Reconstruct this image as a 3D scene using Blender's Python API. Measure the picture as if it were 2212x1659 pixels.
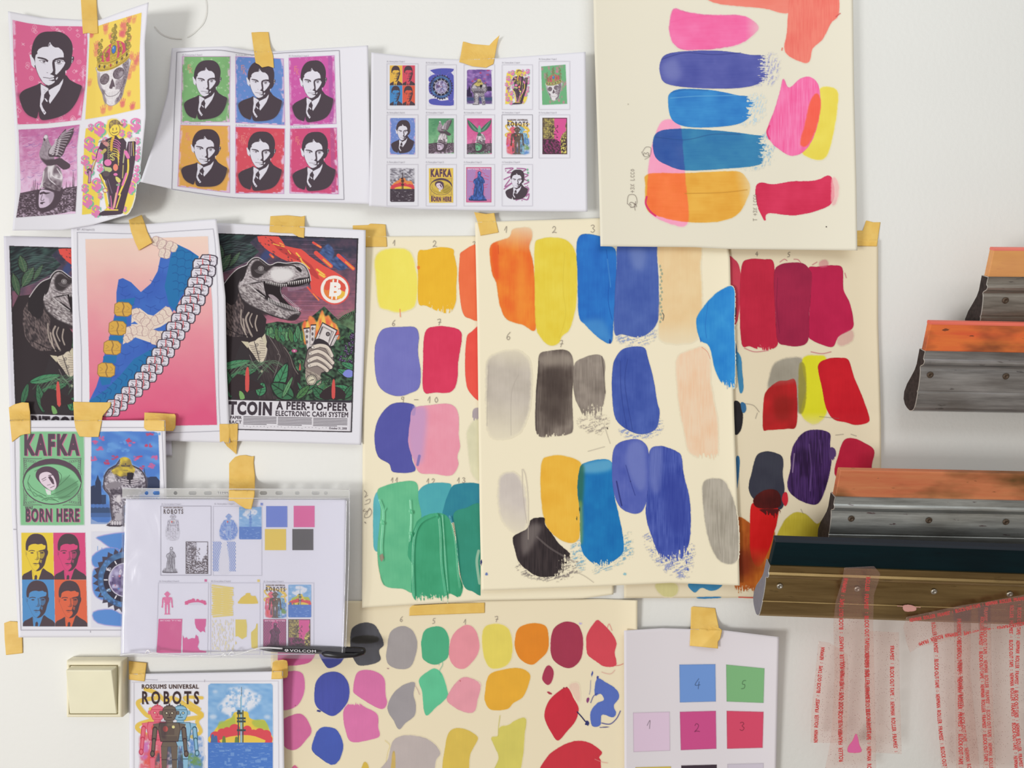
import bpy, math, random
import numpy as np
from mathutils import Vector

# ------------------------------------------------------------------ camera, light, exposure
S = 0.00063                 # metres on the wall per photo pixel
D = 1.0                     # camera distance from the wall
CX, CY, CZ = 1106.0, 829.5, 1.5
scn = bpy.context.scene
COL = scn.collection
for _o in list(bpy.data.objects):
    bpy.data.objects.remove(_o)

cam_d = bpy.data.cameras.new('camera')
cam = bpy.data.objects.new('camera', cam_d)
cam.location = (0, -D, CZ)
cam.rotation_euler = (math.pi/2, 0, 0)
cam_d.sensor_width = 36
cam_d.lens = 36*D/(2212*S)
cam_d.clip_start = 0.01
COL.objects.link(cam)
scn.camera = cam

scn.view_settings.view_transform = 'Standard'
scn.view_settings.look = 'None'
scn.view_settings.gamma = 1
scn.view_settings.use_curve_mapping = False
scn.view_settings.exposure = 0.0

world = bpy.data.worlds.new('room_light')
scn.world = world
world.use_nodes = True
_nt = world.node_tree
_bg = _nt.nodes['Background']
_tc = _nt.nodes.new('ShaderNodeTexCoord')
_sx = _nt.nodes.new('ShaderNodeSeparateXYZ')
_rp = _nt.nodes.new('ShaderNodeValToRGB')
_mp = _nt.nodes.new('ShaderNodeMapRange')
_mp.inputs['From Min'].default_value = -1
_mp.inputs['From Max'].default_value = 1
_nt.links.new(_tc.outputs['Generated'], _sx.inputs[0])
_cb = _nt.nodes.new('ShaderNodeMath'); _cb.operation = 'MULTIPLY_ADD'; _cb.inputs[1].default_value = -.45
_nt.links.new(_sx.outputs['Z'], _cb.inputs[0]); _nt.links.new(_sx.outputs['X'], _cb.inputs[2])
_nt.links.new(_cb.outputs[0], _mp.inputs['Value'])
_nt.links.new(_mp.outputs[0], _rp.inputs[0])
_nt.links.new(_rp.outputs[0], _bg.inputs[0])
_rp.color_ramp.elements[0].color = (1.0, 1.0, 1.0, 1)
_rp.color_ramp.elements[1].color = (0.32, 0.27, 0.22, 1)
_e = _rp.color_ramp.elements.new(0.5); _e.color = (0.80, 0.735, 0.66, 1)
_bg.inputs[1].default_value = 0.62

def area(name, loc, target, size, sizey, power, color):
    l = bpy.data.lights.new(name, 'AREA')
    l.shape = 'RECTANGLE'; l.size = size; l.size_y = sizey
    l.energy = power; l.color = color
    o = bpy.data.objects.new(name, l)
    o.location = loc
    d = Vector(target) - Vector(loc)
    o.rotation_euler = d.to_track_quat('-Z', 'Y').to_euler()
    COL.objects.link(o)
    return o
area('window_daylight', (-4.1, -4.4, 0.35), (0, 0, 1.5), 1.35, 1.45, 174, (1.0, 1.0, 0.98))
area('upper_fill_light', (.75, -1.3, 2.7), (.4, 0, 1.8), 1.5, 1.0, 9, (0.90, 0.97, 1.0))  # added soft fill, no real window: brightens the top so the wall dims downward

# ------------------------------------------------------------------ small helpers
def tag(o, label=None, cat=None, group=None, kind=None):
    if label: o['label'] = label
    if cat: o['category'] = cat
    if group: o['group'] = group
    if kind: o['kind'] = kind
    return o

def link(name, me, mat=None, parent=None):
    o = bpy.data.objects.new(name, me)
    COL.objects.link(o)
    if mat is not None: me.materials.append(mat)
    if parent is not None: o.parent = parent
    return o

def world_pt(px, py, d):
    """points given on the photograph and their height d above the wall -> metres"""
    px = np.asarray(px, float); py = np.asarray(py, float); d = np.asarray(d, float)
    k = (D-d)/D
    return np.stack([(px-CX)*S*k, -d*np.ones_like(k), CZ+(CY-py)*S*k], -1)

def lin(c):
    c = np.asarray(c, float)/255.0
    return np.where(c <= 0.04045, c/12.92, ((c+0.055)/1.055)**2.4)

def lin4(c):
    v = lin(c)
    return (float(v[0]), float(v[1]), float(v[2]), 1)

def interp_poly(pts, t):
    """point(s) at arc-length fraction t of a polyline"""
    p = np.asarray(pts, float)
    s = np.concatenate([[0], np.cumsum(np.hypot(*(np.diff(p, axis=0).T)))])
    s /= s[-1]
    return np.stack([np.interp(t, s, p[:, 0]), np.interp(t, s, p[:, 1])], -1)

def coons(edges, u, v):
    """edges: top (left to right), right (top to bottom), bottom (left to right), left (top to bottom)"""
    T, R, B, L = edges
    tu, bu = interp_poly(T, u), interp_poly(B, u)
    lv, rv = interp_poly(L, v), interp_poly(R, v)
    U = np.asarray(u)[..., None]; V = np.asarray(v)[..., None]
    c00, c10, c01, c11 = [np.asarray(q, float) for q in (T[0], T[-1], B[0], B[-1])]
    return ((1-V)*tu + V*bu + (1-U)*lv + U*rv
            - ((1-U)*(1-V)*c00 + U*(1-V)*c10 + (1-U)*V*c01 + U*V*c11))

def smooth(pts, n=6, closed=True):
    """Catmull-Rom curve through the points"""
    p = np.asarray(pts, float)
    m = len(p)
    out = []
    rng = range(m) if closed else range(m-1)
    t = np.linspace(0, 1, n, endpoint=False)[:, None]
    for i in rng:
        if closed:
            a, b, c, d = p[(i-1) % m], p[i], p[(i+1) % m], p[(i+2) % m]
        else:
            a, b, c, d = p[max(i-1, 0)], p[i], p[i+1], p[min(i+2, m-1)]
        out.append(0.5*((2*b)+(-a+c)*t+(2*a-5*b+4*c-d)*t**2+(-a+3*b-3*c+d)*t**3))
    out = np.concatenate(out)
    if not closed: out = np.concatenate([out, p[-1:]])
    return out

def hash2(ix, iy, seed):
    h = (ix.astype(np.int64)*374761393 + iy.astype(np.int64)*668265263 + seed*1442695041) & 0xFFFFFFFF
    h = ((h ^ (h >> 13))*1274126177) & 0xFFFFFFFF
    h = h ^ (h >> 16)
    return (h & 0xFFFF)/65535.0

def vn(X, Y, sx, sy=None, ang=0, seed=0):
    """value noise 0..1 with cells of sx by sy pixels, turned by ang degrees"""
    sy = sy or sx
    a = math.radians(ang)
    x = (X*math.cos(a)+Y*math.sin(a))/sx
    y = (-X*math.sin(a)+Y*math.cos(a))/sy
    ix, iy = np.floor(x), np.floor(y)
    fx, fy = x-ix, y-iy
    fx = fx*fx*(3-2*fx); fy = fy*fy*(3-2*fy)
    a00 = hash2(ix, iy, seed); a10 = hash2(ix+1, iy, seed)
    a01 = hash2(ix, iy+1, seed); a11 = hash2(ix+1, iy+1, seed)
    return (a00*(1-fx)+a10*fx)*(1-fy)+(a01*(1-fx)+a11*fx)*fy

def fbm(X, Y, s, seed=0, sy=None, ang=0, oct=3):
    r, a, t = 0, 1, 0
    for i in range(oct):
        r = r + a*vn(X, Y, s/2**i, (sy or s)/2**i, ang, seed+i*17)
        t += a; a *= .5
    return r/t

def blur(m, r):
    """three box blurs, total radius about r pixels"""
    k = int(round(r*0.6))
    if k < 1: return m
    for _ in range(3):
        for ax in (0, 1):
            pad = [(0, 0), (0, 0)]; pad[ax] = (k+1, k)
            c = np.cumsum(np.pad(m, pad, mode='edge'), axis=ax)
            w = 2*k+1
            if ax == 0: m = (c[w:]-c[:-w])/w
            else: m = (c[:, w:]-c[:, :-w])/w
    return m

# ------------------------------------------------------------------ ink and paint on a sheet
class Canvas:
    """colour, owner and relief of everything printed or painted on one sheet, in photo pixels"""
    def __init__(c, x0, y0, x1, y1, paper, res=1.0):
        c.x0, c.y0, c.res = x0, y0, res
        c.W = int(math.ceil((x1-x0)*res))+1; c.H = int(math.ceil((y1-y0)*res))+1
        c.paper = np.array(paper, np.float32)
        c.rgb = np.ones((c.H, c.W, 3), np.float32)*c.paper
        c.own = np.zeros((c.H, c.W), np.int16)
        c.hgt = None
        c.parts = [None]; c.cur = 0; c.clip = None
    def part(c, name, label=None, mat=None):
        c.parts.append((name, label, mat)); c.cur = len(c.parts)-1
        return c.cur
    def XY(c, sl):
        ys, xs = sl
        X, Y = np.meshgrid(np.arange(xs.start, xs.stop), np.arange(ys.start, ys.stop))
        return X/c.res+c.x0, Y/c.res+c.y0
    def box(c, x0, y0, x1, y1, pad=2):
        a = max(0, int(math.floor((x0-c.x0)*c.res))-pad); b = min(c.W, int(math.ceil((x1-c.x0)*c.res))+pad+1)
        e = max(0, int(math.floor((y0-c.y0)*c.res))-pad); f = min(c.H, int(math.ceil((y1-c.y0)*c.res))+pad+1)
        if a >= b or e >= f: return None
        return (slice(e, f), slice(a, b))
    def segmask(c, A, B, pad=2, ss=3):
        """even-odd coverage of closed outlines given as segments A->B"""
        A = (np.asarray(A, float)-(c.x0, c.y0))*c.res; B = (np.asarray(B, float)-(c.x0, c.y0))*c.res
        lo = np.minimum(A, B).min(0); hi = np.maximum(A, B).max(0)
        xa = max(0, int(math.floor(lo[0]))-pad); xb = min(c.W, int(math.ceil(hi[0]))+pad+1)
        ya = max(0, int(math.floor(lo[1]))-pad); yb = min(c.H, int(math.ceil(hi[1]))+pad+1)
        if xa >= xb or ya >= yb: return (slice(0, 1), slice(0, 1)), np.zeros((1, 1), np.float32)
        h, w = (yb-ya)*ss, (xb-xa)*ss
        off = np.array([xa-.5, ya-.5])
        A = (A-off)*ss; B = (B-off)*ss
        T = np.zeros((h, w+1), np.int32)
        for (ax, ay), (bx, by) in zip(A, B):
            if ay == by: continue
            if ay > by: ax, ay, bx, by = bx, by, ax, ay
            r0 = max(0, int(math.ceil(ay-.5))); r1 = min(h, int(math.ceil(by-.5)))
            if r1 <= r0: continue
            rows = np.arange(r0, r1)
            xs = ax+(rows+.5-ay)*(bx-ax)/(by-ay)
            xi = np.clip(np.ceil(xs-.5).astype(int), 0, w)
            T[rows, xi] += 1
        m = (np.cumsum(T, 1)[:, :w] & 1).astype(np.float32)
        m = m.reshape(yb-ya, ss, xb-xa, ss).mean((1, 3))
        return (slice(ya, yb), slice(xa, xb)), m
    def polymask(c, pts, pad=2):
        p = np.asarray(pts, float)
        return c.segmask(p, np.roll(p, -1, 0), pad)
    def linemask(c, pts, w, taper=None):
        p = (np.asarray(pts, float)-(c.x0, c.y0))*c.res
        w = w*c.res
        r = int(w/2+3)
        xa = max(0, int(p[:, 0].min())-r); xb = min(c.W, int(p[:, 0].max())+r+1)
        ya = max(0, int(p[:, 1].min())-r); yb = min(c.H, int(p[:, 1].max())+r+1)
        if xa >= xb or ya >= yb: return (slice(0, 1), slice(0, 1)), np.zeros((1, 1), np.float32)
        dm = np.full((yb-ya, xb-xa), 1e9, np.float32)
        for a, b in zip(p[:-1], p[1:]):
            sxa = max(xa, int(min(a[0], b[0]))-r); sxb = min(xb, int(max(a[0], b[0]))+r+1)
            sya = max(ya, int(min(a[1], b[1]))-r); syb = min(yb, int(max(a[1], b[1]))+r+1)
            if sxa >= sxb or sya >= syb: continue
            X, Y = np.meshgrid(np.arange(sxa, sxb), np.arange(sya, syb))
            v = b-a; L = v@v+1e-9
            t = np.clip(((X-a[0])*v[0]+(Y-a[1])*v[1])/L, 0, 1)
            d = np.hypot(X-a[0]-t*v[0], Y-a[1]-t*v[1])
            q = dm[sya-ya:syb-ya, sxa-xa:sxb-xa]
            np.minimum(q, d, out=q)
        m = np.clip(w/2+.5-dm, 0, 1)
        if w < 1: m = m*max(w, .25)
        return (slice(ya, yb), slice(xa, xb)), m
    def put(c, sl, m, color, mode='n', own=True, th=.06):
        if sl is None: return
        if c.clip is not None: m = m*c.clip[sl]
        base = c.rgb[sl]
        if callable(color): color = color(*c.XY(sl))
        col = np.asarray(color, np.float32)
        M = m[..., None]
        if mode == 'n': c.rgb[sl] = base*(1-M)+col*M
        elif mode == 'm': c.rgb[sl] = base*(1-M+M*col/np.float32(255))
        elif mode == 's': c.rgb[sl] = 255-(255-base)*(1-M*col/np.float32(255))
        if own and c.cur:
            o = c.own[sl]; o[m > th] = c.cur
    def relief(c, sl, h):
        if sl is None: return
        if c.hgt is None: c.hgt = np.zeros((c.H, c.W), np.float32)
        c.hgt[sl] = np.maximum(c.hgt[sl], h)

_font_cache = {}
def glyphs(s, bold=0.0, space=1.0):
    """outline segments of a line of text, normalised to its own box 0..1"""
    key = (s, bold, space)
    if key in _font_cache: return _font_cache[key]
    cu = bpy.data.curves.new('lettering', 'FONT')
    cu.body = s; cu.size = 1; cu.offset = bold; cu.space_character = space
    cu.fill_mode = 'BOTH'; cu.resolution_u = 3
    o = bpy.data.objects.new('lettering', cu)
    me = o.to_mesh()
    n = len(me.vertices)
    co = np.zeros(n*3); me.vertices.foreach_get('co', co); co = co.reshape(-1, 3)[:, :2]
    cnt = {}
    for p in me.polygons:
        vs = list(p.vertices)
        for a, b in zip(vs, vs[1:]+vs[:1]):
            k = (a, b) if a < b else (b, a)
            cnt[k] = cnt.get(k, 0)+1
    E = np.array([k for k, v in cnt.items() if v == 1])
    A = co[E[:, 0]]; B = co[E[:, 1]]
    lo = np.minimum(A, B).min(0); hi = np.maximum(A, B).max(0)
    A = (A-lo)/(hi-lo); B = (B-lo)/(hi-lo)
    A[:, 1] = 1-A[:, 1]; B[:, 1] = 1-B[:, 1]
    asp = (hi-lo)[0]/(hi-lo)[1]
    o.to_mesh_clear()
    bpy.data.objects.remove(o); bpy.data.curves.remove(cu)
    _font_cache[key] = (A, B, asp)
    return _font_cache[key]

class Pen:
    """draws in a picture's own coordinates, laid onto a canvas by four edges or corners"""
    def __init__(g, c, src, dst, clip=True):
        g.c = c; g.src = src
        if np.ndim(dst[0]) == 0:
            x0, y0, x1, y1 = dst
            dst = [(x0, y0), (x1, y0), (x1, y1), (x0, y1)]
        if np.ndim(dst[0]) == 1:
            a, b, d, e = dst
            dst = [[a, b], [b, d], [e, d], [a, e]]
        g.dst = [np.asarray(q, float) for q in dst]
        T, R, B, L = g.dst
        g.k = (np.hypot(*(T[-1]-T[0]))/abs(src[2]-src[0])+np.hypot(*(L[-1]-L[0]))/abs(src[3]-src[1]))/2
        g.flat = all(len(q) == 2 for q in g.dst)
        o = np.concatenate([T, R[1:], B[::-1][1:], L[::-1][1:]])
        g.outline = o
        g.prev = c.clip
        if clip:
            sl, m = c.polymask(o)
            full = np.zeros((c.H, c.W), np.float32); full[sl] = m
            c.clip = full if g.prev is None else full*g.prev
    def end(g): g.c.clip = g.prev
    pre = None
    def T(g, p):
        p = np.asarray(p, float)
        if g.pre: p = g.pre(p)
        x0, y0, x1, y1 = g.src
        return coons(g.dst, (p[..., 0]-x0)/(x1-x0), (p[..., 1]-y0)/(y1-y0))
    def fill(g, pts, col, sm=0, soft=0, a=1.0, mode='n', mod=None, own=True, th=.06):
        if sm: pts = smooth(pts, sm)
        sl, m = g.c.polymask(g.T(pts), pad=2+int(soft*g.k*g.c.res*2))
        if sl is None: return
        if soft: m = blur(m, soft*g.k*g.c.res)
        if mod is not None: m = m*mod(*g.c.XY(sl))
        g.c.put(sl, m*a, col, mode, own, th)
    def line(g, pts, w, col, sm=0, a=1.0, mode='n', closed=False, mod=None):
        pts = np.asarray(pts, float)
        if sm: pts = smooth(pts, sm, closed)
        if closed: pts = np.concatenate([pts, pts[:1]])
        sl, m = g.c.linemask(g.T(pts), w*g.k)
        if sl is None: return
        if mod is not None: m = m*mod(*g.c.XY(sl))
        g.c.put(sl, m*a, col, mode)
    def ell(g, x, y, rx, ry, col, rot=0, **k):
        t = np.linspace(0, 2*math.pi, 28, endpoint=False); r = math.radians(rot)
        px = rx*np.cos(t); py = ry*np.sin(t)
        g.fill(np.stack([x+px*math.cos(r)-py*math.sin(r), y+px*math.sin(r)+py*math.cos(r)], -1), col, **k)
    def ring(g, x, y, rx, ry, w, col, a0=0, a1=360, **k):
        t = np.radians(np.linspace(a0, a1, max(6, int(abs(a1-a0)/9))))
        g.line(np.stack([x+rx*np.cos(t), y+ry*np.sin(t)], -1), w, col, **k)
    def rect(g, x0, y0, x1, y1, col, **k):
        g.fill([(x0, y0), (x1, y0), (x1, y1), (x0, y1)], col, **k)
    def text(g, s, x0, y0, x1, y1, col, bold=0.0, space=1.0, a=1.0, rot=0, skew=0, mode='n'):
        A, B, asp = glyphs(s, bold, space)
        def f(q):
            u, v = q[:, 0], q[:, 1]
            if rot == 90: u, v = 1-v, u
            elif rot == -90: u, v = v, 1-u
            elif rot == 180: u, v = 1-u, 1-v
            return np.stack([x0+(x1-x0)*u+skew*(1-v), y0+(y1-y0)*v], -1)
        sl, m = g.c.segmask(g.T(f(A)), g.T(f(B)), ss=4)
        if sl is None: return
        g.c.put(sl, m*a, col, mode)
    def bg(g, col, **k):
        x0, y0, x1, y1 = g.src
        n = 12
        e = [(x0+(x1-x0)*i/n, y0) for i in range(n)]+[(x1, y0+(y1-y0)*i/n) for i in range(n)]
        e += [(x1-(x1-x0)*i/n, y1) for i in range(n)]+[(x0, y1-(y1-y0)*i/n) for i in range(n)]
        g.fill(e, col, **k)

def mixc(c0, c1, f):
    """colour that follows a 0..1 field f(X, Y)"""
    c0 = np.array(c0, np.float32); c1 = np.array(c1, np.float32)
    return lambda X, Y: c0+(c1-c0)*np.clip(f(X, Y), 0, 1)[..., None].astype(np.float32)
GS = [1.0]      # size of the printed grain, smaller on thumbnails
def grain(c0, c1, sx, sy=None, ang=0, seed=0, gain=1.0, mid=.5):
    sx, sy = sx*GS[0], (sy or sx)*GS[0]
    return mixc(c0, c1, lambda X, Y: (vn(X, Y, sx, sy, ang, seed)-mid)*gain+.5)
def grad(c0, c1, x0, y0, x1, y1, noise=0, ns=20, seed=1):
    def f(X, Y):
        L = (x1-x0)**2+(y1-y0)**2
        t = ((X-x0)*(x1-x0)+(Y-y0)*(y1-y0))/L
        if noise: t = t+(fbm(X, Y, ns, seed)-.5)*noise
        return t
    return mixc(c0, c1, f)

# ------------------------------------------------------------------ materials
def mat_new(name):
    m = bpy.data.materials.new(name); m.use_nodes = True
    return m, m.node_tree, m.node_tree.nodes['Principled BSDF']

def add_bump(nt, bs, scale, strength, dist=0.0006, detail=3):
    tc = nt.nodes.new('ShaderNodeTexCoord')
    nz = nt.nodes.new('ShaderNodeTexNoise'); nz.inputs['Scale'].default_value = scale
    nz.inputs['Detail'].default_value = detail
    bp = nt.nodes.new('ShaderNodeBump'); bp.inputs['Strength'].default_value = strength
    bp.inputs['Distance'].default_value = dist
    nt.links.new(tc.outputs['Object'], nz.inputs['Vector'])
    nt.links.new(nz.outputs['Fac'], bp.inputs['Height'])
    nt.links.new(bp.outputs[0], bs.inputs['Normal'])
    return nz

def plain(name, rgb, rough=.7, var=.03, scale=9, bump=0.15, bscale=900, spec=.2, metal=0, dist=.0004):
    m, nt, bs = mat_new(name)
    tc = nt.nodes.new('ShaderNodeTexCoord')
    nz = nt.nodes.new('ShaderNodeTexNoise'); nz.inputs['Scale'].default_value = scale
    nt.links.new(tc.outputs['Object'], nz.inputs['Vector'])
    rp = nt.nodes.new('ShaderNodeValToRGB')
    c = lin(rgb)
    rp.color_ramp.elements[0].position = .3; rp.color_ramp.elements[1].position = .7
    rp.color_ramp.elements[0].color = (*[float(v*(1-var)) for v in c], 1)
    rp.color_ramp.elements[1].color = (*[float(min(1, v*(1+var))) for v in c], 1)
    nt.links.new(nz.outputs['Fac'], rp.inputs[0])
    nt.links.new(rp.outputs[0], bs.inputs['Base Color'])
    bs.inputs['Roughness'].default_value = rough
    bs.inputs['Specular IOR Level'].default_value = spec
    bs.inputs['Metallic'].default_value = metal
    if bump: add_bump(nt, bs, bscale, bump, dist)
    return m

def ink_mat(name, rough=.65, spec=.15, bump=.1, bscale=900, gain=1.0):
    m, nt, bs = mat_new(name)
    at = nt.nodes.new('ShaderNodeAttribute'); at.attribute_name = 'Col'
    if gain != 1.0:
        mx = nt.nodes.new('ShaderNodeVectorMath'); mx.operation = 'SCALE'
        mx.inputs['Scale'].default_value = gain
        nt.links.new(at.outputs['Color'], mx.inputs[0])
        nt.links.new(mx.outputs[0], bs.inputs['Base Color'])
    else:
        nt.links.new(at.outputs['Color'], bs.inputs['Base Color'])
    bs.inputs['Roughness'].default_value = rough
    bs.inputs['Specular IOR Level'].default_value = spec
    add_bump(nt, bs, bscale, bump, .0003)
    return m

PRINT = ink_mat('printer_ink_on_paper')
PAINT = ink_mat('dried_printing_paint', rough=.5, spec=.25, bump=.18, bscale=500)
WET = ink_mat('glossy_thick_paint', rough=.3, spec=.4, bump=.1, bscale=300)
WHITE = (233, 232, 243)
CREAM = (243, 233, 206)

# ------------------------------------------------------------------ sheets
def sheet_mesh(edges, depth, step=6.0, thick=0.00022):
    T, R, B, L = edges
    def ln(p):
        p = np.asarray(p, float); return np.hypot(*(np.diff(p, axis=0).T)).sum()
    nu = max(2, int(max(ln(T), ln(B))/step)); nv = max(2, int(max(ln(L), ln(R))/step))
    U, V = np.meshgrid(np.linspace(0, 1, nu+1), np.linspace(0, 1, nv+1))
    P = coons([np.asarray(q, float) for q in edges], U, V)
    d = depth(P[..., 0], P[..., 1])
    F = world_pt(P[..., 0], P[..., 1], d).reshape(-1, 3)
    Bk = F.copy(); Bk[:, 1] += thick
    n = (nu+1)*(nv+1)
    idx = np.arange(n).reshape(nv+1, nu+1)
    q = np.stack([idx[:-1, :-1], idx[1:, :-1], idx[1:, 1:], idx[:-1, 1:]], -1).reshape(-1, 4)
    faces = [q, q[:, ::-1]+n]
    rim = np.concatenate([idx[0, :], idx[1:, -1], idx[-1, -2::-1], idx[-2:0:-1, 0]])
    r2 = np.roll(rim, -1)
    faces.append(np.stack([rim, r2, r2+n, rim+n], -1))
    return quads_mesh('sheet', np.concatenate([F, Bk]), np.concatenate(faces))

def quads_mesh(name, co, q, shade=True):
    me = bpy.data.meshes.new(name)
    me.vertices.add(len(co)); me.vertices.foreach_set('co', np.asarray(co, np.float32).ravel())
    nf = len(q)
    me.loops.add(nf*4); me.loops.foreach_set('vertex_index', np.asarray(q, np.int32).ravel())
    me.polygons.add(nf)
    me.polygons.foreach_set('loop_start', np.arange(0, nf*4, 4, dtype=np.int32))
    me.polygons.foreach_set('loop_total', np.full(nf, 4, np.int32))
    if shade: me.polygons.foreach_set('use_smooth', np.ones(nf, bool))
    me.update(calc_edges=True)
    return me

def ink_meshes(cv, depth, parent, lift=0.00018, gain=1.0):
    """every printed picture or painted swatch of a canvas becomes a thin mesh lying on its sheet"""
    own = cv.own
    m4 = np.maximum(np.maximum(own[:-1, :-1], own[1:, :-1]), np.maximum(own[:-1, 1:], own[1:, 1:]))
    rgb = cv.rgb
    for k in range(1, len(cv.parts)):
        cells = np.argwhere(m4 == k)
        if len(cells) < 2: continue
        name, label, mat = cv.parts[k]
        r, c = cells[:, 0], cells[:, 1]
        W = cv.W
        q = np.stack([r*W+c, (r+1)*W+c, (r+1)*W+c+1, r*W+c+1], -1)
        used, inv = np.unique(q, return_inverse=True)
        q = inv.reshape(-1, 4)
        ur, uc = used//W, used % W
        px = uc/cv.res+cv.x0; py = ur/cv.res+cv.y0
        d = depth(px, py)+lift
        if cv.hgt is not None: d = d+cv.hgt[ur, uc]
        co = world_pt(px, py, d)
        me = quads_mesh(name, co, q)
        ca = me.color_attributes.new('Col', 'BYTE_COLOR', 'POINT')
        col = np.ones((len(used), 4), np.float32)
        col[:, :3] = np.clip(rgb[ur, uc]/255.0, 0, 1)
        if gain != 1.0:
            l = np.clip(lin(col[:, :3]*255)*gain, 0, 1)
            col[:, :3] = np.where(l <= .0031308, l*12.92, 1.055*l**(1/2.4)-.055)
        ca.data.foreach_set('color_srgb', col.ravel())
        o = link(name, me, mat or PRINT, parent)
        if label: o['label'] = label

def curl(base, *terms):
    """height of a sheet above the wall; each term adds a rise that depends on the photo position"""
    def f(px, py):
        d = np.full(np.shape(px), float(base))
        for t in terms: d = d+t(np.asarray(px, float), np.asarray(py, float))
        return d
    return f
def rise(x0, y0, x1, y1, h, p=2.0):
    """0 at (x0,y0) growing to h at (x1,y1)"""
    def f(px, py):
        t = ((px-x0)*(x1-x0)+(py-y0)*(y1-y0))/((x1-x0)**2+(y1-y0)**2)
        return h*np.clip(t, 0, 1.3)**p
    return f
def hump(cx, cy, rx, ry, h):
    return lambda px, py: h*np.exp(-((px-cx)/rx)**2-((py-cy)/ry)**2)

SURF = []
def inside(poly, X, Y):
    r = np.zeros(np.shape(X), bool)
    for (ax, ay), (bx, by) in zip(poly, np.roll(poly, -1, 0)):
        if ay == by: continue
        r ^= ((ay > Y) != (by > Y)) & (X < (bx-ax)*(Y-ay)/(by-ay)+ax)
    return r
def sheet(name, label, cat, edges, depth, cv, paper_rgb, group=None, rough=.75, gain=1.0):
    m = plain(name+'_stock', [v for v in paper_rgb], rough=rough, var=.006, scale=7, bump=.08)
    if gain != 1.0:
        l = np.clip(lin(paper_rgb)*gain, 0, 1)
        rp = [n for n in m.node_tree.nodes if n.type == 'VALTORGB'][0]
        for i, e in enumerate(rp.color_ramp.elements):
            e.color = (*[float(v*(.995 if i == 0 else 1.005)) for v in l], 1)
    o = link(name, sheet_mesh(edges, depth), m)
    tag(o, label, cat, group)
    T, R, B, L = [list(q) for q in edges]
    SURF.append((np.array(T+R[1:]+B[::-1][1:]+L[::-1][1:-1], float), depth))
    if cv is not None: ink_meshes(cv, depth, o, gain=gain if gain == 1.0 else gain*.94)
    return o
# ------------------------------------------------------------------ the printed pictures
K = (84, 73, 82)
FACE = (236, 233, 247)

def motifs(g, col, seed, n=34, a=.45):
    r = random.Random(seed)
    x0, y0, x1, y1 = g.src
    for i in range(n):
        x = x0+(x1-x0)*r.random(); y = y0+(y1-y0)*r.random()
        s = (x1-x0)*.027
        k = i % 4
        if k == 0:
            g.ring(x, y, s, s, s*.28, col, a=a); g.ell(x, y, s*.35, s*.35, col, a=a)
        elif k == 1:
            g.fill([(x, y-s), (x+s*.35, y-s*.3), (x+s, y), (x+s*.35, y+s*.35), (x, y+s), (x-s*.35, y+s*.35), (x-s, y), (x-s*.35, y-s*.3)], col, a=a)
        elif k == 2:
            g.line([(x, y-s), (x+s, y), (x, y+s), (x-s, y)], s*.3, col, a=a, closed=True)
        else:
            g.line([(x-s*.6, y-s*.5), (x+s*.6, y+s*.5)], s*.4, col, a=a); g.line([(x-s*.6, y+s*.5), (x+s*.6, y-s*.5)], s*.4, col, a=a)

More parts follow.
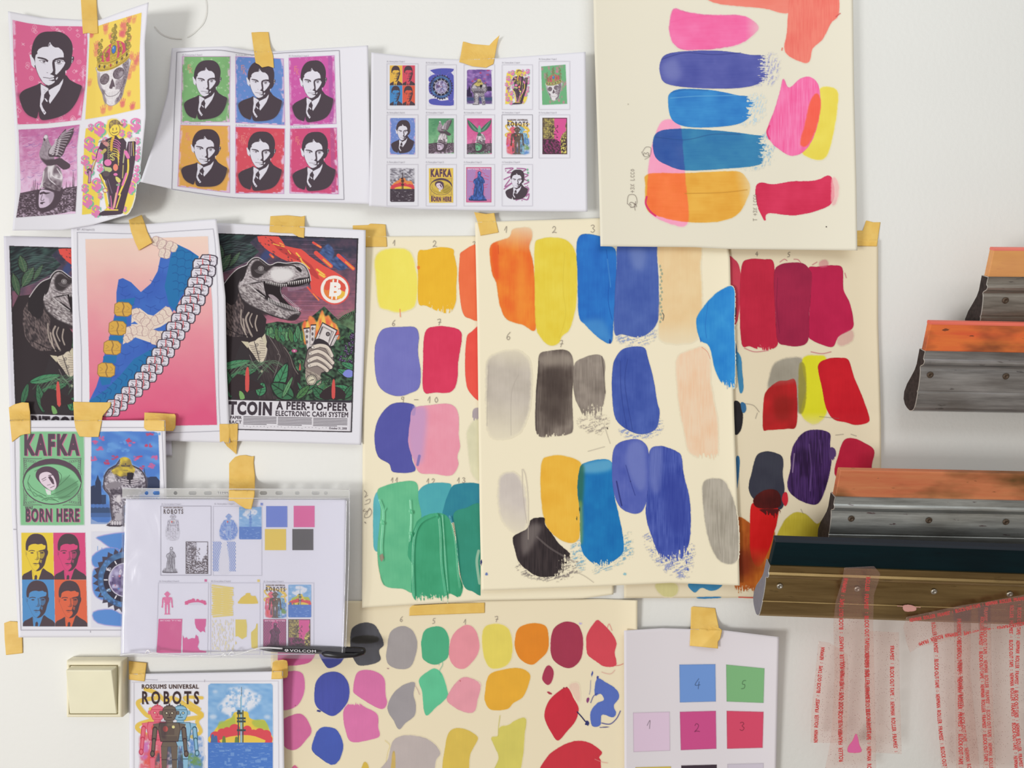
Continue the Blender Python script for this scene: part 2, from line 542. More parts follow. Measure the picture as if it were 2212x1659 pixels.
def man(g, face=FACE, k=K, halo=True, soft=4, tone=None):
    """black stencil head and shoulders of a man in a suit, tie and white collar"""
    jac = [(485, 925), (440, 950), (340, 990), (250, 1030), (195, 1075), (172, 1130), (185, 1200), (225, 1300), (290, 1370), (370, 1405),
           (420, 1418), (438, 1380), (456, 1322), (462, 1385), (500, 1440), (600, 1442), (740, 1425), (860, 1390), (950, 1330), (1015, 1240),
           (1052, 1150), (1070, 1060), (1080, 990), (1000, 948), (900, 885), (835, 815), (700, 900), (560, 960)]
    if halo:
        g.fill([(x, y) for x, y in jac if y > 1060]+[(1080, 1000)], k, soft=26, a=.55, sm=3)
    g.fill(jac, k, sm=3, soft=soft)
    head = [(372, 560), (372, 480), (388, 395), (425, 310), (485, 240), (560, 203), (640, 192), (760, 196), (845, 240), (900, 310),
            (928, 390), (934, 470), (925, 560), (922, 640), (905, 700), (870, 745), (838, 762), (838, 830), (800, 880), (740, 950), (660, 990),
            (602, 1010), (585, 975), (515, 912), (465, 830), (430, 735), (415, 640), (395, 590)]
    g.fill([(342, 548), (362, 536), (392, 575), (420, 600), (432, 700), (402, 718), (366, 684), (356, 622)], face)
    g.fill([(405, 690), (425, 680), (448, 745), (438, 757)], k)
    g.fill([(905, 600), (922, 552), (950, 552), (955, 592), (940, 632), (920, 660)], k)
    g.fill([(908, 583), (930, 556), (938, 570), (918, 602)], face)
    g.fill([(925, 600), (935, 600), (930, 640), (920, 650)], face)
    g.fill(head, k, sm=3)
    g.fill([(418, 655), (418, 590), (428, 540), (452, 520), (448, 490), (470, 455), (520, 422), (580, 410), (602, 412), (600, 385),
            (615, 350), (628, 345), (638, 370), (662, 400), (690, 418), (740, 420), (790, 462), (810, 505), (814, 562), (760, 566), (700, 578),
            (662, 602), (654, 640), (660, 700), (668, 745), (655, 775), (624, 797), (650, 806), (684, 826), (676, 852), (694, 888), (684, 918),
            (640, 944), (600, 956), (560, 944), (520, 912), (470, 832), (442, 760), (425, 700)], face)
    g.fill([(600, 395), (612, 360), (632, 362), (625, 385), (610, 402)], k, a=.6)
    g.fill([(692, 665), (688, 630), (705, 602), (755, 592), (808, 602), (836, 640), (815, 690), (770, 752), (716, 808), (697, 798), (700, 740)], face)
    g.fill([(702, 868), (722, 842), (738, 842), (728, 868), (710, 884)], face)
    g.fill([(836, 758), (854, 752), (856, 788), (842, 800)], face, a=.8)
    # brows, eyes, nose, mouth
    g.fill([(445, 572), (470, 564), (520, 568), (565, 578), (602, 602), (592, 630), (556, 600), (500, 588), (455, 584)], k)
    g.line([(475, 612), (505, 604), (550, 608), (590, 622)], 7, k, a=.8)
    g.ell(540, 622, 19, 17, k, a=.85); g.ell(533, 616, 5, 5, face)
    g.line([(480, 615), (500, 634), (530, 648), (560, 655)], 4, k, a=.6)
    g.fill([(660, 604), (695, 577), (760, 562), (814, 566), (834, 596), (800, 598), (750, 586), (706, 600), (684, 630), (672, 640)], k)
    g.ell(747, 626, 25, 23, k, a=.9); g.ell(742, 620, 8, 8, face); g.ring(747, 626, 12, 12, 4, face, a=.5)
    g.line([(700, 622), (730, 604), (775, 606), (812, 625)], 7, k, a=.8)
    g.line([(716, 645), (745, 662), (785, 650)], 6, k, a=.7)
    g.line([(528, 845), (580, 849), (620, 856), (660, 850), (690, 838)], 7, k)
    g.fill([(596, 880), (640, 882), (700, 868), (705, 892), (660, 898)], k)
    g.line([(580, 775), (594, 778)], 8, k, a=.5)
    # shirt and tie
    g.fill([(490, 940), (545, 968), (600, 1000), (598, 1022), (560, 1058), (538, 1090), (534, 1150), (500, 1215), (520, 1270), (572, 1342),
            (545, 1372), (500, 1312), (474, 1250), (482, 1150), (494, 1080), (488, 1000)], face)
    g.fill([(600, 1026), (680, 984), (750, 948), (812, 868), (802, 930), (762, 1030), (700, 1122), (626, 1218), (608, 1180), (620, 1120), (612, 1080)], face)
    g.fill([(540, 1082), (600, 1056), (628, 1102), (612, 1140), (606, 1195), (594, 1200), (560, 1140), (540, 1120)], k)
    g.fill([(540, 1135), (565, 1142), (590, 1172), (588, 1192), (568, 1180)], face)
    g.ell(540, 1332, 8, 10, k)
    g.line([(530, 1010), (560, 1030), (585, 1048)], 4, k, a=.6)
    g.line([(535, 1055), (550, 1040)], 4, k, a=.6)

def portrait(c, dst, bgc, seed=1, mot=(255, 240, 245), edge=(246, 220, 240), fk=None, stripes=None):
    g = Pen(c, (118, 113, 1130, 1495), dst)
    g.bg(bgc)
    if stripes:
        for x, w, cc, a in stripes: g.rect(x, 113, x+w, 1495, cc, a=a)
    motifs(g, mot, seed, 76, .42)
    if fk:
        g.text('F', 235, 285, 300, 400, fk, a=.8); g.text('K', 275, 350, 345, 470, fk, a=.8)
    r = random.Random(seed)
    # worn pale border
    f = lambda X, Y: np.clip((fbm(X, Y, 9, seed)-.38)*5, 0, 1)
    g.fill([(118, 113), (165, 113), (150, 200), (160, 320), (140, 500), (150, 800), (135, 1200), (150, 1495), (118, 1495)], edge, soft=7, mod=f)
    g.fill([(1130, 113), (1070, 113), (1100, 250), (1085, 420), (1105, 600), (1095, 720), (1060, 800), (1085, 900), (1110, 980), (1100, 1250), (1060, 1495), (1130, 1495)], edge, soft=7, mod=f)
    g.fill([(118, 1495), (118, 1465), (500, 1480), (900, 1470), (1130, 1460), (1130, 1495)], edge, soft=6, mod=f)
    man(g)
    g.end()

def pop_man(g, face, k=(88, 74, 82)):
    """the same sitter as a two-tone photograph"""
    mid = tuple(int(f*.62+kk*.38) for f, kk in zip(face, k))
    g.fill([(120, 1500), (125, 1400), (180, 1330), (330, 1260), (460, 1180), (520, 1420), (600, 1500)], k)
    g.fill([(560, 1500), (640, 1360), (760, 1180), (800, 1150), (900, 1230), (1060, 1320), (1130, 1400), (1130, 1500)], k)
    g.fill([(430, 1190), (780, 1120), (640, 1500), (450, 1500)], face)
    g.line([(330, 1262), (440, 1205), (500, 1420)], 6, k)
    g.fill([(520, 1380), (570, 1350), (600, 1400), (590, 1500), (505, 1500)], k)
    head = [(255, 480), (270, 330), (350, 190), (480, 110), (640, 100), (780, 150), (880, 270), (920, 420), (925, 600), (945, 610), (950, 700),
            (910, 790), (880, 800), (850, 900), (800, 1060), (700, 1200), (600, 1240), (520, 1220), (440, 1130), (360, 980), (310, 830), (270, 790), (235, 680), (240, 610)]
    g.fill(head, face, sm=3)
    g.line(smooth([(255, 560), (235, 620), (250, 740), (290, 810), (330, 900), (400, 1070), (480, 1190), (560, 1240)], 4, False), 7, k, a=.7)
    g.fill([(620, 1240), (560, 1230), (640, 1160), (680, 1080), (650, 1000), (680, 900), (700, 800), (690, 660), (720, 600), (860, 560), (880, 450), (820, 440), (760, 400), (640, 420), (560, 400), (430, 420),
            (345, 480), (330, 560), (300, 620), (258, 580), (250, 470), (270, 330), (350, 185), (480, 100), (640, 90), (790, 140), (885, 260), (930, 420), (935, 590), (955, 620), (950, 710), (910, 800), (880, 900),
            (830, 1060), (720, 1190)], k, sm=2)
    g.fill([(700, 640), (800, 620), (850, 700), (820, 800), (760, 860), (700, 840), (690, 740)], mid, sm=2, soft=6)
    g.fill([(700, 880), (760, 900), (740, 1000), (680, 960)], mid, soft=6)
    g.fill([(335, 622), (430, 592), (530, 608), (538, 630), (430, 616), (342, 640)], k, sm=2)
    g.fill([(652, 622), (760, 588), (850, 608), (842, 630), (760, 612), (668, 642)], k, sm=2)
    g.ell(450, 680, 55, 22, k, a=.75); g.ell(450, 680, 20, 20, k)
    g.ell(760, 675, 60, 25, k); g.ell(730, 668, 10, 8, face)
    g.fill([(590, 640), (610, 780), (570, 870), (620, 890), (680, 860), (650, 780), (650, 640)], mid, sm=2, soft=5)
    g.line([(540, 878), (600, 895), (650, 870)], 12, k, sm=3, a=.8)
    g.fill([(460, 1010), (540, 990), (600, 1000), (680, 990), (640, 1020), (540, 1025)], k, sm=2, a=.9)
    g.fill([(500, 1045), (600, 1050), (580, 1070), (520, 1068)], mid)
    g.fill([(265, 640), (290, 660), (285, 760), (262, 740)], mid, soft=4)
    g.line([(420, 330), (540, 310), (640, 325)], 7, mid, sm=3, a=.35)

def pop4(c, dst, cols):
    g0 = Pen(c, (0, 0, 2, 2), dst)
    T = lambda x, y: tuple(g0.T(np.array([x, y], float)))
    g0.end()
    for i, col in enumerate(cols):
        x, y = i % 2, i//2
        g = Pen(c, (118, 60, 1130, 1500), [T(x, y), T(x+1, y), T(x+1, y+1), T(x, y+1)])
        g.bg(col)
        pop_man(g, col)
        g.end()

def skull(c, dst, bgc, hand, handa=.8, gold=(226, 200, 84), red=(216, 92, 120), k=(96, 84, 92), seed=3):
    g = Pen(c, (0, 0, 100, 150), dst)
    g.bg(bgc)
    r = random.Random(seed)
    for i in range(60):
        x, y = r.uniform(2, 98), r.uniform(3, 147)
        if 20 < x < 78 and 30 < y < 136: continue
        s = r.uniform(3.8, 6.6)
        a = handa*r.uniform(.5, 1)
        g.ell(x, y, s*.7, s*.8, hand, soft=.8, a=a)
        for j in range(4):
            fx = x-s*.6+j*s*.4
            g.line([(fx, y-s*.4), (fx+(j-1.5)*s*.15, y-s*(1.5 if j in (1, 2) else 1.2))], s*.25, hand, a=a)
    # halo and skull
    sk = [(20, 66), (18, 76), (21, 94), (26, 106), (30, 113), (33, 124), (43, 134), (55, 134), (66, 125), (70, 112), (74, 102), (76, 95), (79, 84), (79, 66)]
    g.fill(sk, (232, 226, 232), sm=3, soft=1.5)
    g.fill(sk, grain((250, 248, 250), (216, 208, 216), 2.5, 1.5, 20, 5, .7), sm=3)
    g.fill([(66, 70), (79, 66), (79, 84), (74, 102), (70, 112), (66, 125), (55, 134), (54, 128), (60, 112), (66, 98), (70, 84)], grain((110, 98, 108), (176, 166, 176), 1.6, 1.2, 30, 6, 1.2), sm=2, soft=.8)
    g.fill([(55, 96), (68, 96), (66, 110), (58, 120), (54, 108)], grain((120, 106, 116), (190, 180, 190), 2, 1, 30, 7, 1.2), sm=2, soft=1, a=.8)
    g.fill([(20, 78), (23, 78), (25, 96), (30, 106), (27, 107), (21, 94)], (168, 158, 168), sm=2, soft=.8)
    g.fill([(36, 134), (33, 124), (30, 112), (33, 114), (38, 126)], (150, 138, 148), soft=.6)
    g.line(smooth(sk, 3), .7, (130, 116, 126), a=.8)
    g.ell(33, 90, 8.6, 8.6, grain((110, 96, 104), (150, 138, 146), 2, seed=8), rot=-20, soft=.4)
    g.ring(33, 90, 8.4, 8.4, .8, k)
    g.ell(59.5, 86, 10.5, 8.6, grain((100, 86, 96), (150, 138, 148), 2, seed=9), rot=-8, soft=.4)
    g.ell(64, 88, 4.5, 4.5, (190, 182, 192), soft=1.2, a=.7)
    g.ring(59.5, 86, 10.5, 8.6, .8, k)
    g.fill([(46, 94), (48, 92.5), (50, 96), (53, 106), (49, 105), (47.5, 108), (42, 106), (44, 100)], (108, 94, 104), sm=2)
    # teeth
    g.fill([(36, 113), (48, 111), (62, 112), (62, 120), (55, 125), (43, 125), (36, 120)], (238, 234, 238), sm=2)
    g.line(smooth([(34, 112), (39, 118), (48, 120), (58, 118), (66, 110)], 4, False), .9, k, a=.8)
    for i in range(9):
        x = 37+i*3; g.line([(x, 112.5+abs(i-4)*.2), (x+.2, 125-abs(i-4)*.7)], .45, k, a=.6)
    g.fill([(27, 104), (35, 109), (33, 116), (29, 112)], (110, 98, 108), soft=.7, a=.8)
    # crown
    g.fill([(24, 60), (27, 46), (36, 38), (48, 34), (52, 33), (62, 36), (72, 44), (76, 56), (70, 60), (48, 64)], red, sm=3)
    g.fill([(68, 36), (76, 46), (79, 60), (72, 62), (72, 48)], (150, 124, 100), sm=2)
    for pts in ([(33, 62), (31, 48), (38, 40)], [(62, 60), (64, 48), (60, 38)]):
        g.line(pts, 4, grain(gold, (160, 136, 80), 2, seed=4), sm=4)
    g.fill([(42, 64), (43, 40), (46, 32), (52, 32), (56, 42), (55, 63)], grain(gold, (180, 150, 80), 2, seed=5), sm=2)
    g.ell(49, 46, 4.2, 6.4, (84, 130, 206)); g.ring(49, 46, 4.4, 6.6, .8, (110, 96, 70)); g.ell(47.5, 43, 1.2, 2, (170, 196, 236))
    for x, y in ((36, 52), (61, 49)): g.ell(x, y, 2.4, 3.6, (176, 120, 80)); g.ring(x, y, 2.6, 3.8, .7, (110, 92, 70))
    g.fill([(18, 58), (30, 62), (48, 63), (66, 58), (79, 52), (80, 66), (66, 73), (48, 77), (30, 77), (18, 73)], grain(gold, (196, 166, 84), 4, 2, 0, 6, .9), sm=2)
    g.line(smooth([(18, 60), (30, 64), (48, 65), (66, 60), (79, 54)], 4, False), .7, (128, 106, 70))
    g.line(smooth([(18, 71), (30, 75), (48, 75), (66, 71), (80, 64)], 4, False), .7, (128, 106, 70))
    for x, y, cc in ((22, 67, k), (32, 70, (110, 96, 88)), (44, 70, (190, 90, 100)), (56, 68, (96, 84, 88)), (66, 64, (120, 100, 80)), (75, 60, (96, 84, 80))):
        g.fill([(x, y-3.6), (x+2.2, y), (x, y+3.6), (x-2.2, y)], cc)
        g.ell(x+5, y-1, 1, 1, (240, 228, 180))
    for bx, by, h in ((22, 56, 30), (49, 32, 24), (76, 48, 36)):
        for i in range(9):
            t = i/8
            x = bx+2.8*math.sin(i*2.1+bx); y = by-h*t
            q = 1.5 if i % 3 else 2.1
            g.ell(x, y, (2.4-1.2*t)*q, 2.2*q*.8, grain((140, 128, 84), gold, 2, seed=int(bx)+i)); g.ring(x, y, (2.4-1.2*t)*q, 2.2*q*.8, .7, (110, 98, 76), a=.8)
    g.end()

def dove(c, dst, sky0=(206, 122, 176), sky1=(240, 204, 236), mark=(134, 108, 176), face=(224, 204, 228), bird=0, k=(92, 78, 88)):
    g = Pen(c, (130, 100, 1070, 1490), dst)
    T0 = g.T(np.array([[600, 100], [600, 1100]], float))
    g.bg(grad(sky0, sky1, *T0[0], *T0[1], noise=.9, ns=9))
    r = random.Random(5)
    for i in range(110):
        x, y = r.uniform(130, 1050), r.uniform(110, 1000)
        L = r.uniform(40, 130)
        cc = mark if i % 3 else tuple(int(v*.85) for v in sky0)
        g.line([(x, y), (x+L*.4, y+r.uniform(5, 24)), (x+L, y-r.uniform(0, 22))], r.uniform(3, 9), cc, sm=4, a=.55)
        if i % 3 == 0: g.line([(x, y+20), (x+L*1.2, y+r.uniform(0, 24))], 10, sky1, a=.6)
    # spires and roofs
    for x, h in ((310, 140), (345, 230), (375, 260), (410, 200), (890, 180), (950, 140), (1005, 330), (1020, 240), (830, 120), (460, 180)):
        g.fill([(x-9, 1180), (x-3, 1180-h), (x, 1180-h-40), (x+3, 1180-h), (x+10, 1180)], k)
    f = lambda X, Y: np.clip((vn(X, Y, 2.2, 1.6, 0, 4)-.35)*2.2, 0, 1)
    g.fill([(130, 1100), (240, 1085), (420, 1060), (560, 1090), (800, 1100), (900, 1070), (1070, 1065), (1070, 1460), (980, 1450), (900, 1470), (700, 1500), (420, 1500), (210, 1490), (100, 1510), (100, 1300)], k, mod=lambda X, Y: .93+0*X)
    g.fill([(130, 1130), (420, 1090), (440, 1480), (110, 1490)], grain(k, (176, 156, 176), 3, 1.4, 0, 6, 2.2, .70))
    g.fill([(700, 1110), (1060, 1080), (1040, 1450), (760, 1470)], grain(k, (190, 170, 190), 3, 1.4, 0, 9, 2.2, .68))
    # shroud at the bottom
    g.fill([(200, 1500), (230, 1440), (330, 1470), (430, 1400), (560, 1440), (640, 1350), (760, 1380), (800, 1450), (900, 1420), (960, 1360), (980, 1490)], face, sm=2, soft=6, a=.75, mod=lambda X, Y: np.clip((vn(X, Y, 4, 2, 20, 12)-.2)*1.6, 0, 1))
    # helmeted head
    g.fill([(400, 1130), (460, 1060), (820, 1060), (830, 1200), (780, 1330), (700, 1400), (560, 1440), (430, 1350)], k, sm=2)
    g.fill([(455, 1085), (540, 1075), (680, 1130), (690, 1230), (650, 1310), (580, 1355), (500, 1362), (470, 1330), (455, 1240)], face, sm=2)
    g.fill([(560, 1110), (690, 1130), (690, 1240), (640, 1310), (620, 1220), (560, 1190)], tuple(int(v*.84) for v in face), sm=2, soft=8)
    g.fill([(455, 1120), (520, 1100), (560, 1120), (640, 1130), (560, 1150), (520, 1135), (470, 1150)], k, sm=2)
    g.line([(505, 1150), (490, 1235), (530, 1245), (540, 1225)], 10, k, sm=3, a=.8)
    g.fill([(485, 1275), (530, 1268), (570, 1275), (530, 1290), (535, 1305), (495, 1300)], k, sm=2)
    hel = [(440, 1050), (480, 950), (500, 820), (560, 710), (640, 690), (740, 710), (800, 790), (830, 900), (820, 1010), (790, 1120), (700, 1100), (600, 1060), (500, 1030)]
    g.fill(hel, grain((236, 230, 236), (128, 112, 124), 6, 12, 12, 8, 1.5), sm=3)
    for pts in ([(520, 780), (500, 900), (450, 1040)], [(640, 700), (650, 850), (760, 920), (820, 915)], [(600, 760), (600, 900), (700, 1000)], [(740, 760), (800, 860)]):
        g.line(pts, 14, (246, 240, 248), sm=4, a=.85)
    g.fill([(510, 960), (620, 950), (700, 1010), (780, 1030), (770, 1110), (640, 1080), (510, 1030)], grain(k, (160, 146, 156), 5, 2, 30, 9, 1.2), sm=2, a=.85)
    g.line([(500, 1035), (600, 1062), (700, 1100), (790, 1125)], 12, k, sm=3)
    if bird == 0:
        b0, b1 = (186, 172, 184), (96, 82, 92)
        g.fill([(560, 690), (620, 640), (780, 590), (860, 640), (955, 715), (940, 770), (840, 785), (740, 700), (660, 700)], b1, sm=2)
        g.fill([(515, 290), (520, 230), (550, 198), (585, 215), (600, 290), (640, 380), (680, 420), (700, 560), (660, 690), (590, 690), (530, 640), (470, 570), (455, 490), (490, 390)], grain(b0, (150, 136, 148), 4, 2, 60, 3, .8), sm=3)
        g.fill([(470, 560), (560, 600), (700, 600), (670, 695), (580, 692), (520, 640)], b1, sm=2, soft=14)
        g.ell(552, 238, 27, 30, (232, 224, 234)); g.fill([(512, 262), (540, 258), (550, 300), (530, 305)], b1, soft=4)
        g.fill([(600, 500), (620, 430), (700, 360), (760, 260), (860, 140), (875, 200), (990, 130), (975, 210), (1000, 180), (970, 290), (930, 380), (890, 440), (860, 520), (800, 590), (720, 570), (620, 560)], b1, sm=2)
        for i in range(11):
            t = i/10
            x0, y0 = 800-150*t, 220+260*t
            x1, y1 = 980-170*t, 140+430*t
            g.line([(x0, y0), ((x0+x1)/2, (y0+y1)/2-12), (x1, y1)], 15, (196, 182, 194), sm=4, a=.85)
        for i in range(8):
            for j in range(2):
                g.ell(720+j*60-i*6, 300+i*32+j*10, 24, 11, (214, 204, 214), rot=-20)
        g.fill([(610, 500), (640, 420), (720, 340), (700, 420), (660, 520)], (206, 196, 206), sm=2)
    else:
        b0, b1 = (130, 190, 160), (84, 120, 104)
        for s in (-1, 1):
            X = lambda x: 600+s*x
            g.fill([(X(20), 560), (X(120), 440), (X(260), 300), (X(380), 200), (X(450), 150), (X(440), 280), (X(400), 380), (X(330), 480), (X(230), 580), (X(90), 640), (X(20), 640)], b1, sm=2)
            for i in range(8):
                g.line([(X(60+i*20), 600-i*18), (X(200+i*30), 560-i*52)], 12, b0, a=.7)
        g.fill([(570, 400), (600, 370), (630, 400), (660, 520), (650, 640), (600, 700), (550, 640), (540, 520)], b0, sm=3)
        g.fill([(560, 660), (640, 660), (680, 780), (520, 780)], b1, sm=2)
    g.end()

def skeleton(c, dst, yel=(248, 222, 98), pnk=(236, 134, 190), grn=(126, 196, 168), k=(86, 72, 84)):
    g = Pen(c, (90, 100, 950, 1530), dst, clip=False)
    g.fill([(165, 250), (490, 190), (470, 330), (350, 420), (300, 700), (220, 800), (240, 1010), (380, 1010), (370, 1240), (350, 1460), (110, 1490), (130, 900), (140, 500)], yel, sm=1, soft=4)
    g.fill([(480, 130), (600, 110), (690, 180), (830, 200), (820, 330), (700, 400), (600, 380), (500, 370), (470, 250)], yel, sm=2, soft=5)
    g.fill([(700, 1250), (830, 1000), (880, 950), (860, 1250), (780, 1450), (700, 1470)], yel, sm=2, soft=6)
    def dollar(x, y, s, a=.95):
        for dx, dy, cc in ((.14*s, .1*s, grn), (0, 0, pnk)):
            g.text('$', x+dx-s*.42, y+dy-s*.6, x+dx+s*.42, y+dy+s*.6, cc, bold=.05, a=a)
    for x, y, s in ((235, 235, 90), (360, 255, 180), (210, 470, 170), (150, 710, 130), (330, 620, 190), (210, 850, 150), (320, 1060, 170), (150, 1110, 110), (190, 1290, 170), (310, 1440, 150), (370, 1220, 80),
                    (705, 175, 100), (875, 200, 180), (785, 340, 80), (900, 430, 90), (890, 640, 130), (895, 830, 90), (880, 960, 120), (800, 1100, 150), (720, 1410, 70), (440, 430, 100), (680, 320, 90), (370, 820, 110), (920, 540, 60)):
        dollar(x, y, s)
    # cloak and figure
    g.fill([(640, 400), (700, 385), (745, 450), (740, 560), (770, 440), (860, 430), (880, 440), (870, 700), (830, 950), (760, 1200), (690, 1470), (420, 1460), (500, 1330), (470, 1150), (440, 1000), (350, 910), (430, 860), (410, 730),
            (420, 640), (400, 560), (350, 540), (380, 440), (540, 370), (600, 350)], k, sm=1)
    g.fill([(350, 1500), (400, 1440), (520, 1420), (690, 1440), (670, 1480), (500, 1500)], k, sm=2)
    for pts, w, cc in (([(770, 700), (760, 900), (640, 1200)], 26, yel), ([(745, 900), (690, 1060)], 30, pnk), ([(820, 460), (815, 640)], 14, (170, 150, 160)), ([(840, 440), (850, 640)], 8, yel), ([(790, 460), (785, 640)], 20, (150, 120, 140)),
                       ([(720, 560), (700, 740)], 18, (190, 190, 150)), ([(735, 590), (770, 660)], 50, pnk), ([(640, 1040), (570, 1380)], 24, pnk), ([(600, 1180), (560, 1390)], 20, (236, 190, 160)), ([(660, 1200), (600, 1390)], 16, yel),
                       ([(460, 1000), (520, 1380)], 10, (150, 130, 150)), ([(480, 980), (540, 1180)], 12, (130, 112, 130)), ([(520, 1220), (540, 1400)], 12, pnk), ([(370, 920), (470, 1140)], 34, yel), ([(440, 1180), (480, 1400)], 40, yel),
                       ([(440, 1420), (620, 1420)], 20, yel), ([(480, 1380), (560, 1410)], 20, pnk), ([(400, 600), (440, 560)], 44, (200, 184, 110)), ([(700, 780), (690, 960)], 16, (190, 180, 120)), ([(420, 440), (470, 480)], 60, (214, 150, 150))):
        g.line(pts, w, cc, sm=4)
    # arm
    g.line([(350, 450), (380, 430), (470, 440)], 8, k, sm=3)
    g.line([(410, 450), (340, 560), (310, 690)], 12, k, sm=4); g.line([(262, 690), (320, 690)], 20, pnk); g.line([(262, 700), (322, 700)], 6, k)
    g.line([(310, 700), (250, 860)], 22, (226, 190, 130)); g.line([(318, 700), (262, 860)], 5, k); g.line([(280, 700), (235, 850)], 5, k)
    g.ell(215, 870, 38, 50, (110, 90, 104)); g.line([(225, 880), (212, 1030)], 34, (214, 150, 190)); g.line([(208, 900), (196, 1030)], 6, k); g.line([(240, 900), (234, 1030)], 6, k); g.line([(196, 1030), (234, 1030)], 6, k)
    g.ring(205, 880, 30, 24, 6, (206, 170, 200))
    # ribs, spine, pelvis
    for i in range(8):
        y = 420+i*34
        g.line([(560, y-20), (620, y+6), (660-i*4, y+50+i*10)], 11, pnk if i < 4 else yel, sm=4, a=.9)
        g.line([(545, y), (495, y+4), (478, y+40)], 8, (180, 180, 120), sm=4, a=.9)
    g.line([(560, 370), (535, 450), (530, 560)], 36, (244, 200, 80), sm=3)
    for i in range(9): g.line([(516, 390+i*22), (552, 386+i*22)], 5, (140, 116, 90))
    for dx in (0,):
        g.line([(575, 620), (545, 612), (515, 640), (540, 660), (570, 680), (560, 705), (515, 690)], 14, (214, 206, 120), sm=4); g.line([(545, 600), (545, 715)], 7, (214, 206, 120))
    g.ell(480, 740, 52, 48, pnk); g.ell(590, 810, 36, 50, (246, 150, 130)); g.fill([(410, 740), (440, 800), (520, 810), (540, 850), (500, 880), (440, 860)], (196, 206, 140), sm=2)
    g.line([(410, 740), (430, 790), (520, 800), (545, 820)], 8, k, sm=3)
    g.ell(455, 900, 50, 40, (104, 90, 96)); g.ell(590, 910, 30, 20, pnk); g.fill([(590, 940), (640, 960), (665, 1000), (640, 1030), (600, 1000)], (226, 220, 130), sm=2)
    g.ell(625, 1060, 28, 16, (150, 170, 150)); g.ring(445, 1140, 36, 30, 10, (176, 90, 130)); g.ring(445, 1140, 22, 18, 6, yel)
    g.line([(470, 1000), (480, 1200), (510, 1400)], 5, k); g.line([(360, 920), (440, 1100)], 6, k)
    for i in range(4): g.line([(800+i*20, 410), (812+i*20, 385-(i % 2)*10), (800+i*20, 430)], 9, (236, 214, 190), sm=2)
    # head with a cap and a drawn smile
    g.ell(577, 265, 80, 92, k); g.ell(577, 265, 74, 86, yel)
    g.fill([(500, 240), (505, 170), (550, 132), (610, 130), (650, 160), (660, 185), (700, 195), (680, 215), (640, 195), (560, 200), (510, 260)], grain((200, 178, 100), (120, 100, 100), 3, seed=4), sm=2)
    g.line(smooth([(500, 240), (505, 170), (550, 132), (610, 130), (650, 160), (660, 185), (700, 195), (680, 215)], 3, False), 5, k)
    g.line([(553, 248), (553, 275)], 10, k); g.line([(603, 240), (603, 268)], 8, k); g.line([(540, 305), (570, 318), (620, 298)], 9, k, sm=3)
    g.line([(480, 1520), (610, 1505)], 4, (170, 160, 150))
    g.end()
def leaf(g, x0, y0, x1, y1, w, col, vein=None, dark=(48, 46, 48)):
    a = math.atan2(y1-y0, x1-x0); nx, ny = -math.sin(a), math.cos(a)
    P = lambda t, s: (x0+(x1-x0)*t+nx*s*w, y0+(y1-y0)*t+ny*s*w)
    pts = [P(0, 0), P(.2, .38), P(.5, .5), P(.8, .3), P(1, 0), P(.8, -.3), P(.5, -.5), P(.2, -.38)]
    g.fill(pts, dark, sm=2)
    g.fill([P(.04, 0), P(.22, .3), P(.5, .4), P(.8, .22), P(.95, 0), P(.8, -.24), P(.5, -.42), P(.22, -.3)], col, sm=2)
    if vein:
        g.line([P(0, 0), P(.95, 0)], max(.7, w*.06), vein)
        for t in (.25, .45, .65): g.line([P(t, 0), P(t+.14, .33)], max(.5, w*.04), vein, a=.7); g.line([P(t, 0), P(t+.14, -.33)], max(.5, w*.04), vein, a=.7)

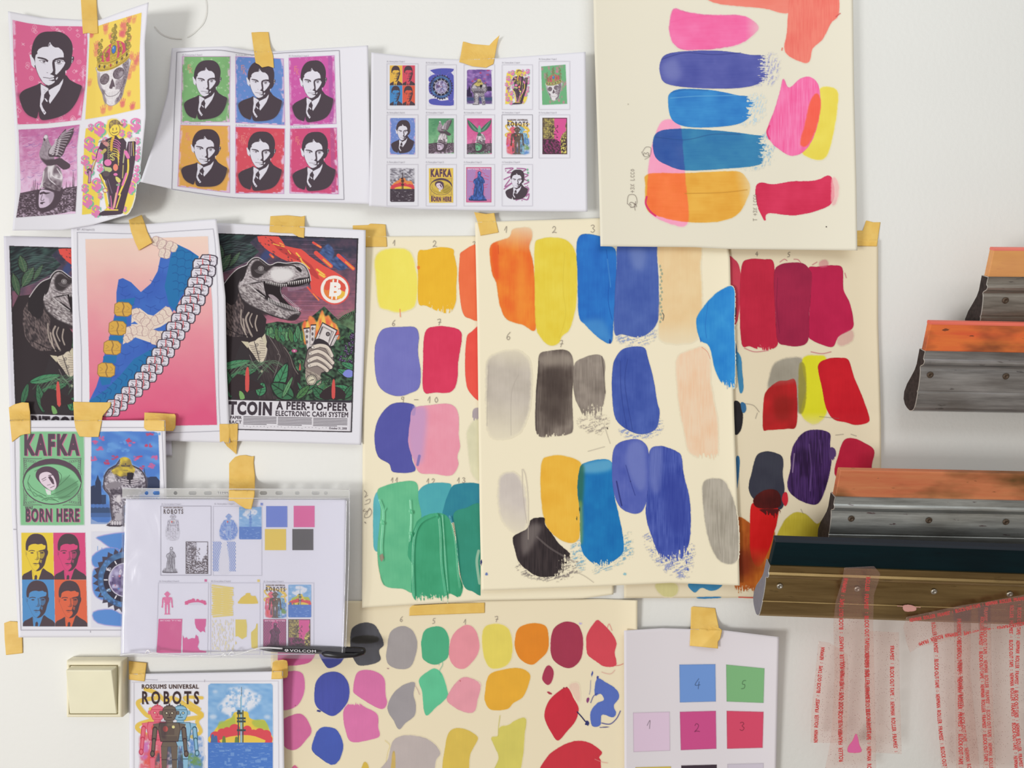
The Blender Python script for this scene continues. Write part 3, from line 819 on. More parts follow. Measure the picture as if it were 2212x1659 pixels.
def dinosaur(c, dst, blue=0.0):
    g = Pen(c, (448, 500, 773, 935), dst)
    g.pre = lambda p: np.stack([p[..., 0]+.030*(p[..., 1]-500), p[..., 1]-.022*(p[..., 0]-448)], -1)
    k = (62, 54, 60); g.bg(k) if False else None
    src = g.src
    pre = g.pre; g.pre = None
    g.bg((66, 60, 72))
    t0 = g.T(np.array([600., 500.])); t1 = g.T(np.array([600., 720.]))
    sky = grad((66, 66, 84), (196, 116, 136), *t0, *t1, noise=.5, ns=12)
    g.fill([(448, 500), (773, 500), (773, 730), (448, 730)], sky)
    g.pre = pre
    r = random.Random(11)
    # ruled engraving lines in the sky
    for i in range(60):
        y = 512+i*3.5
        x = 560+r.uniform(-20, 120); L = r.uniform(40, 150)
        g.line([(x, y), (x+L, y+r.uniform(-1, 1))], 1.0, (58, 48, 66) if i % 3 else (150, 120, 160), a=.45)
    g.fill([(448, 500), (560, 500), (540, 520), (560, 540), (540, 560), (500, 580), (448, 600)], grain((44, 46, 52), (72, 96, 92), 14, 3, -25, 3, 1.2))
    for x0, y0, x1, y1, w in ((480, 560, 470, 520, 22), (470, 590, 500, 545, 24), (452, 560, 462, 610, 20), (496, 575, 520, 540, 12)):
        leaf(g, x0, y0, x1, y1, w, (74, 100, 78), (110, 130, 100))
    for i in range(14):
        y = 520+i*5; g.line([(478, y+4), (505, y-2), (545, y+r.uniform(-6, 12))], .9, (150, 160, 170), sm=4, a=.4)
    g.fill([(560, 560), (575, 535), (590, 545), (574, 560), (586, 566)], (66, 84, 140), sm=2, a=.7, soft=2)
    for p in ([(690, 540), (708, 520), (722, 540), (716, 560), (735, 575), (715, 572), (690, 556)], [(716, 555), (740, 545), (752, 570), (730, 580)]):
        g.fill(p, grain((60, 70, 110), (92, 120, 176), 7, 3, 30, 3), sm=2, soft=1.5)
    # meteor
    g.fill([(556, 506), (602, 506), (616, 526), (650, 533), (668, 548), (700, 570), (738, 592), (752, 622), (736, 650), (715, 655), (694, 644), (672, 624), (668, 590), (655, 566), (620, 560), (596, 548), (570, 530)], (236, 92, 84), sm=2)
    for p in ([(580, 508), (598, 522), (630, 540), (648, 560), (620, 548), (600, 534)], [(640, 548), (672, 568), (690, 600), (672, 590), (650, 566)]):
        g.fill(p, (200, 74, 74), sm=2)
    for p, w in (([(590, 522), (604, 526), (614, 528)], 2.2), ([(640, 542), (648, 552), (654, 566)], 4), ([(652, 560), (668, 576)], 3), ([(690, 588), (704, 596), (716, 594)], 6), ([(684, 578), (700, 590)], 5), ([(604, 520), (612, 524)], 2), ([(622, 536), (628, 544)], 2)):
        g.line(p, w, (250, 164, 70), sm=3); g.line(p, w*.4, (252, 220, 110), sm=3)
    for a, b, w in (((676, 518), (692, 528), 5), ((682, 541), (714, 570), 9), ((730, 546), (762, 575), 8), ((584, 546), (590, 552), 5), ((664, 618), (688, 646), 4)):
        g.line([a, b], w, (236, 92, 84)); g.line([((a[0]+b[0])/2, (a[1]+b[1])/2), b], w*.45, (250, 160, 80))
    for i in range(34):
        t = r.random(); g.ell(560+100*t, 512+60*t+r.uniform(-14, 20), 2.2, 1.2, (70, 56, 68), rot=35, a=.5)
    g.ell(722, 622, 33, 34, (236, 92, 84)); g.ell(722, 622, 30, 31, (252, 246, 240)); g.ell(722, 622, 23.5, 24, (238, 138, 74))
    g.fill([(722, 598), (744, 610), (744, 626), (722, 622)], (232, 96, 80), sm=2); g.fill([(728, 624), (745, 628), (738, 642), (722, 640)], (246, 196, 80), sm=2)
    g.fill([(704, 604), (716, 600), (712, 622), (700, 622)], (232, 96, 80), sm=2)
    g.text('B', 710, 606, 736, 638, (254, 250, 246), bold=.06, skew=3)
    for x in (718, 727): g.line([(x+1.6, 601), (x+1, 607)], 3.2, (254, 250, 246)); g.line([(x-1, 637), (x-1.6, 643)], 3.2, (254, 250, 246))
    # jungle
    g.fill([(560, 712), (575, 700), (600, 695), (640, 700), (665, 690), (700, 660), (730, 690), (740, 680), (765, 668), (775, 665), (775, 870), (440, 870), (440, 720)], grain((40, 46, 44), (84, 120, 92), 5, 4, 30, 13, 1.4), sm=1)
    greens = [(78, 146, 106), (96, 150, 110), (112, 168, 118), (70, 120, 88), (86, 132, 84)]
    for i in range(16):
        x = 578+i*6; y = 700+r.uniform(0, 10)
        leaf(g, x, y+34, x+r.uniform(-8, 8), y, 13, greens[i % 5], (54, 84, 62))
    for i in range(60):
        x = r.uniform(580, 770); y = r.uniform(705, 800)
        if 650 < x < 730 and y > 700: continue
        a = r.uniform(0, 6.28); L = r.uniform(10, 22)
        leaf(g, x, y, x+L*math.cos(a), y+L*math.sin(a), r.uniform(4, 9), greens[i % 5], (50, 70, 56))
    for i in range(26):
        a = -2.9+i*.11; g.line([(765, 715), (765+30*math.cos(a), 705+24*math.sin(a)), (765+52*math.cos(a), 715+50*math.sin(a))], 1.3, (120, 150, 110), sm=4, a=.8)
    for i in range(46):
        t = r.random(); x = 762-18*t+r.uniform(-11, 11)*(.5+t); y = 722+66*t
        g.ell(x, y, 3.4, 2.3, (52, 42, 62), rot=r.uniform(0, 180)); g.ell(x+.6, y-.5, 2, 1.2, (128, 106, 150), rot=r.uniform(0, 180))
    g.ell(636, 760, 6, 4, (190, 90, 140)); g.ell(636, 760, 2.4, 2, (240, 180, 200))
    # flames
    fl = grain((238, 96, 78), (250, 190, 90), 7, 12, 0, 4, 1.2)
    g.fill([(655, 720), (652, 705), (658, 692), (664, 696), (668, 682), (678, 686), (684, 696), (690, 680), (696, 668), (702, 682), (710, 680), (718, 694), (726, 700), (732, 716), (730, 735), (700, 720), (670, 740), (658, 745)], fl, sm=3, soft=.8)
    for x, y, s in ((664, 700, 9), (698, 690, 12), (716, 704, 9)): g.fill([(x-s*.4, y+s), (x, y-s), (x+s*.5, y+s)], (252, 206, 100), sm=2, soft=1)
    # body
    g.fill([(440, 640), (485, 607), (520, 600), (560, 670), (576, 690), (572, 720), (580, 728), (612, 750), (630, 772), (640, 800), (650, 815), (640, 860), (600, 868), (440, 868)], (58, 50, 54), sm=2)
    g.fill([(470, 640), (500, 610), (530, 640), (525, 680), (540, 720), (500, 730), (470, 700)], grain((62, 54, 58), (128, 112, 112), 5, 2, 70, 5, 1.3), sm=2)
    for pts, w in (([(538, 676), (532, 690), (538, 712), (545, 728)], 4), ([(545, 678), (540, 692), (546, 708)], 2.5), ([(556, 682), (552, 700), (556, 716)], 3), ([(522, 670), (522, 700), (535, 730)], 2.5), ([(526, 690), (530, 720)], 3)):
        g.line(pts, w, (190, 176, 166), sm=4, a=.9)
    g.line([(485, 708), (520, 725), (545, 728)], 1.4, (40, 34, 38), sm=3)
    # jacket
    g.fill([(522, 742), (545, 770), (575, 800), (575, 868), (470, 868), (500, 800)], (60, 54, 58), sm=1)
    g.fill([(575, 724), (600, 738), (618, 752), (630, 775), (640, 806), (628, 868), (560, 868), (566, 800), (580, 752)], grain((56, 48, 52), (84, 74, 76), 12, 2, 75, 7, .8), sm=1)
    g.fill([(552, 738), (564, 730), (576, 752), (578, 760), (570, 784), (560, 786), (548, 768), (534, 746)], (222, 210, 190), sm=2)
    for i in range(8): g.line([(540+i*2, 748+i*4.5), (556+i*1.2, 752+i*4)], 1.4, (110, 98, 96), sm=2, a=.8); g.line([(562, 738+i*5.5), (575-i*.4, 740+i*5)], 1.3, (130, 118, 112), a=.7)
    g.line([(550, 740), (556, 762), (562, 786)], 1.4, k)
    for y, x in ((747, 556), (764, 560)): g.ell(x, y, 3.2, 3.2, k); g.ell(x, y, 2.2, 2.2, (230, 220, 200)); g.ell(x, y, .8, .8, k)
    g.fill([(522, 739), (538, 741), (536, 755)], (214, 204, 180)); g.fill([(566, 731), (573, 722), (577, 740), (575, 753)], (214, 204, 180))
    g.line([(580, 726), (602, 762), (600, 768), (606, 772), (592, 820)], 1.3, (150, 140, 138), sm=2, a=.8); g.line([(578, 756), (574, 780), (562, 796), (550, 792), (540, 770)], 1.3, (150, 140, 138), sm=3, a=.8)
    g.line([(614, 752), (626, 770), (634, 795), (644, 812)], 1.2, (170, 160, 150), sm=3, a=.8)
    g.ell(566, 806, 2.6, 3, (190, 180, 160))
    # head
    head = [(485, 612), (500, 592), (515, 578), (533, 570), (536, 565), (546, 555), (558, 553), (568, 559), (578, 567), (586, 569), (600, 563), (618, 565), (640, 562), (654, 566), (663, 575), (669, 590), (671, 603), (667, 612),
            (655, 616), (630, 618), (610, 618), (607, 640), (622, 658), (648, 672), (649, 678), (641, 690), (630, 693), (612, 690), (590, 684), (560, 672), (535, 660), (522, 648), (516, 632), (512, 650), (500, 660), (480, 640)]
    g.fill(head, (52, 46, 50), sm=2)
    g.line(smooth(head[:17], 3, False), 1.6, (232, 226, 228))
    sk0 = grain((150, 140, 144), (216, 208, 212), 3, 2, 20, 3, 1.2)
    g.fill([(515, 618), (520, 604), (530, 590), (536, 574), (545, 560), (560, 557), (575, 570), (600, 572), (640, 566), (656, 570), (666, 588), (664, 596), (648, 597), (630, 604), (614, 609), (600, 610), (585, 608), (572, 605), (548, 609), (530, 614), (520, 622)], sk0, sm=2, soft=.8)
    g.fill([(585, 582), (600, 577), (625, 578), (636, 590), (622, 602), (600, 606), (586, 598)], (232, 228, 230), sm=2, soft=2.5)
    g.fill([(544, 592), (542, 575), (550, 562), (562, 560), (574, 570), (590, 572), (582, 580), (570, 590), (560, 598), (550, 598)], (66, 58, 62), sm=2, soft=1)
    g.line([(586, 571), (610, 571), (634, 570), (642, 578), (650, 584)], 2.4, (60, 52, 56), sm=3)
    g.ell(646, 578, 7, 3.2, (48, 42, 46), rot=40)
    g.ring(564, 577, 5.5, 4.5, 1, (200, 192, 196)); g.ell(564, 577, 3, 3, (212, 206, 208)); g.ell(564, 577, 1, 2.2, (50, 44, 48))
    for q in (8, 11, 14): g.ring(564, 577, q, q*.8, .8, (190, 182, 186), a0=40, a1=160, a=.7)
    g.fill([(527, 600), (532, 585), (530, 578), (522, 598), (520, 608)], (54, 48, 52), sm=2)
    g.line([(540, 596), (556, 604), (576, 602), (596, 608)], 1.2, (80, 70, 76), sm=3)
    # lower jaw
    g.fill([(516, 622), (528, 614), (545, 612), (556, 628), (572, 644), (590, 656), (612, 668), (630, 672), (648, 673), (647, 680), (639, 689), (628, 691), (610, 687), (586, 679), (560, 668), (538, 658), (524, 644)], grain((110, 100, 104), (206, 198, 200), 4, 2, 30, 5, 1.3), sm=2, soft=1)
    g.fill([(620, 692), (640, 690), (649, 677), (640, 676), (628, 682)], (60, 52, 56), sm=2, soft=1)
    g.fill([(524, 646), (545, 662), (580, 680), (560, 680), (530, 664)], (60, 52, 56), sm=2, soft=2)
    # mouth
    g.fill([(569, 607), (590, 612), (612, 614), (640, 605), (664, 598), (668, 606), (655, 616), (630, 618), (611, 617), (607, 625), (610, 640), (622, 654), (645, 671), (628, 670), (605, 660), (585, 648), (574, 636), (570, 622)], (46, 38, 42), sm=1)
    g.fill([(538, 614), (556, 610), (569, 607), (571, 620), (575, 638), (560, 626), (548, 618)], grain((120, 108, 112), (210, 202, 206), 6, 2, 50, 3, 1.2), sm=1)
    g.line([(538, 614), (552, 626), (572, 641)], 1.4, (230, 224, 226), sm=2)
    g.fill([(580, 635), (590, 636), (602, 646), (604, 654), (594, 650), (584, 642)], (170, 156, 164), sm=2)
    for i in range(22):
        t = i/21; x = 575+t*91; y = 606+6*math.sin(t*3.1)*(1 if t < .5 else .3)-t*7*max(0, t-.3)*1.6
        h = 6+4*t if i % 1 == 0 else 6
        g.fill([(x-1.4, y), (x+1.4, y), (x+.2, y+h)], (238, 232, 232))
    for i in range(18):
        t = i/17; x = 622+t*42; y = 622-10*t*t
        g.line([(x, y-3), (x+.6, y+4)], 1, (190, 176, 196), a=.8)
    for i in range(20):
        t = i/19; x = 580+t*64; y = 648+26*t-4*t*t
        g.line([(x, y+2), (x+.8, y-5)], 1.6, (232, 226, 228)); g.line([(x, y+4), (x+2, y+10)], .8, (214, 206, 210), a=.7)
    for i in range(16):
        t = i/15; x = 609+t*38; y = 638+32*t
        g.line([(x, y), (x+3.4, y-3.5)], 1.3, (206, 196, 204), a=.85)
    g.line([(607, 616), (606, 628), (612, 642)], 1, (190, 180, 186), sm=3)
    # money
    def bill(p):
        g.fill(p, k); q = np.array(p, float); m = q.mean(0); g.fill(m+(q-m)*.9, (232, 224, 224)); g.fill(m+(q-m)*.72, (170, 160, 160)); g.fill(m+(q-m)*.6, (228, 220, 220))
    bill([(655, 709), (669, 707), (674, 762), (664, 762)]); bill([(671, 701), (683, 700), (678, 752), (668, 757)]); bill([(706, 730), (733, 722), (720, 748), (706, 752)]); bill([(696, 695), (729, 713), (713, 750), (674, 748)])
    g.ell(708, 722, 4.5, 5, k); g.ell(708, 722, 2.6, 3, (140, 130, 130)); g.line([(696, 706), (690, 722)], 2, k); g.line([(716, 716), (710, 738)], 1.2, k)
    for y in (716, 728, 740): g.ell(663, y, 2.2, 4, (110, 100, 104)); g.ell(675, y-6, 2.2, 4, (110, 100, 104))
    g.fill([(680, 736), (690, 732), (706, 740), (710, 750), (680, 750)], k, sm=2)
    # hand with a wrist watch
    hand = [(664, 756), (676, 748), (700, 744), (713, 750), (719, 765), (722, 780), (720, 798), (708, 806), (694, 810), (690, 822), (668, 822), (664, 808), (656, 795), (660, 775)]
    g.fill(hand, k, sm=2); q = np.array(hand, float); m = q.mean(0); g.fill(m+(q-m)*.93, (150, 136, 132), sm=2)
    for p in ([(676, 752), (690, 748), (706, 752), (716, 770)], [(670, 766), (686, 761), (702, 768), (718, 786)], [(667, 782), (684, 775), (700, 783), (714, 796)], [(668, 793), (684, 789), (698, 796), (706, 803)]):
        g.line(p, 10, k, sm=4); g.line(p, 8, (228, 216, 204), sm=4)
        g.ell(p[0][0]-.5, p[0][1], 3, 2.2, (246, 240, 232)); g.ring(p[0][0]-.5, p[0][1], 3, 2.2, .7, k)
        g.line([(p[1][0], p[1][1]+3), (p[2][0], p[2][1]+3.5), (p[3][0]-2, p[3][1]+1)], 1.4, (160, 146, 140), sm=3)
    g.fill([(660, 800), (672, 806), (688, 812), (694, 822), (690, 836), (664, 836)], grain((120, 108, 104), (206, 194, 180), 6, 2, 40, 3), sm=2)
    for i in range(14): leaf(g, 650+r.uniform(-10, 60), 860, 640+r.uniform(0, 90), 818+r.uniform(0, 20), 7, greens[i % 5], (50, 70, 56))
    g.ell(673, 825, 12, 12.5, k); g.ell(673, 825, 10.6, 11, (226, 218, 196)); g.ring(673, 825, 9, 9.4, .8, k)
    g.line([(673, 825), (678, 824)], 1.6, k); g.line([(673, 825), (668, 828)], 1, k)
    for i in range(12): a = i*math.pi/6; g.ell(673+7.5*math.cos(a), 825+7.8*math.sin(a), .7, .7, k)
    # near leaves
    for x0, y0, x1, y1, w, cc in ((470, 800, 545, 782, 20, 0), (480, 830, 560, 800, 22, 3), (500, 868, 490, 800, 22, 3), (592, 860, 622, 785, 30, 0), (560, 862, 570, 830, 26, 0), (636, 866, 585, 832, 40, 3), (640, 868, 670, 836, 18, 4),
                                 (610, 866, 634, 815, 10, 2), (760, 850, 720, 838, 20, 0), (774, 820, 726, 800, 18, 0), (740, 868, 772, 830, 20, 3), (700, 868, 676, 840, 24, 3), (770, 800, 735, 785, 16, 0), (452, 850, 470, 800, 16, 3)):
        leaf(g, x0, y0, x1, y1, w, greens[cc], (44, 64, 52))
    for i in range(30):
        x = r.uniform(470, 560); g.line([(x, 800+r.uniform(0, 30)), (x+30, 780+r.uniform(0, 12)), (x+54, 792+r.uniform(0, 20))], 1, (110, 150, 116), sm=4, a=.6)
    g.fill([(494, 838), (514, 812), (540, 822), (572, 842), (540, 850), (520, 866), (500, 860)], (60, 50, 54), sm=2); g.fill([(690, 858), (712, 838), (740, 846), (745, 866), (700, 868)], (60, 50, 54), sm=2)
    for x, y0, y1, w in ((535, 796, 848, 8), (720, 822, 864, 7), (648, 787, 803, 3.4)):
        g.fill([(x-w*.5, y1), (x-w*.45, y0+12), (x+w*.1, y0), (x+w*.5, y0+10), (x+w*.5, y1)], (222, 92, 88), sm=2)
    g.fill([(518, 850), (526, 854), (530, 866), (520, 868)], (130, 180, 110), sm=2)
    if not blue:
        g.fill([(740, 812), (746, 803), (754, 801), (762, 806), (761, 816), (750, 819)], (138, 146, 226), sm=3)
    # caption panel
    g.pre = None
    x0, x1 = 448, 773
    g.rect(x0, 868, x1-2, 936, (234, 231, 240)); 
    g.line([(x0, 868), (x1, 868)], 1.5, k); g.line([(x0, 500.5), (x1, 500.5)], 3, (46, 42, 46)); g.line([(x1-1, 500), (x1-1, 935)], 3.4, (52, 48, 54)); g.line([(x1-4.4, 868), (x1-4.4, 935)], 1.2, (200, 196, 204))
    g.line([(x0, 934), (x1, 934)], 2.6, k); g.line([(x0+.6, 500), (x0+.6, 935)], 2.6, (46, 42, 46))
    kk = (70, 60, 70)
    g.text('BITCOIN', 482, 871, 600, 902, kk, bold=.055, space=1.16)
    g.text('A PEER-TO-PEER', 609, 869, 763, 888, kk, bold=.042, space=1.12)
    g.text('ELECTRONIC CASH SYSTEM', 608, 890, 764, 902, kk, bold=.036, space=1.12)
    g.text('WHITE PAPER', 480, 904, 536, 911, kk, bold=.03); g.text('ABSTRACT', 480, 914, 536, 921, kk, bold=.03, space=1.2)
    for xa, xb in ((540, 610), (614, 686), (690, 762)):
        for j in range(6):
            xe = xb if j < 5 else xa+(xb-xa)*.7
            y = 905+j*3.3
            x = xa
            while x < xe:
                w = r.uniform(3, 9); g.line([(x, y), (min(xe, x+w), y)], 1.5, (70, 62, 72), a=.85); x += w+1
    for i in range(26): g.ell(540+i*7.4, 926+(i % 5 == 2)*2.2, .8, .8, kk, a=.6)
    g.text('October 31, 2008', 724, 924, 762, 930, kk, bold=.02)
    g.end()

def shoe(c, dst):
    g = Pen(c, (0, 0, 1593, 1659), dst, clip=False)
    q = [(612, 222), (1200, 210), (1490, 200), (1500, 420), (1520, 660), (1556, 1552), (1000, 1562), (645, 1560), (640, 1200), (625, 650)]
    t0 = g.T(np.array([1000., 260.])); t1 = g.T(np.array([1000., 1500.]))
    g.fill(q, grad((248, 214, 200), (232, 98, 140), *t0, *t1, noise=.12, ns=40))
    t2 = g.T(np.array([1000., 200.])); t3 = g.T(np.array([1000., 480.]))
    g.fill(q, grad((248, 220, 206), (246, 208, 204), *t2, *t3), mod=lambda X, Y: np.clip(1-(Y-t2[1])/(t3[1]-t2[1]), 0, 1)*.9)
    B1, B2, BL = (72, 118, 206), (44, 122, 184), (52, 84, 170)
    b = [(1265, 255), (1360, 300), (1425, 345), (1400, 500), (1290, 660), (1240, 740), (1180, 900), (1100, 1060), (980, 1200), (860, 1330), (740, 1440), (700, 1470), (655, 1470), (640, 1380), (690, 1280), (715, 1200), (740, 1080), (790, 900), (835, 700),
         (835, 600), (850, 510), (880, 500), (940, 530), (1010, 600), (1080, 540), (1130, 450), (1150, 350), (1200, 260)]
    g.fill(b, grain(B1, (66, 104, 196), 26, 18, 30, 3), sm=1)
    g.fill([(1265, 255), (1425, 345), (1390, 510), (1290, 640), (1260, 740), (1210, 690), (1180, 560), (1220, 360)], B2, sm=1)
    g.fill([(1140, 980), (1180, 1000), (1040, 1160), (800, 1400), (650, 1400), (640, 1380), (760, 1300), (860, 1200), (960, 1080)], B2, sm=1)
    for p in ([(840, 660), (970, 640), (955, 700), (840, 700)], [(815, 790), (905, 770), (910, 830), (820, 840)], [(780, 920), (880, 900), (890, 960), (785, 970)], [(740, 1060), (840, 1050), (830, 1110), (740, 1110)], [(710, 1200), (800, 1200), (790, 1260), (730, 1270)]):
        g.fill(p, B2)
    r = random.Random(3)
    def stack(x, y, s, a, col, ln, w=6, n=1):
        ca, sa = math.cos(a), math.sin(a)
        P = lambda u, v: (x+u*s*ca-v*s*sa, y+u*s*sa+v*s*ca)
        g.fill([P(-.9, -.55), (P(-.5, -.8)), P(.6, -.75), P(.95, -.4), P(.9, .5), P(.5, .75), P(-.7, .7), P(-.95, .4)], col, sm=1)
        g.line([P(-.9, -.55), P(-.5, -.8), P(.6, -.75), P(.95, -.4), P(.9, .5), P(.5, .75), P(-.7, .7), P(-.95, .4)], w*.6, ln, closed=True)
        g.line([P(-.1, -.8), P(.1, -.3), P(-.05, .2), P(.15, .75)], w, ln, sm=3)
        g.line([P(-.9, .35), P(.0, .25), P(.9, .3)], w*.45, ln, a=.6); g.line([P(-.7, -.3), P(-.4, -.1), P(-.7, .1)], w*.45, ln, sm=2, a=.6)
        g.line([P(.4, -.4), P(.7, -.1), P(.4, .1)], w*.45, ln, sm=2, a=.6)
    for x, y, a in ((880, 560, .5), (900, 620, 0), (1000, 640, -.4), (1060, 600, -.6), (1110, 520, -.8), (1080, 700, -.3), (1150, 640, -.7), (1140, 720, -.3), (900, 1040, .2), (960, 990, .3), (1060, 960, .1), (850, 1120, .2), (800, 1200, .5), (740, 1320, .2), (1170, 420, -1.1), (930, 690, 0)):
        g.line([(x-34, y-6), (x, y+10), (x+34, y-4)], 5, BL, sm=3, a=.65); g.line([(x, y+8), (x-4, y+40)], 4, BL, a=.5)
    for i in range(7):
        for j in range(3):
            x = 1250+j*55+i*3-(i > 3)*j*14; y = 300+i*58+j*12
            if y > 640: continue
            g.line([(x-22, y-8), (x+4, y-12), (x+26, y+6)], 6, (38, 96, 160), sm=3, a=.8); g.line([(x+20, y), (x+14, y+40)], 5, (38, 96, 160), a=.6)
    for i in range(12):
        x = 1120-i*38; y = 1010+i*33
        g.line([(x-10, y-24), (x+20, y-6), (x+10, y+24)], 6, (36, 92, 156), sm=3, a=.8)
    # pale lining bundles and the cross
    CR, CL = (240, 222, 208), (190, 158, 160)
    for x, y, s, a in ((1130, 240, 44, .3), (1180, 270, 50, .4), (1230, 275, 44, .4), (1180, 325, 44, .2)): stack(x, y, s, a, CR, CL)
    g.fill([(945, 740), (1000, 715), (1060, 760), (1100, 770), (1190, 700), (1235, 740), (1230, 800), (1150, 850), (1090, 870), (1190, 880), (1150, 980), (1070, 960), (970, 925), (880, 975), (890, 900), (940, 840)], CR, sm=1)
    g.fill([(930, 830), (965, 810), (990, 830)], B1); g.fill([(1090, 880), (1190, 840), (1180, 880)], B1)
    for x, y, s, a in ((975, 755, 40, 1.2), (1020, 790, 46, .7), (1060, 830, 46, .6), (1190, 750, 46, -.6), (1130, 800, 46, -.4), (1020, 880, 46, .1), (1110, 910, 46, .3), (940, 880, 46, -.3), (1120, 950, 40, .2), (920, 930, 36, -.6)): stack(x, y, s, a, CR, CL, 5)
    for x, y in ((882, 725), (842, 860), (805, 1000), (762, 1160)): stack(x, y, 66, .02, (226, 178, 84), (160, 124, 76), 8)
    # the sole of banknote rolls
    cl = smooth([(1470, 375), (1455, 470), (1420, 560), (1385, 660), (1330, 760), (1270, 860), (1210, 970), (1140, 1080), (1060, 1190), (970, 1290), (880, 1380), (800, 1440), (750, 1500)], 8, False)
    L = np.concatenate([[0], np.cumsum(np.hypot(*np.diff(cl, axis=0).T))])
    n = 19
    kk = (70, 60, 74)
    for i in range(n):
        for j in (0, 1):
            t = (i+.5*j)/n*L[-1]; x = np.interp(t, L, cl[:, 0]); y = np.interp(t, L, cl[:, 1])
            tx = np.interp(t+5, L, cl[:, 0])-x; ty = np.interp(t+5, L, cl[:, 1])-y; q = math.hypot(tx, ty)+1e-6
            nx, ny = -ty/q, tx/q
            off = (22 if j else -26)*(1-.25*i/n)
            x += nx*off; y += ny*off
            s = 66*(1-.22*i/n)
            ca, sa = .93, .2
            P = lambda u, v: (x+u*s*ca-v*s*sa, y+u*s*sa+v*s*ca)
            g.fill([P(-.9, -.6), P(.7, -.8), P(1, -.3), P(.9, .5), P(-.6, .75), P(-1, .3)], kk, sm=2)
            g.fill([P(-.8, -.5), P(.6, -.68), P(.86, -.25), P(.78, .4), P(-.55, .62), P(-.86, .25)], (230, 226, 238), sm=2)
            g.line([P(-.6, -.35), P(.5, -.5)], 3, kk, a=.8); g.line([P(-.6, .3), P(-.2, .1), P(-.5, -.1)], 5, kk, sm=3, a=.8)
            g.line([P(-.1, .5), P(.6, .3)], 3, kk, a=.8); g.line([P(.1, .1), P(.6, -.1)], 3, kk, a=.7)
            g.ell(*P(.2, -.1), 9, 9, kk); g.ell(*P(.2, -.1), 4, 4, (240, 236, 244))
            g.line([P(.0, -.7), P(.12, 0), P(-.05, .65)], 7, (222, 96, 104), sm=3, a=.9)
    g.end()
    g = Pen(c, (0, 0, 1593, 1659), dst, clip=False)
    gr = (150, 148, 164)
    g.line([(553, 172), (700, 176), (1000, 182), (1250, 165), (1528, 148)], 3, gr, sm=3); g.line([(553, 172), (560, 600), (582, 1000), (584, 1400)], 3, gr, sm=3)
    g.line([(1528, 148), (1545, 300), (1562, 700), (1566, 1300), (1580, 1590)], 3, gr, sm=3, a=.8); g.line([(1190, 1610), (1580, 1596)], 3, gr)
    g.text('07 - A1 kopie (1)', 553, 146, 675, 162, (120, 116, 130))
    g.end()

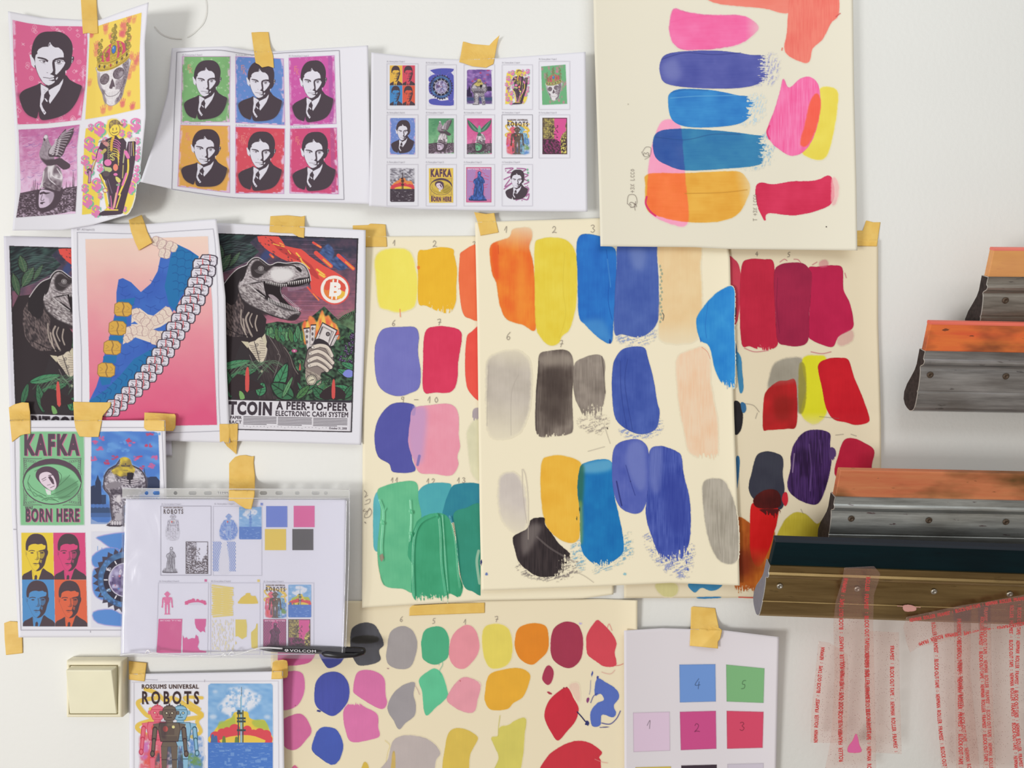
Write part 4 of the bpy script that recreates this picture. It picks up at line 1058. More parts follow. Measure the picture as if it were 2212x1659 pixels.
def born_here(c, dst, bgc=(142, 204, 156), k=(100, 80, 96), sh=(214, 120, 160), blanket=(142, 206, 158), flesh=(240, 222, 236)):
    g = Pen(c, (140, 105, 605, 780), dst)
    g.fill([(138, 112), (300, 105), (600, 108), (606, 300), (600, 500), (604, 776), (400, 780), (148, 778), (140, 500), (144, 300)], bgc, soft=3)
    for dx, dy, cc in ((7, 3, sh), (0, 0, k)):
        g.text('KAFKA', 174+dx, 122+dy, 570+dx, 280+dy, cc, bold=.05, space=1.25)
        g.text('BORN HERE', 184+dx, 656+dy, 568+dx, 756+dy, cc, bold=.045, space=1.2)
    g.text('WAS', 176, 640, 234, 664, k, bold=.04, skew=3)
    g.rect(168, 296, 582, 636, tuple(int(v*.97) for v in bgc))
    for sx, sy in ((0, 0), (1, 0), (0, 1), (1, 1)):
        X = lambda x: 168+x if not sx else 582-x
        Y = lambda y: 298+y if not sy else 636-y
        g.line([(X(0), Y(0)), (X(100), Y(4)), (X(130), Y(0))], 4, k, a=.8, sm=3); g.line([(X(2), Y(0)), (X(4), Y(80)), (X(0), Y(120))], 4, k, a=.8, sm=3)
        for i in range(5):
            g.ring(X(14+i*16), Y(14+i*3), 8, 7, 3, k, a=.6); g.ring(X(12+i*2), Y(24+i*14), 7, 8, 3, k, a=.6)
    g.ell(374, 466, 212, 166, k); g.ell(374, 468, 198, 156, (176, 214, 186) if bgc[1] > 190 and bgc[0] < 200 else bgc)
    g.ell(374, 466, 204, 158, k)
    up_ = [(171, 452), (190, 405), (230, 372), (290, 352), (370, 340), (450, 352), (530, 396), (577, 466)]
    g.fill(up_+[(374+204*math.cos(t), 466+158*math.sin(t)) for t in np.linspace(.1, 3.0, 16)], blanket, sm=2)
    g.line(smooth(up_, 4, False), 5, tuple(int(v*.62) for v in blanket))
    dk = tuple(int(v*.62) for v in blanket); dk2 = tuple(int(v*.8) for v in blanket)
    g.fill([(400, 480), (480, 430), (560, 480), (540, 560), (460, 600), (400, 560)], dk2, sm=3, soft=8, a=.8)
    for p in ([(360, 540), (440, 480), (500, 420)], [(370, 560), (460, 520), (560, 460)], [(360, 580), (470, 570), (560, 500)], [(200, 470), (240, 520), (330, 570)], [(215, 420), (200, 480), (240, 560)], [(300, 600), (350, 580), (420, 610)], [(420, 590), (500, 570)],
              [(400, 380), (440, 420), (430, 470)], [(250, 390), (300, 370), (350, 375)], [(240, 540), (300, 580), (400, 600)]):
        g.line(p, 5, dk, sm=4, a=.8)
    for i in range(40):
        t = i/40; g.line([(380+t*170, 560-90*t), (392+t*170, 574-88*t)], 2.5, dk, a=.5)
    g.line(smooth([(200, 520), (230, 540), (250, 570), (290, 565), (330, 600), (350, 585)], 4, False), 8, dk2)
    def H(p): return [(340+(x-335)*1.28, 448+(y-448)*1.28) for x, y in p]
    g.fill(H([(270, 436), (276, 402), (306, 380), (350, 378), (388, 398), (402, 440), (398, 480), (376, 505), (330, 500), (296, 470)]), k, sm=3)
    g.fill(H([(288, 440), (296, 418), (320, 408), (345, 410), (368, 430), (384, 468), (383, 495), (362, 512), (335, 500), (300, 470)]), flesh, sm=2)
    g.fill(H([(322, 500), (355, 515), (352, 535), (330, 528)]), flesh)
    g.line(H([(304, 450), (326, 438)]), 4, k); g.line(H([(342, 428), (364, 424)]), 6, k); g.line(H([(308, 458), (328, 450)]), 3, k)
    g.fill(H([(338, 436), (352, 430), (368, 450), (374, 478), (362, 474), (350, 456)]), k); g.line(H([(334, 482), (352, 478)]), 4, k, a=.7); g.line(H([(352, 496), (374, 486)]), 4, k)
    g.fill([(330, 540), (350, 530), (366, 560), (340, 560)], (226, 244, 232))
    g.end()

def golem(c, dst, sky=(84, 132, 214), cl=(110, 164, 232), pk=(222, 104, 156), top=(226, 200, 80), k=(80, 72, 84), city=(60, 70, 100), water=(92, 130, 200)):
    g = Pen(c, (650, 100, 1150, 790), dst)
    r = random.Random(8)
    g.fill([(655, 125), (690, 108), (900, 105), (1100, 108), (1128, 115), (1135, 140), (1145, 400), (1140, 750), (1100, 770), (700, 756), (656, 735), (650, 600), (655, 300)], grain(sky, cl, 20, 10, 20, 4, 1.4, .62), sm=1)
    for i in range(26):
        x, y = r.uniform(660, 1130), r.uniform(110, 420)
        cc = (cl, pk, (208, 74, 110))[i % 3]
        for j in range(5): g.ell(x+r.uniform(-24, 24), y+r.uniform(-14, 14), r.uniform(6, 15), r.uniform(5, 10), cc, a=.75)
    # towers, river and bridge
    for p in ([(680, 640), (682, 470), (690, 450), (700, 416), (712, 450), (724, 470), (730, 640)], [(650, 620), (650, 500), (680, 490), (690, 620)], [(1000, 520), (1020, 440), (1035, 380), (1050, 440), (1080, 430), (1120, 430), (1145, 460), (1145, 520)], [(1028, 420), (1034, 360), (1040, 420)]):
        g.fill(p, city)
    g.rect(650, 560, 760, 650, city, a=.9); g.rect(650, 628, 1150, 660, water, a=.9); g.rect(650, 650, 1150, 720, (70, 90, 130)); g.rect(650, 690, 1150, 770, water, a=.6)
    for i in range(5): g.ell(670+i*28, 640, 10, 14, water)
    body = [(740, 500), (745, 430), (775, 375), (830, 345), (860, 300), (900, 290), (935, 310), (945, 345), (1000, 370), (1040, 420), (1052, 490), (1040, 540), (1000, 560), (1000, 640), (1010, 720), (1020, 780), (960, 788), (950, 700), (920, 620),
            (890, 640), (885, 700), (890, 780), (820, 788), (760, 780), (800, 740), (790, 640), (780, 560), (750, 530)]
    g.fill(body, (240, 236, 244), sm=2, soft=8, a=.8)
    g.fill(body, k, sm=2)
    q = np.array(body, float); m = np.array([900, 540.])
    g.fill(m+(q-m)*.95, grain((104, 96, 108), (212, 206, 216), 3, 2.2, 30, 5, 1.5, .5), sm=2)
    g.fill([(800, 380), (860, 340), (860, 300), (900, 290), (935, 310), (945, 345), (970, 380), (940, 420), (860, 430), (810, 410)], grain(top, (150, 130, 80), 9, 6, 20, 6, 1.3, .62), sm=2)
    for p in ([(750, 430), (790, 380), (840, 350)], [(742, 500), (770, 540), (790, 560)], [(1050, 440), (1048, 500), (1020, 550)], [(800, 560), (796, 640), (810, 730)], [(890, 620), (884, 700), (890, 780)], [(830, 420), (860, 440), (900, 430)]):
        g.line(p, 22, k, sm=4, a=.5)
    g.ell(800, 440, 30, 36, (226, 220, 228), soft=8, a=.7); g.ell(985, 430, 28, 36, (220, 214, 222), soft=8, a=.7)
    g.fill([(866, 345), (900, 350), (936, 345), (930, 360), (900, 362), (870, 358)], k, a=.8); g.line([(885, 385), (915, 385)], 6, k); g.ell(900, 340, 5, 5, k)
    g.fill([(880, 360), (925, 360), (920, 400), (885, 400)], top, a=.5, sm=2)
    g.fill([(912, 402), (945, 400), (960, 406), (946, 480), (905, 480)], (50, 44, 54))
    for s, x0 in ((1, 870), (-1, 990)):
        for i in range(3): g.line([(x0, 448+i*16), (x0+s*52, 458+i*14)], 12, k); g.line([(x0, 448+i*16), (x0+s*50, 458+i*14)], 8, (206, 198, 206))
    g.fill([(750, 500), (800, 470), (870, 470), (870, 500), (800, 520)], (150, 142, 152), soft=3, sm=2); g.fill([(780, 520), (1000, 520), (990, 560), (800, 560)], k, soft=6, a=.8)
    g.ell(850, 590, 18, 30, (226, 220, 226), soft=6); g.ell(852, 720, 26, 30, (190, 184, 192), soft=6)
    for x in (806, 824, 842, 860): g.ell(x, 762, 9, 16, (220, 214, 222)); g.ring(x, 762, 9, 16, 2, k)
    g.end()

def gear_watch(c, dst, b0=(100, 150, 222), k=(84, 78, 96), white=(232, 232, 246)):
    g = Pen(c, (655, 825, 1145, 1510), dst, clip=True)
    g.bg(white)
    r = random.Random(4)
    pk = (214, 150, 214)
    for p in ([(700, 860), (900, 828), (1140, 840), (1100, 900), (1000, 960), (820, 950), (720, 890)], [(660, 1000), (760, 940), (860, 960), (800, 1060), (680, 1080)], [(668, 1400), (800, 1380), (900, 1420), (1140, 1400), (1140, 1500), (900, 1505), (700, 1480)], [(664, 1110), (700, 1100), (760, 1300), (700, 1300), (664, 1240)], [(1000, 960), (1140, 960), (1140, 1380), (1040, 1400)]):
        g.fill(p, b0, sm=3, soft=3); g.line(smooth(p, 3), 5, pk, a=.5)
    cx, cy = 900, 1170
    pts = []
    for i in range(56):
        a = i/56*2*math.pi; R = 236 if i % 2 else r.uniform(196, 214)
        pts.append((cx+R*math.cos(a), cy+R*math.sin(a)))
    g.fill(pts, k)
    g.ell(cx, cy, 200, 200, grain((70, 90, 130), (96, 140, 190), 12, 9, 30, 4, 1.5))
    for i in range(40):
        a = r.uniform(0, 6.28); R = r.uniform(170, 200); g.ell(cx+R*math.cos(a), cy+R*math.sin(a), 9, 9, b0, a=.7)
    g.ell(cx, cy, 160, 160, (62, 56, 74)); g.ell(cx, cy, 124, 124, (208, 204, 224)); g.ell(cx, cy, 116, 116, grain((110, 96, 140), (196, 190, 226), 7, seed=3, gain=1.6))
    for i in range(50):
        a = r.uniform(0, 6.28); R = r.uniform(0, 105); g.ell(cx+R*math.cos(a), cy+R*math.sin(a), r.uniform(3, 9), r.uniform(3, 9), [(236, 232, 246), (84, 78, 110), (206, 130, 150), (96, 150, 214)][i % 4], a=.8)
    for a in range(0, 360, 30):
        t = math.radians(a); g.line([(cx+132*math.cos(t), cy+132*math.sin(t)), (cx+152*math.cos(t), cy+152*math.sin(t))], 9, (240, 238, 246))
    g.text('50', cx-140, cy-88, cx-104, cy-66, (226, 222, 240), bold=.02, rot=90); g.text('40', cx-140, cy+62, cx-104, cy+84, (150, 190, 230), bold=.02, rot=90)
    for i in range(8): g.line([(700+i*30, 930+(i % 3)*10), (700+i*30, 960+(i % 2)*20)], 5, b0, a=.7)
    g.line([(cx-16, 850), (cx-16, 960)], 8, (84, 110, 170))
    g.end()

def robot(g, x, s, body, line, shade=None, detail=True):
    """a tin toy robot, s = scale, x = centre; 0..1 high frame mapped into picture coordinates"""
    P = lambda pts: [(x+u*s, 520+v*s) for u, v in pts]
    L = lambda pts, w, sm=0, a=1: g.line(P(pts), w*s, line, sm=sm, a=a)
    lw = .022
    F = lambda pts, col, sm=0: (g.fill(P(pts), line, sm=sm), g.fill(np.array(P(pts)).mean(0)+(np.array(P(pts))-np.array(P(pts)).mean(0))*.93, col, sm=sm))
    L([(0, 0), (0, .04)], .03); L([(-.06, .03), (.06, .03)], .015)
    F([(-.14, .12), (-.1, .05), (0, .03), (.1, .05), (.14, .12), (.15, .2), (.11, .3), (.08, .33), (-.08, .33), (-.11, .3), (-.15, .2)], body, 2)
    F([(-.2, .14), (-.15, .13), (-.15, .22), (-.2, .21)], body); F([(.15, .13), (.2, .14), (.2, .21), (.15, .22)], body)
    if detail:
        for sx in (-1, 1): g.ell(x+sx*.055*s, 520+.18*s, .034*s, .03*s, line); g.ell(x+sx*.055*s, 520+.18*s, .018*s, .016*s, (240, 232, 200))
        L([(-.04, .27), (.04, .27)], .02); L([(0, .2), (0, .235)], .02); L([(-.13, .115), (.13, .115)], .012)
    F([(-.07, .33), (.07, .33), (.08, .38), (-.08, .38)], body)
    F([(-.2, .37), (.2, .37), (.23, .5), (.18, .76), (-.18, .76), (-.23, .5)], body)
    F([(-.33, .4), (-.2, .38), (-.22, .52), (-.3, .52)], body, 1); F([(.2, .38), (.33, .4), (.3, .52), (.22, .52)], body, 1)
    for sx in (-1, 1):
        L([(sx*.29, .5), (sx*.31, .72)], .1); g.line(P([(sx*.29, .51), (sx*.31, .71)]), .065*s, body)
        L([(sx*.31, .72), (sx*.33, .95)], .08); g.line(P([(sx*.31, .73), (sx*.33, .94)]), .05*s, body)
        g.ell(x+sx*.34*s, 520+1.0*s, .05*s, .07*s, line); g.ell(x+sx*.34*s, 520+1.0*s, .03*s, .045*s, body)
        F([(sx*.03, .84), (sx*.17, .84), (sx*.16, 1.12), (sx*.05, 1.12)], body); F([(sx*.05, 1.12), (sx*.16, 1.12), (sx*.15, 1.42), (sx*.06, 1.42)], body)
        F([(sx*.02, 1.42), (sx*.16, 1.42), (sx*.2, 1.52), (0, 1.52)], body)
    F([(-.14, .76), (.14, .76), (.17, .86), (-.17, .86)], body)
    if detail:
        g.rect(x-.1*s, 520+.44*s, x+.1*s, 520+.62*s, line, a=.35); g.ell(x-.08*s, 520+.5*s, .05*s, .06*s, (226, 104, 96)); g.ell(x+.08*s, 520+.46*s, .03*s, .03*s, (240, 230, 160))
        for i in range(4): L([(-.16, .66+i*.025), (.16, .66+i*.025)], .008)

def robots(c, dst, mode='full', titles=True):
    g = Pen(c, (715, 345, 1255, 1130), dst, clip=False)
    r = random.Random(6)
    yl = (240, 202, 84); k = (76, 62, 66)
    if mode == 'full':
        for p, w in (([(790, 400), (870, 430), (960, 500), (1000, 470), (1100, 520), (1210, 590), (1230, 620), (1100, 640)], 34), ([(1240, 470), (1100, 470), (1220, 560)], 26), ([(880, 470), (760, 490), (730, 520), (790, 600), (850, 640), (740, 680), (730, 720), (820, 780)], 34),
                     ([(1150, 560), (1240, 600), (1200, 660), (1230, 740), (1160, 780)], 30), ([(830, 560), (900, 560)], 30)):
            g.line(p, w, yl, sm=5, a=.9)
        wash = lambda col, pts, sd, a=.9: g.fill(pts, col, sm=2, soft=10, a=a, mod=lambda X, Y: np.clip((fbm(X, Y, 9, sd)-.25)*3, .25, 1))
        wash((232, 110, 130), [(745, 780), (860, 760), (960, 800), (960, 1100), (760, 1100), (750, 950)], 3)
        wash((236, 92, 84), [(780, 900), (900, 880), (920, 1060), (800, 1080)], 5)
        wash((210, 120, 190), [(750, 850), (820, 820), (800, 960), (745, 940)], 7)
        wash((96, 144, 214), [(1080, 780), (1240, 790), (1245, 1100), (1040, 1110)], 8)
        wash((120, 160, 90), [(1060, 940), (1150, 900), (1240, 980), (1220, 1030), (1120, 1010)], 9)
        wash((84, 90, 110), [(900, 860), (1080, 860), (1120, 1120), (880, 1120)], 10)
        robot(g, 885, 380, (236, 120, 140), (206, 70, 96)); robot(g, 1068, 390, (150, 196, 226), (70, 110, 130))
        robot(g, 980, 395, (120, 106, 96), k)
        g.fill([(900, 660), (960, 650), (950, 800), (910, 780)], (70, 54, 66), a=.5, soft=8)
    elif mode == 'line':
        g.fill([(800, 900), (900, 700), (1000, 720), (1120, 860), (1100, 1080), (980, 1120), (840, 1090)], (150, 146, 158), sm=2, soft=12, a=.45, mod=lambda X, Y: vn(X, Y, 3, 2, 40, 3))
        robot(g, 980, 360, (222, 220, 234), (90, 82, 96))
    elif mode == 'blue':
        g.fill([(760, 900), (860, 680), (1100, 680), (1200, 900), (1120, 1080), (980, 1120), (800, 1080)], (90, 130, 214), sm=2, soft=10, a=.8, mod=lambda X, Y: np.clip(vn(X, Y, 3, 2, 40, 3)+.3, 0, 1))
        robot(g, 980, 360, (160, 186, 232), (76, 116, 206))
    elif mode == 'pink':
        robot(g, 980, 360, (236, 120, 170), (230, 90, 150), detail=False)
    if titles:
        for dx, cc in ((3, (190, 170, 160)), (0, (66, 50, 54))):
            g.text('ROSSUMS UNIVERSAL', 760+dx, 362, 1212+dx, 398, cc, bold=.03, space=1.15)
            g.text('ROBOTS', 762+dx, 416, 1216+dx, 522, cc, bold=.03, space=1.5)
        if mode == 'full':
            for i in range(6): g.line([(776+i*80, 440), (776+i*80, 505)], 3, (150, 130, 130), a=.7)
        g.text('TOVÁRNÍ 1920', 930, 1112, 1040, 1124, (90, 80, 90))
    g.end()

def tower(c, dst, mode='full'):
    g = Pen(c, (1287, 352, 1805, 1125), dst, clip=True)
    r = random.Random(9)
    k = (70, 84, 90)
    def rr(x0, y0, x1, y1, q, col):
        g.fill([(x0+q, y0), (x1-q, y0), (x1-q*.3, y0+q*.3), (x1, y0+q), (x1, y1-q), (x1-q*.3, y1-q*.3), (x1-q, y1), (x0+q, y1), (x0+q*.3, y1-q*.3), (x0, y1-q), (x0, y0+q), (x0+q*.3, y0+q*.3)], col)
    if mode in ('full', 'blue'):
        sky = (120, 172, 226)
        g.fill([(1290, 370), (1310, 356), (1790, 356), (1803, 372), (1805, 830), (1287, 830)], grain(sky, (160, 200, 240), 12, 6, 10, 3, .8), soft=2)
        g.fill([(1365, 545), (1420, 480), (1450, 400), (1500, 385), (1600, 390), (1640, 420), (1710, 450), (1690, 520), (1600, 580), (1500, 640), (1430, 600)], (232, 236, 248), sm=2, soft=14, mod=lambda X, Y: np.clip((fbm(X, Y, 7, 4)-.22)*3, 0, 1))
        for x, y, q in ((1330, 620, 30), (1760, 620, 26), (1345, 420, 20)): g.ell(x, y, q, q*.6, (226, 234, 248), soft=10, a=.7)
    elif mode == 'grey':
        g.fill([(1290, 370), (1310, 356), (1790, 356), (1803, 372), (1805, 830), (1287, 830)], grain((120, 116, 128), (226, 224, 234), 10, 6, 10, 3, 1.4), soft=2)
    if mode in ('full', 'yellow', 'grey'):
        g.fill([(1300, 826), (1320, 760), (1370, 690), (1410, 665), (1440, 640), (1480, 625), (1500, 585), (1600, 580), (1620, 630), (1680, 650), (1740, 650), (1790, 760), (1800, 826)], (236, 206, 84) if mode != 'grey' else (240, 150, 90), sm=3, soft=2)
        if mode == 'full':
            g.fill([(1370, 720), (1380, 660), (1420, 655), (1460, 640), (1480, 620), (1500, 600), (1500, 720)], (176, 196, 90), sm=2, soft=5, a=.8); g.fill([(1640, 650), (1740, 650), (1770, 730), (1660, 700)], (176, 196, 90), sm=2, soft=5, a=.8)
    if mode in ('full', 'pink', 'grey'):
        cc = (226, 84, 96) if mode != 'pink' else (230, 92, 150)
        for x, y, q in ((1345, 775, 40), (1400, 750, 38), (1440, 735, 34), (1500, 720, 44), (1545, 760, 30), (1600, 725, 36), (1650, 760, 40), (1700, 750, 40), (1750, 765, 42), (1770, 800, 32)): g.ell(x, y, q, q*.95, cc)
        g.fill([(1305, 826), (1340, 740), (1760, 740), (1800, 826)], cc)
        g.fill([(1390, 826), (1420, 790), (1520, 770), (1620, 768), (1700, 790), (1740, 826)], (242, 206, 90) if mode != 'pink' else (226, 224, 238), sm=2)
    if mode != 'pink' and mode != 'yellow':
        kk = {'full': k, 'blue': (96, 140, 214), 'grey': (70, 56, 62)}[mode]
        for x in (1530, 1550, 1566): g.line([(x, 570 if x != 1550 else 470), (x, 826)], 9, kk)
        g.line([(1555, 385), (1555, 480)], 4, kk); g.line([(1552, 460), (1552, 826)], 12, (150, 196, 226) if mode == 'full' else kk)
        for y in (585, 625, 650, 720): g.rect(1518, y, 1588 if y > 600 else 1560, y+16, kk)
        g.rect(1522, 568, 1546, 600, kk)
    if mode == 'full':
        for x, h in ((1310, 60), (1335, 50), (1400, 46), (1500, 40)): g.fill([(x, 826), (x+4, 826-h), (x+14, 826-h-8), (x+26, 826-h), (x+30, 826)], (84, 116, 170) if x < 1390 else (120, 140, 80))
    if mode in ('full', 'blue', 'grey'):
        base = (84, 130, 210) if mode != 'grey' else (80, 70, 80)
        g.fill([(1287, 826), (1805, 826), (1805, 1100), (1790, 1122), (1310, 1122), (1288, 1100)], base)
        lt = (160, 192, 236) if mode != 'grey' else (206, 200, 210)
        for i in range(170):
            x = r.uniform(1292, 1790); y = 832+r.random()**1.1*280; w = r.uniform(6, 34)
            g.line([(x, y), (x+w, y+r.uniform(-3, 3))], r.uniform(2, 4), lt, a=r.uniform(.3, .9))
        for i in range(16):
            x = r.uniform(1300, 1740); y = r.uniform(850, 1080); g.rect(x, y, x+r.uniform(16, 50), y+r.uniform(10, 30), lt, a=.5)
            for j in range(4): g.line([(x+j*6, y), (x+j*6, y+22)], 1.5, base, a=.8)
    g.end()

def waves(g, x0, y0, x1, y1, col, w, rows, seed=1, amp=8, mode='h', density=1.0):
    r = random.Random(seed)
    for i in range(rows):
        x = x0+(x1-x0)*(i+.5)/rows
        pts = []; y = y0; s = 1
        step = (y1-y0)/16
        while y < y1:
            pts.append((x+s*amp*r.uniform(.6, 1.2), y)); y += step; s = -s
        if len(pts) > 2 and r.random() < density: g.line(pts, w, col, sm=0)

def statue(c, dst, mode='full', frame=(222, 74, 112)):
    g = Pen(c, (0, 0, 100, 140), dst)
    r = random.Random(5)
    k = (62, 70, 110)
    if mode in ('full', 'pink', 'dark'):
        g.bg({'full': (214, 130, 176), 'pink': (222, 92, 152), 'dark': (206, 100, 150)}[mode])
    if mode in ('full', 'blue', 'dark', 'yellow'):
        cc = {'full': (150, 160, 226), 'blue': (96, 132, 214), 'dark': (104, 84, 110), 'yellow': (238, 222, 150)}[mode]
        if mode == 'yellow':
            for i in range(150):
                x, y = r.uniform(0, 96), r.uniform(0, 132); a = 1.2+math.atan2(y-60, x-50)*.2
                g.line([(x, y), (x+3*math.cos(a), y+3+2*math.sin(a)), (x+1, y+8)], 1.6, cc, a=.9)
        else:
            for i in range(7):
                if i > 4: continue
                for x in (4+i*7.5, 96-i*7.5):
                    pts = [(x+(3.4 if j % 2 else -3.4), 8+j*7) for j in range(18)]
                    g.line(pts, 2.6, cc, a=.95)
            g.fill([(34, 40), (50, 12), (66, 40), (72, 132), (26, 132)], g.c.paper if mode == 'blue' else ((206, 120, 170) if mode == 'full' else (196, 100, 150)), sm=2, soft=2)
    if mode == 'full':
        for i in range(9): g.line([(10+r.uniform(0, 80), 20+i*12), (14+r.uniform(0, 80), 26+i*12)], 2, (222, 74, 112), a=.8)
    if mode in ('full', 'line', 'dark'):
        body = {'full': (84, 122, 206), 'line': (206, 204, 216), 'dark': (130, 76, 110)}[mode]
        kk = k if mode == 'full' else (84, 76, 88)
        P = [(44, 42), (46, 30), (45, 22), (50, 16), (58, 18), (60, 26), (58, 34), (66, 40), (72, 52), (74, 62), (68, 66), (70, 86), (68, 108), (78, 128), (80, 134), (20, 134), (10, 130), (14, 120), (28, 112), (30, 90), (34, 70), (28, 60), (32, 48)]
        g.fill(P, kk, sm=2); q = np.array(P, float); m = q.mean(0)
        g.fill(m+(q-m)*.93, grain(body, tuple(int(v*.72) for v in body), 4, 9, 0, 3, 1.4), sm=2)
        for x in (36, 41, 46, 51, 56, 61, 66): g.line([(x, 50+r.uniform(0, 14)), (x+r.uniform(-3, 3), 80), (x+r.uniform(-4, 4), 112)], 1.5, kk, sm=3, a=.85)
        g.line([(46, 44), (56, 60), (66, 62)], 2, kk, sm=3); g.line([(46, 28), (58, 27)], 1.6, kk); g.ell(53, 22, 3, 4, tuple(min(255, v+40) for v in body))
        for i in range(24): x, y = r.uniform(16, 76), r.uniform(114, 132); g.line([(x, y), (x+6, y+r.uniform(-4, 4))], 1.2, kk, a=.7)
    if mode in ('full', 'pink', 'dark'):
        g.text('גארבם לידרם', 6, 3, 94, 10, (244, 228, 240), bold=.02)
        if mode != 'pink':
            g.line([(1, 1), (99, 1), (99, 139), (1, 139)], 2, frame if mode == 'full' else (140, 60, 90), closed=True)
    g.end()

def street(c, dst, mode='full'):
    g = Pen(c, (0, 0, 100, 145), dst)
    r = random.Random(7)
    k = (76, 62, 68)
    pk, yl = (226, 96, 160), (206, 190, 110)
    castle = [(0, 0), (48, 0), (48, 30), (52, 40), (46, 60), (50, 90), (0, 90)]
    right = [(100, 20), (92, 34), (96, 50), (84, 62), (78, 70), (74, 90), (80, 145), (100, 145)]
    if mode == 'full':
        g.bg(pk)
        g.fill(castle, grain(yl, (130, 116, 90), 6, 6, 0, 3, 1.6)); g.fill(right, grain(yl, (120, 104, 84), 5, 5, 0, 5, 1.8), sm=2)
        g.fill([(0, 84), (50, 84), (70, 96), (80, 145), (0, 145)], grain((150, 70, 116), k, 6, 5, 20, 5, 1.8))
        g.fill([(72, 84), (92, 70), (100, 90), (100, 145), (76, 145)], grain((236, 222, 120), k, 5, 5, 20, 8, 1.9, .45))
    elif mode == 'line':
        g.fill(castle, grain((226, 224, 236), (120, 112, 124), 5, 6, 0, 3, 2.0)); g.fill(right, grain((226, 224, 236), k, 5, 5, 0, 5, 2.0), sm=2)
        g.fill([(0, 84), (100, 90), (100, 145), (0, 145)], grain((220, 218, 230), k, 5, 3, 20, 5, 2.2))
    if mode in ('full', 'line'):
        for x in (4, 10, 18, 26, 34, 40): g.line([(x, 0), (x, 84)], 1.6, k, a=.7)
        for y in range(6, 84, 9): g.line([(0, y), (26, y+3)], 1.3, k, a=.5)
        for i in range(46):
            x, y = r.uniform(28, 62), r.uniform(28, 100); g.ell(x, y, r.uniform(1, 3), r.uniform(1, 4), k, rot=r.uniform(0, 180), a=.85)
        for i in range(50):
            x, y = r.uniform(0, 100), r.uniform(90, 142); g.line([(x, y), (x+r.uniform(2, 7), y+r.uniform(-4, 4))], 1.2, k, a=.8)
        g.line([(2, 2), (98, 2), (98, 143), (2, 143)], 2.6, k, closed=True)
    if mode == 'pink':
        g.fill([(52, 0), (100, 0), (98, 30), (94, 40), (96, 58), (86, 52), (76, 58), (62, 44), (58, 40), (52, 20)], pk, sm=1); g.fill([(0, 70), (8, 84), (16, 78), (24, 88), (40, 82), (52, 84), (56, 68), (66, 76), (70, 100), (64, 120), (72, 134), (100, 138), (100, 145), (0, 145)], pk, sm=1)
    if mode == 'yellow':
        g.fill([(0, 0), (48, 0), (52, 30), (50, 80), (30, 92), (10, 78), (0, 80)], (234, 214, 110), sm=1); g.fill([(70, 60), (80, 50), (90, 40), (94, 20), (100, 20), (100, 140), (72, 132), (70, 90)], (234, 214, 110), sm=1); g.fill([(0, 100), (6, 110), (0, 118)], (234, 214, 110))
    g.end()

def squiggles(c, dst):
    g = Pen(c, (118, 113, 1130, 1495), dst, clip=False)
    pu = (178, 112, 162); gn = (110, 176, 140)
    for pts in ([(180, 150), (480, 140), (250, 320), (560, 300)], [(120, 600), (420, 480), (150, 900), (420, 760), (120, 1000)], [(640, 140), (1000, 180), (800, 330), (1080, 420), (900, 560), (1110, 700), (930, 800)], [(980, 900), (1110, 1000), (1000, 1300), (1120, 1200), (1060, 1440), (820, 1400), (600, 1460)]):
        g.line(pts, 46, pu, sm=5)
    for x, y in ((1060, 200), (1080, 330), (1080, 640)): g.ell(x, y, 40, 50, gn, a=.8)
    r = random.Random(2)
    for i in range(16): g.ell(r.uniform(130, 1110), r.uniform(130, 1480), 22, 22, pu)
    man(g, halo=False)
    g.end()
# ------------------------------------------------------------------ brushed swatches, pencil
def ramp(X, Y, a):
    x0, y0, x1, y1 = a
    return np.clip(((X-x0)*(x1-x0)+(Y-y0)*(y1-y0))/((x1-x0)**2+(y1-y0)**2), 0, 1)

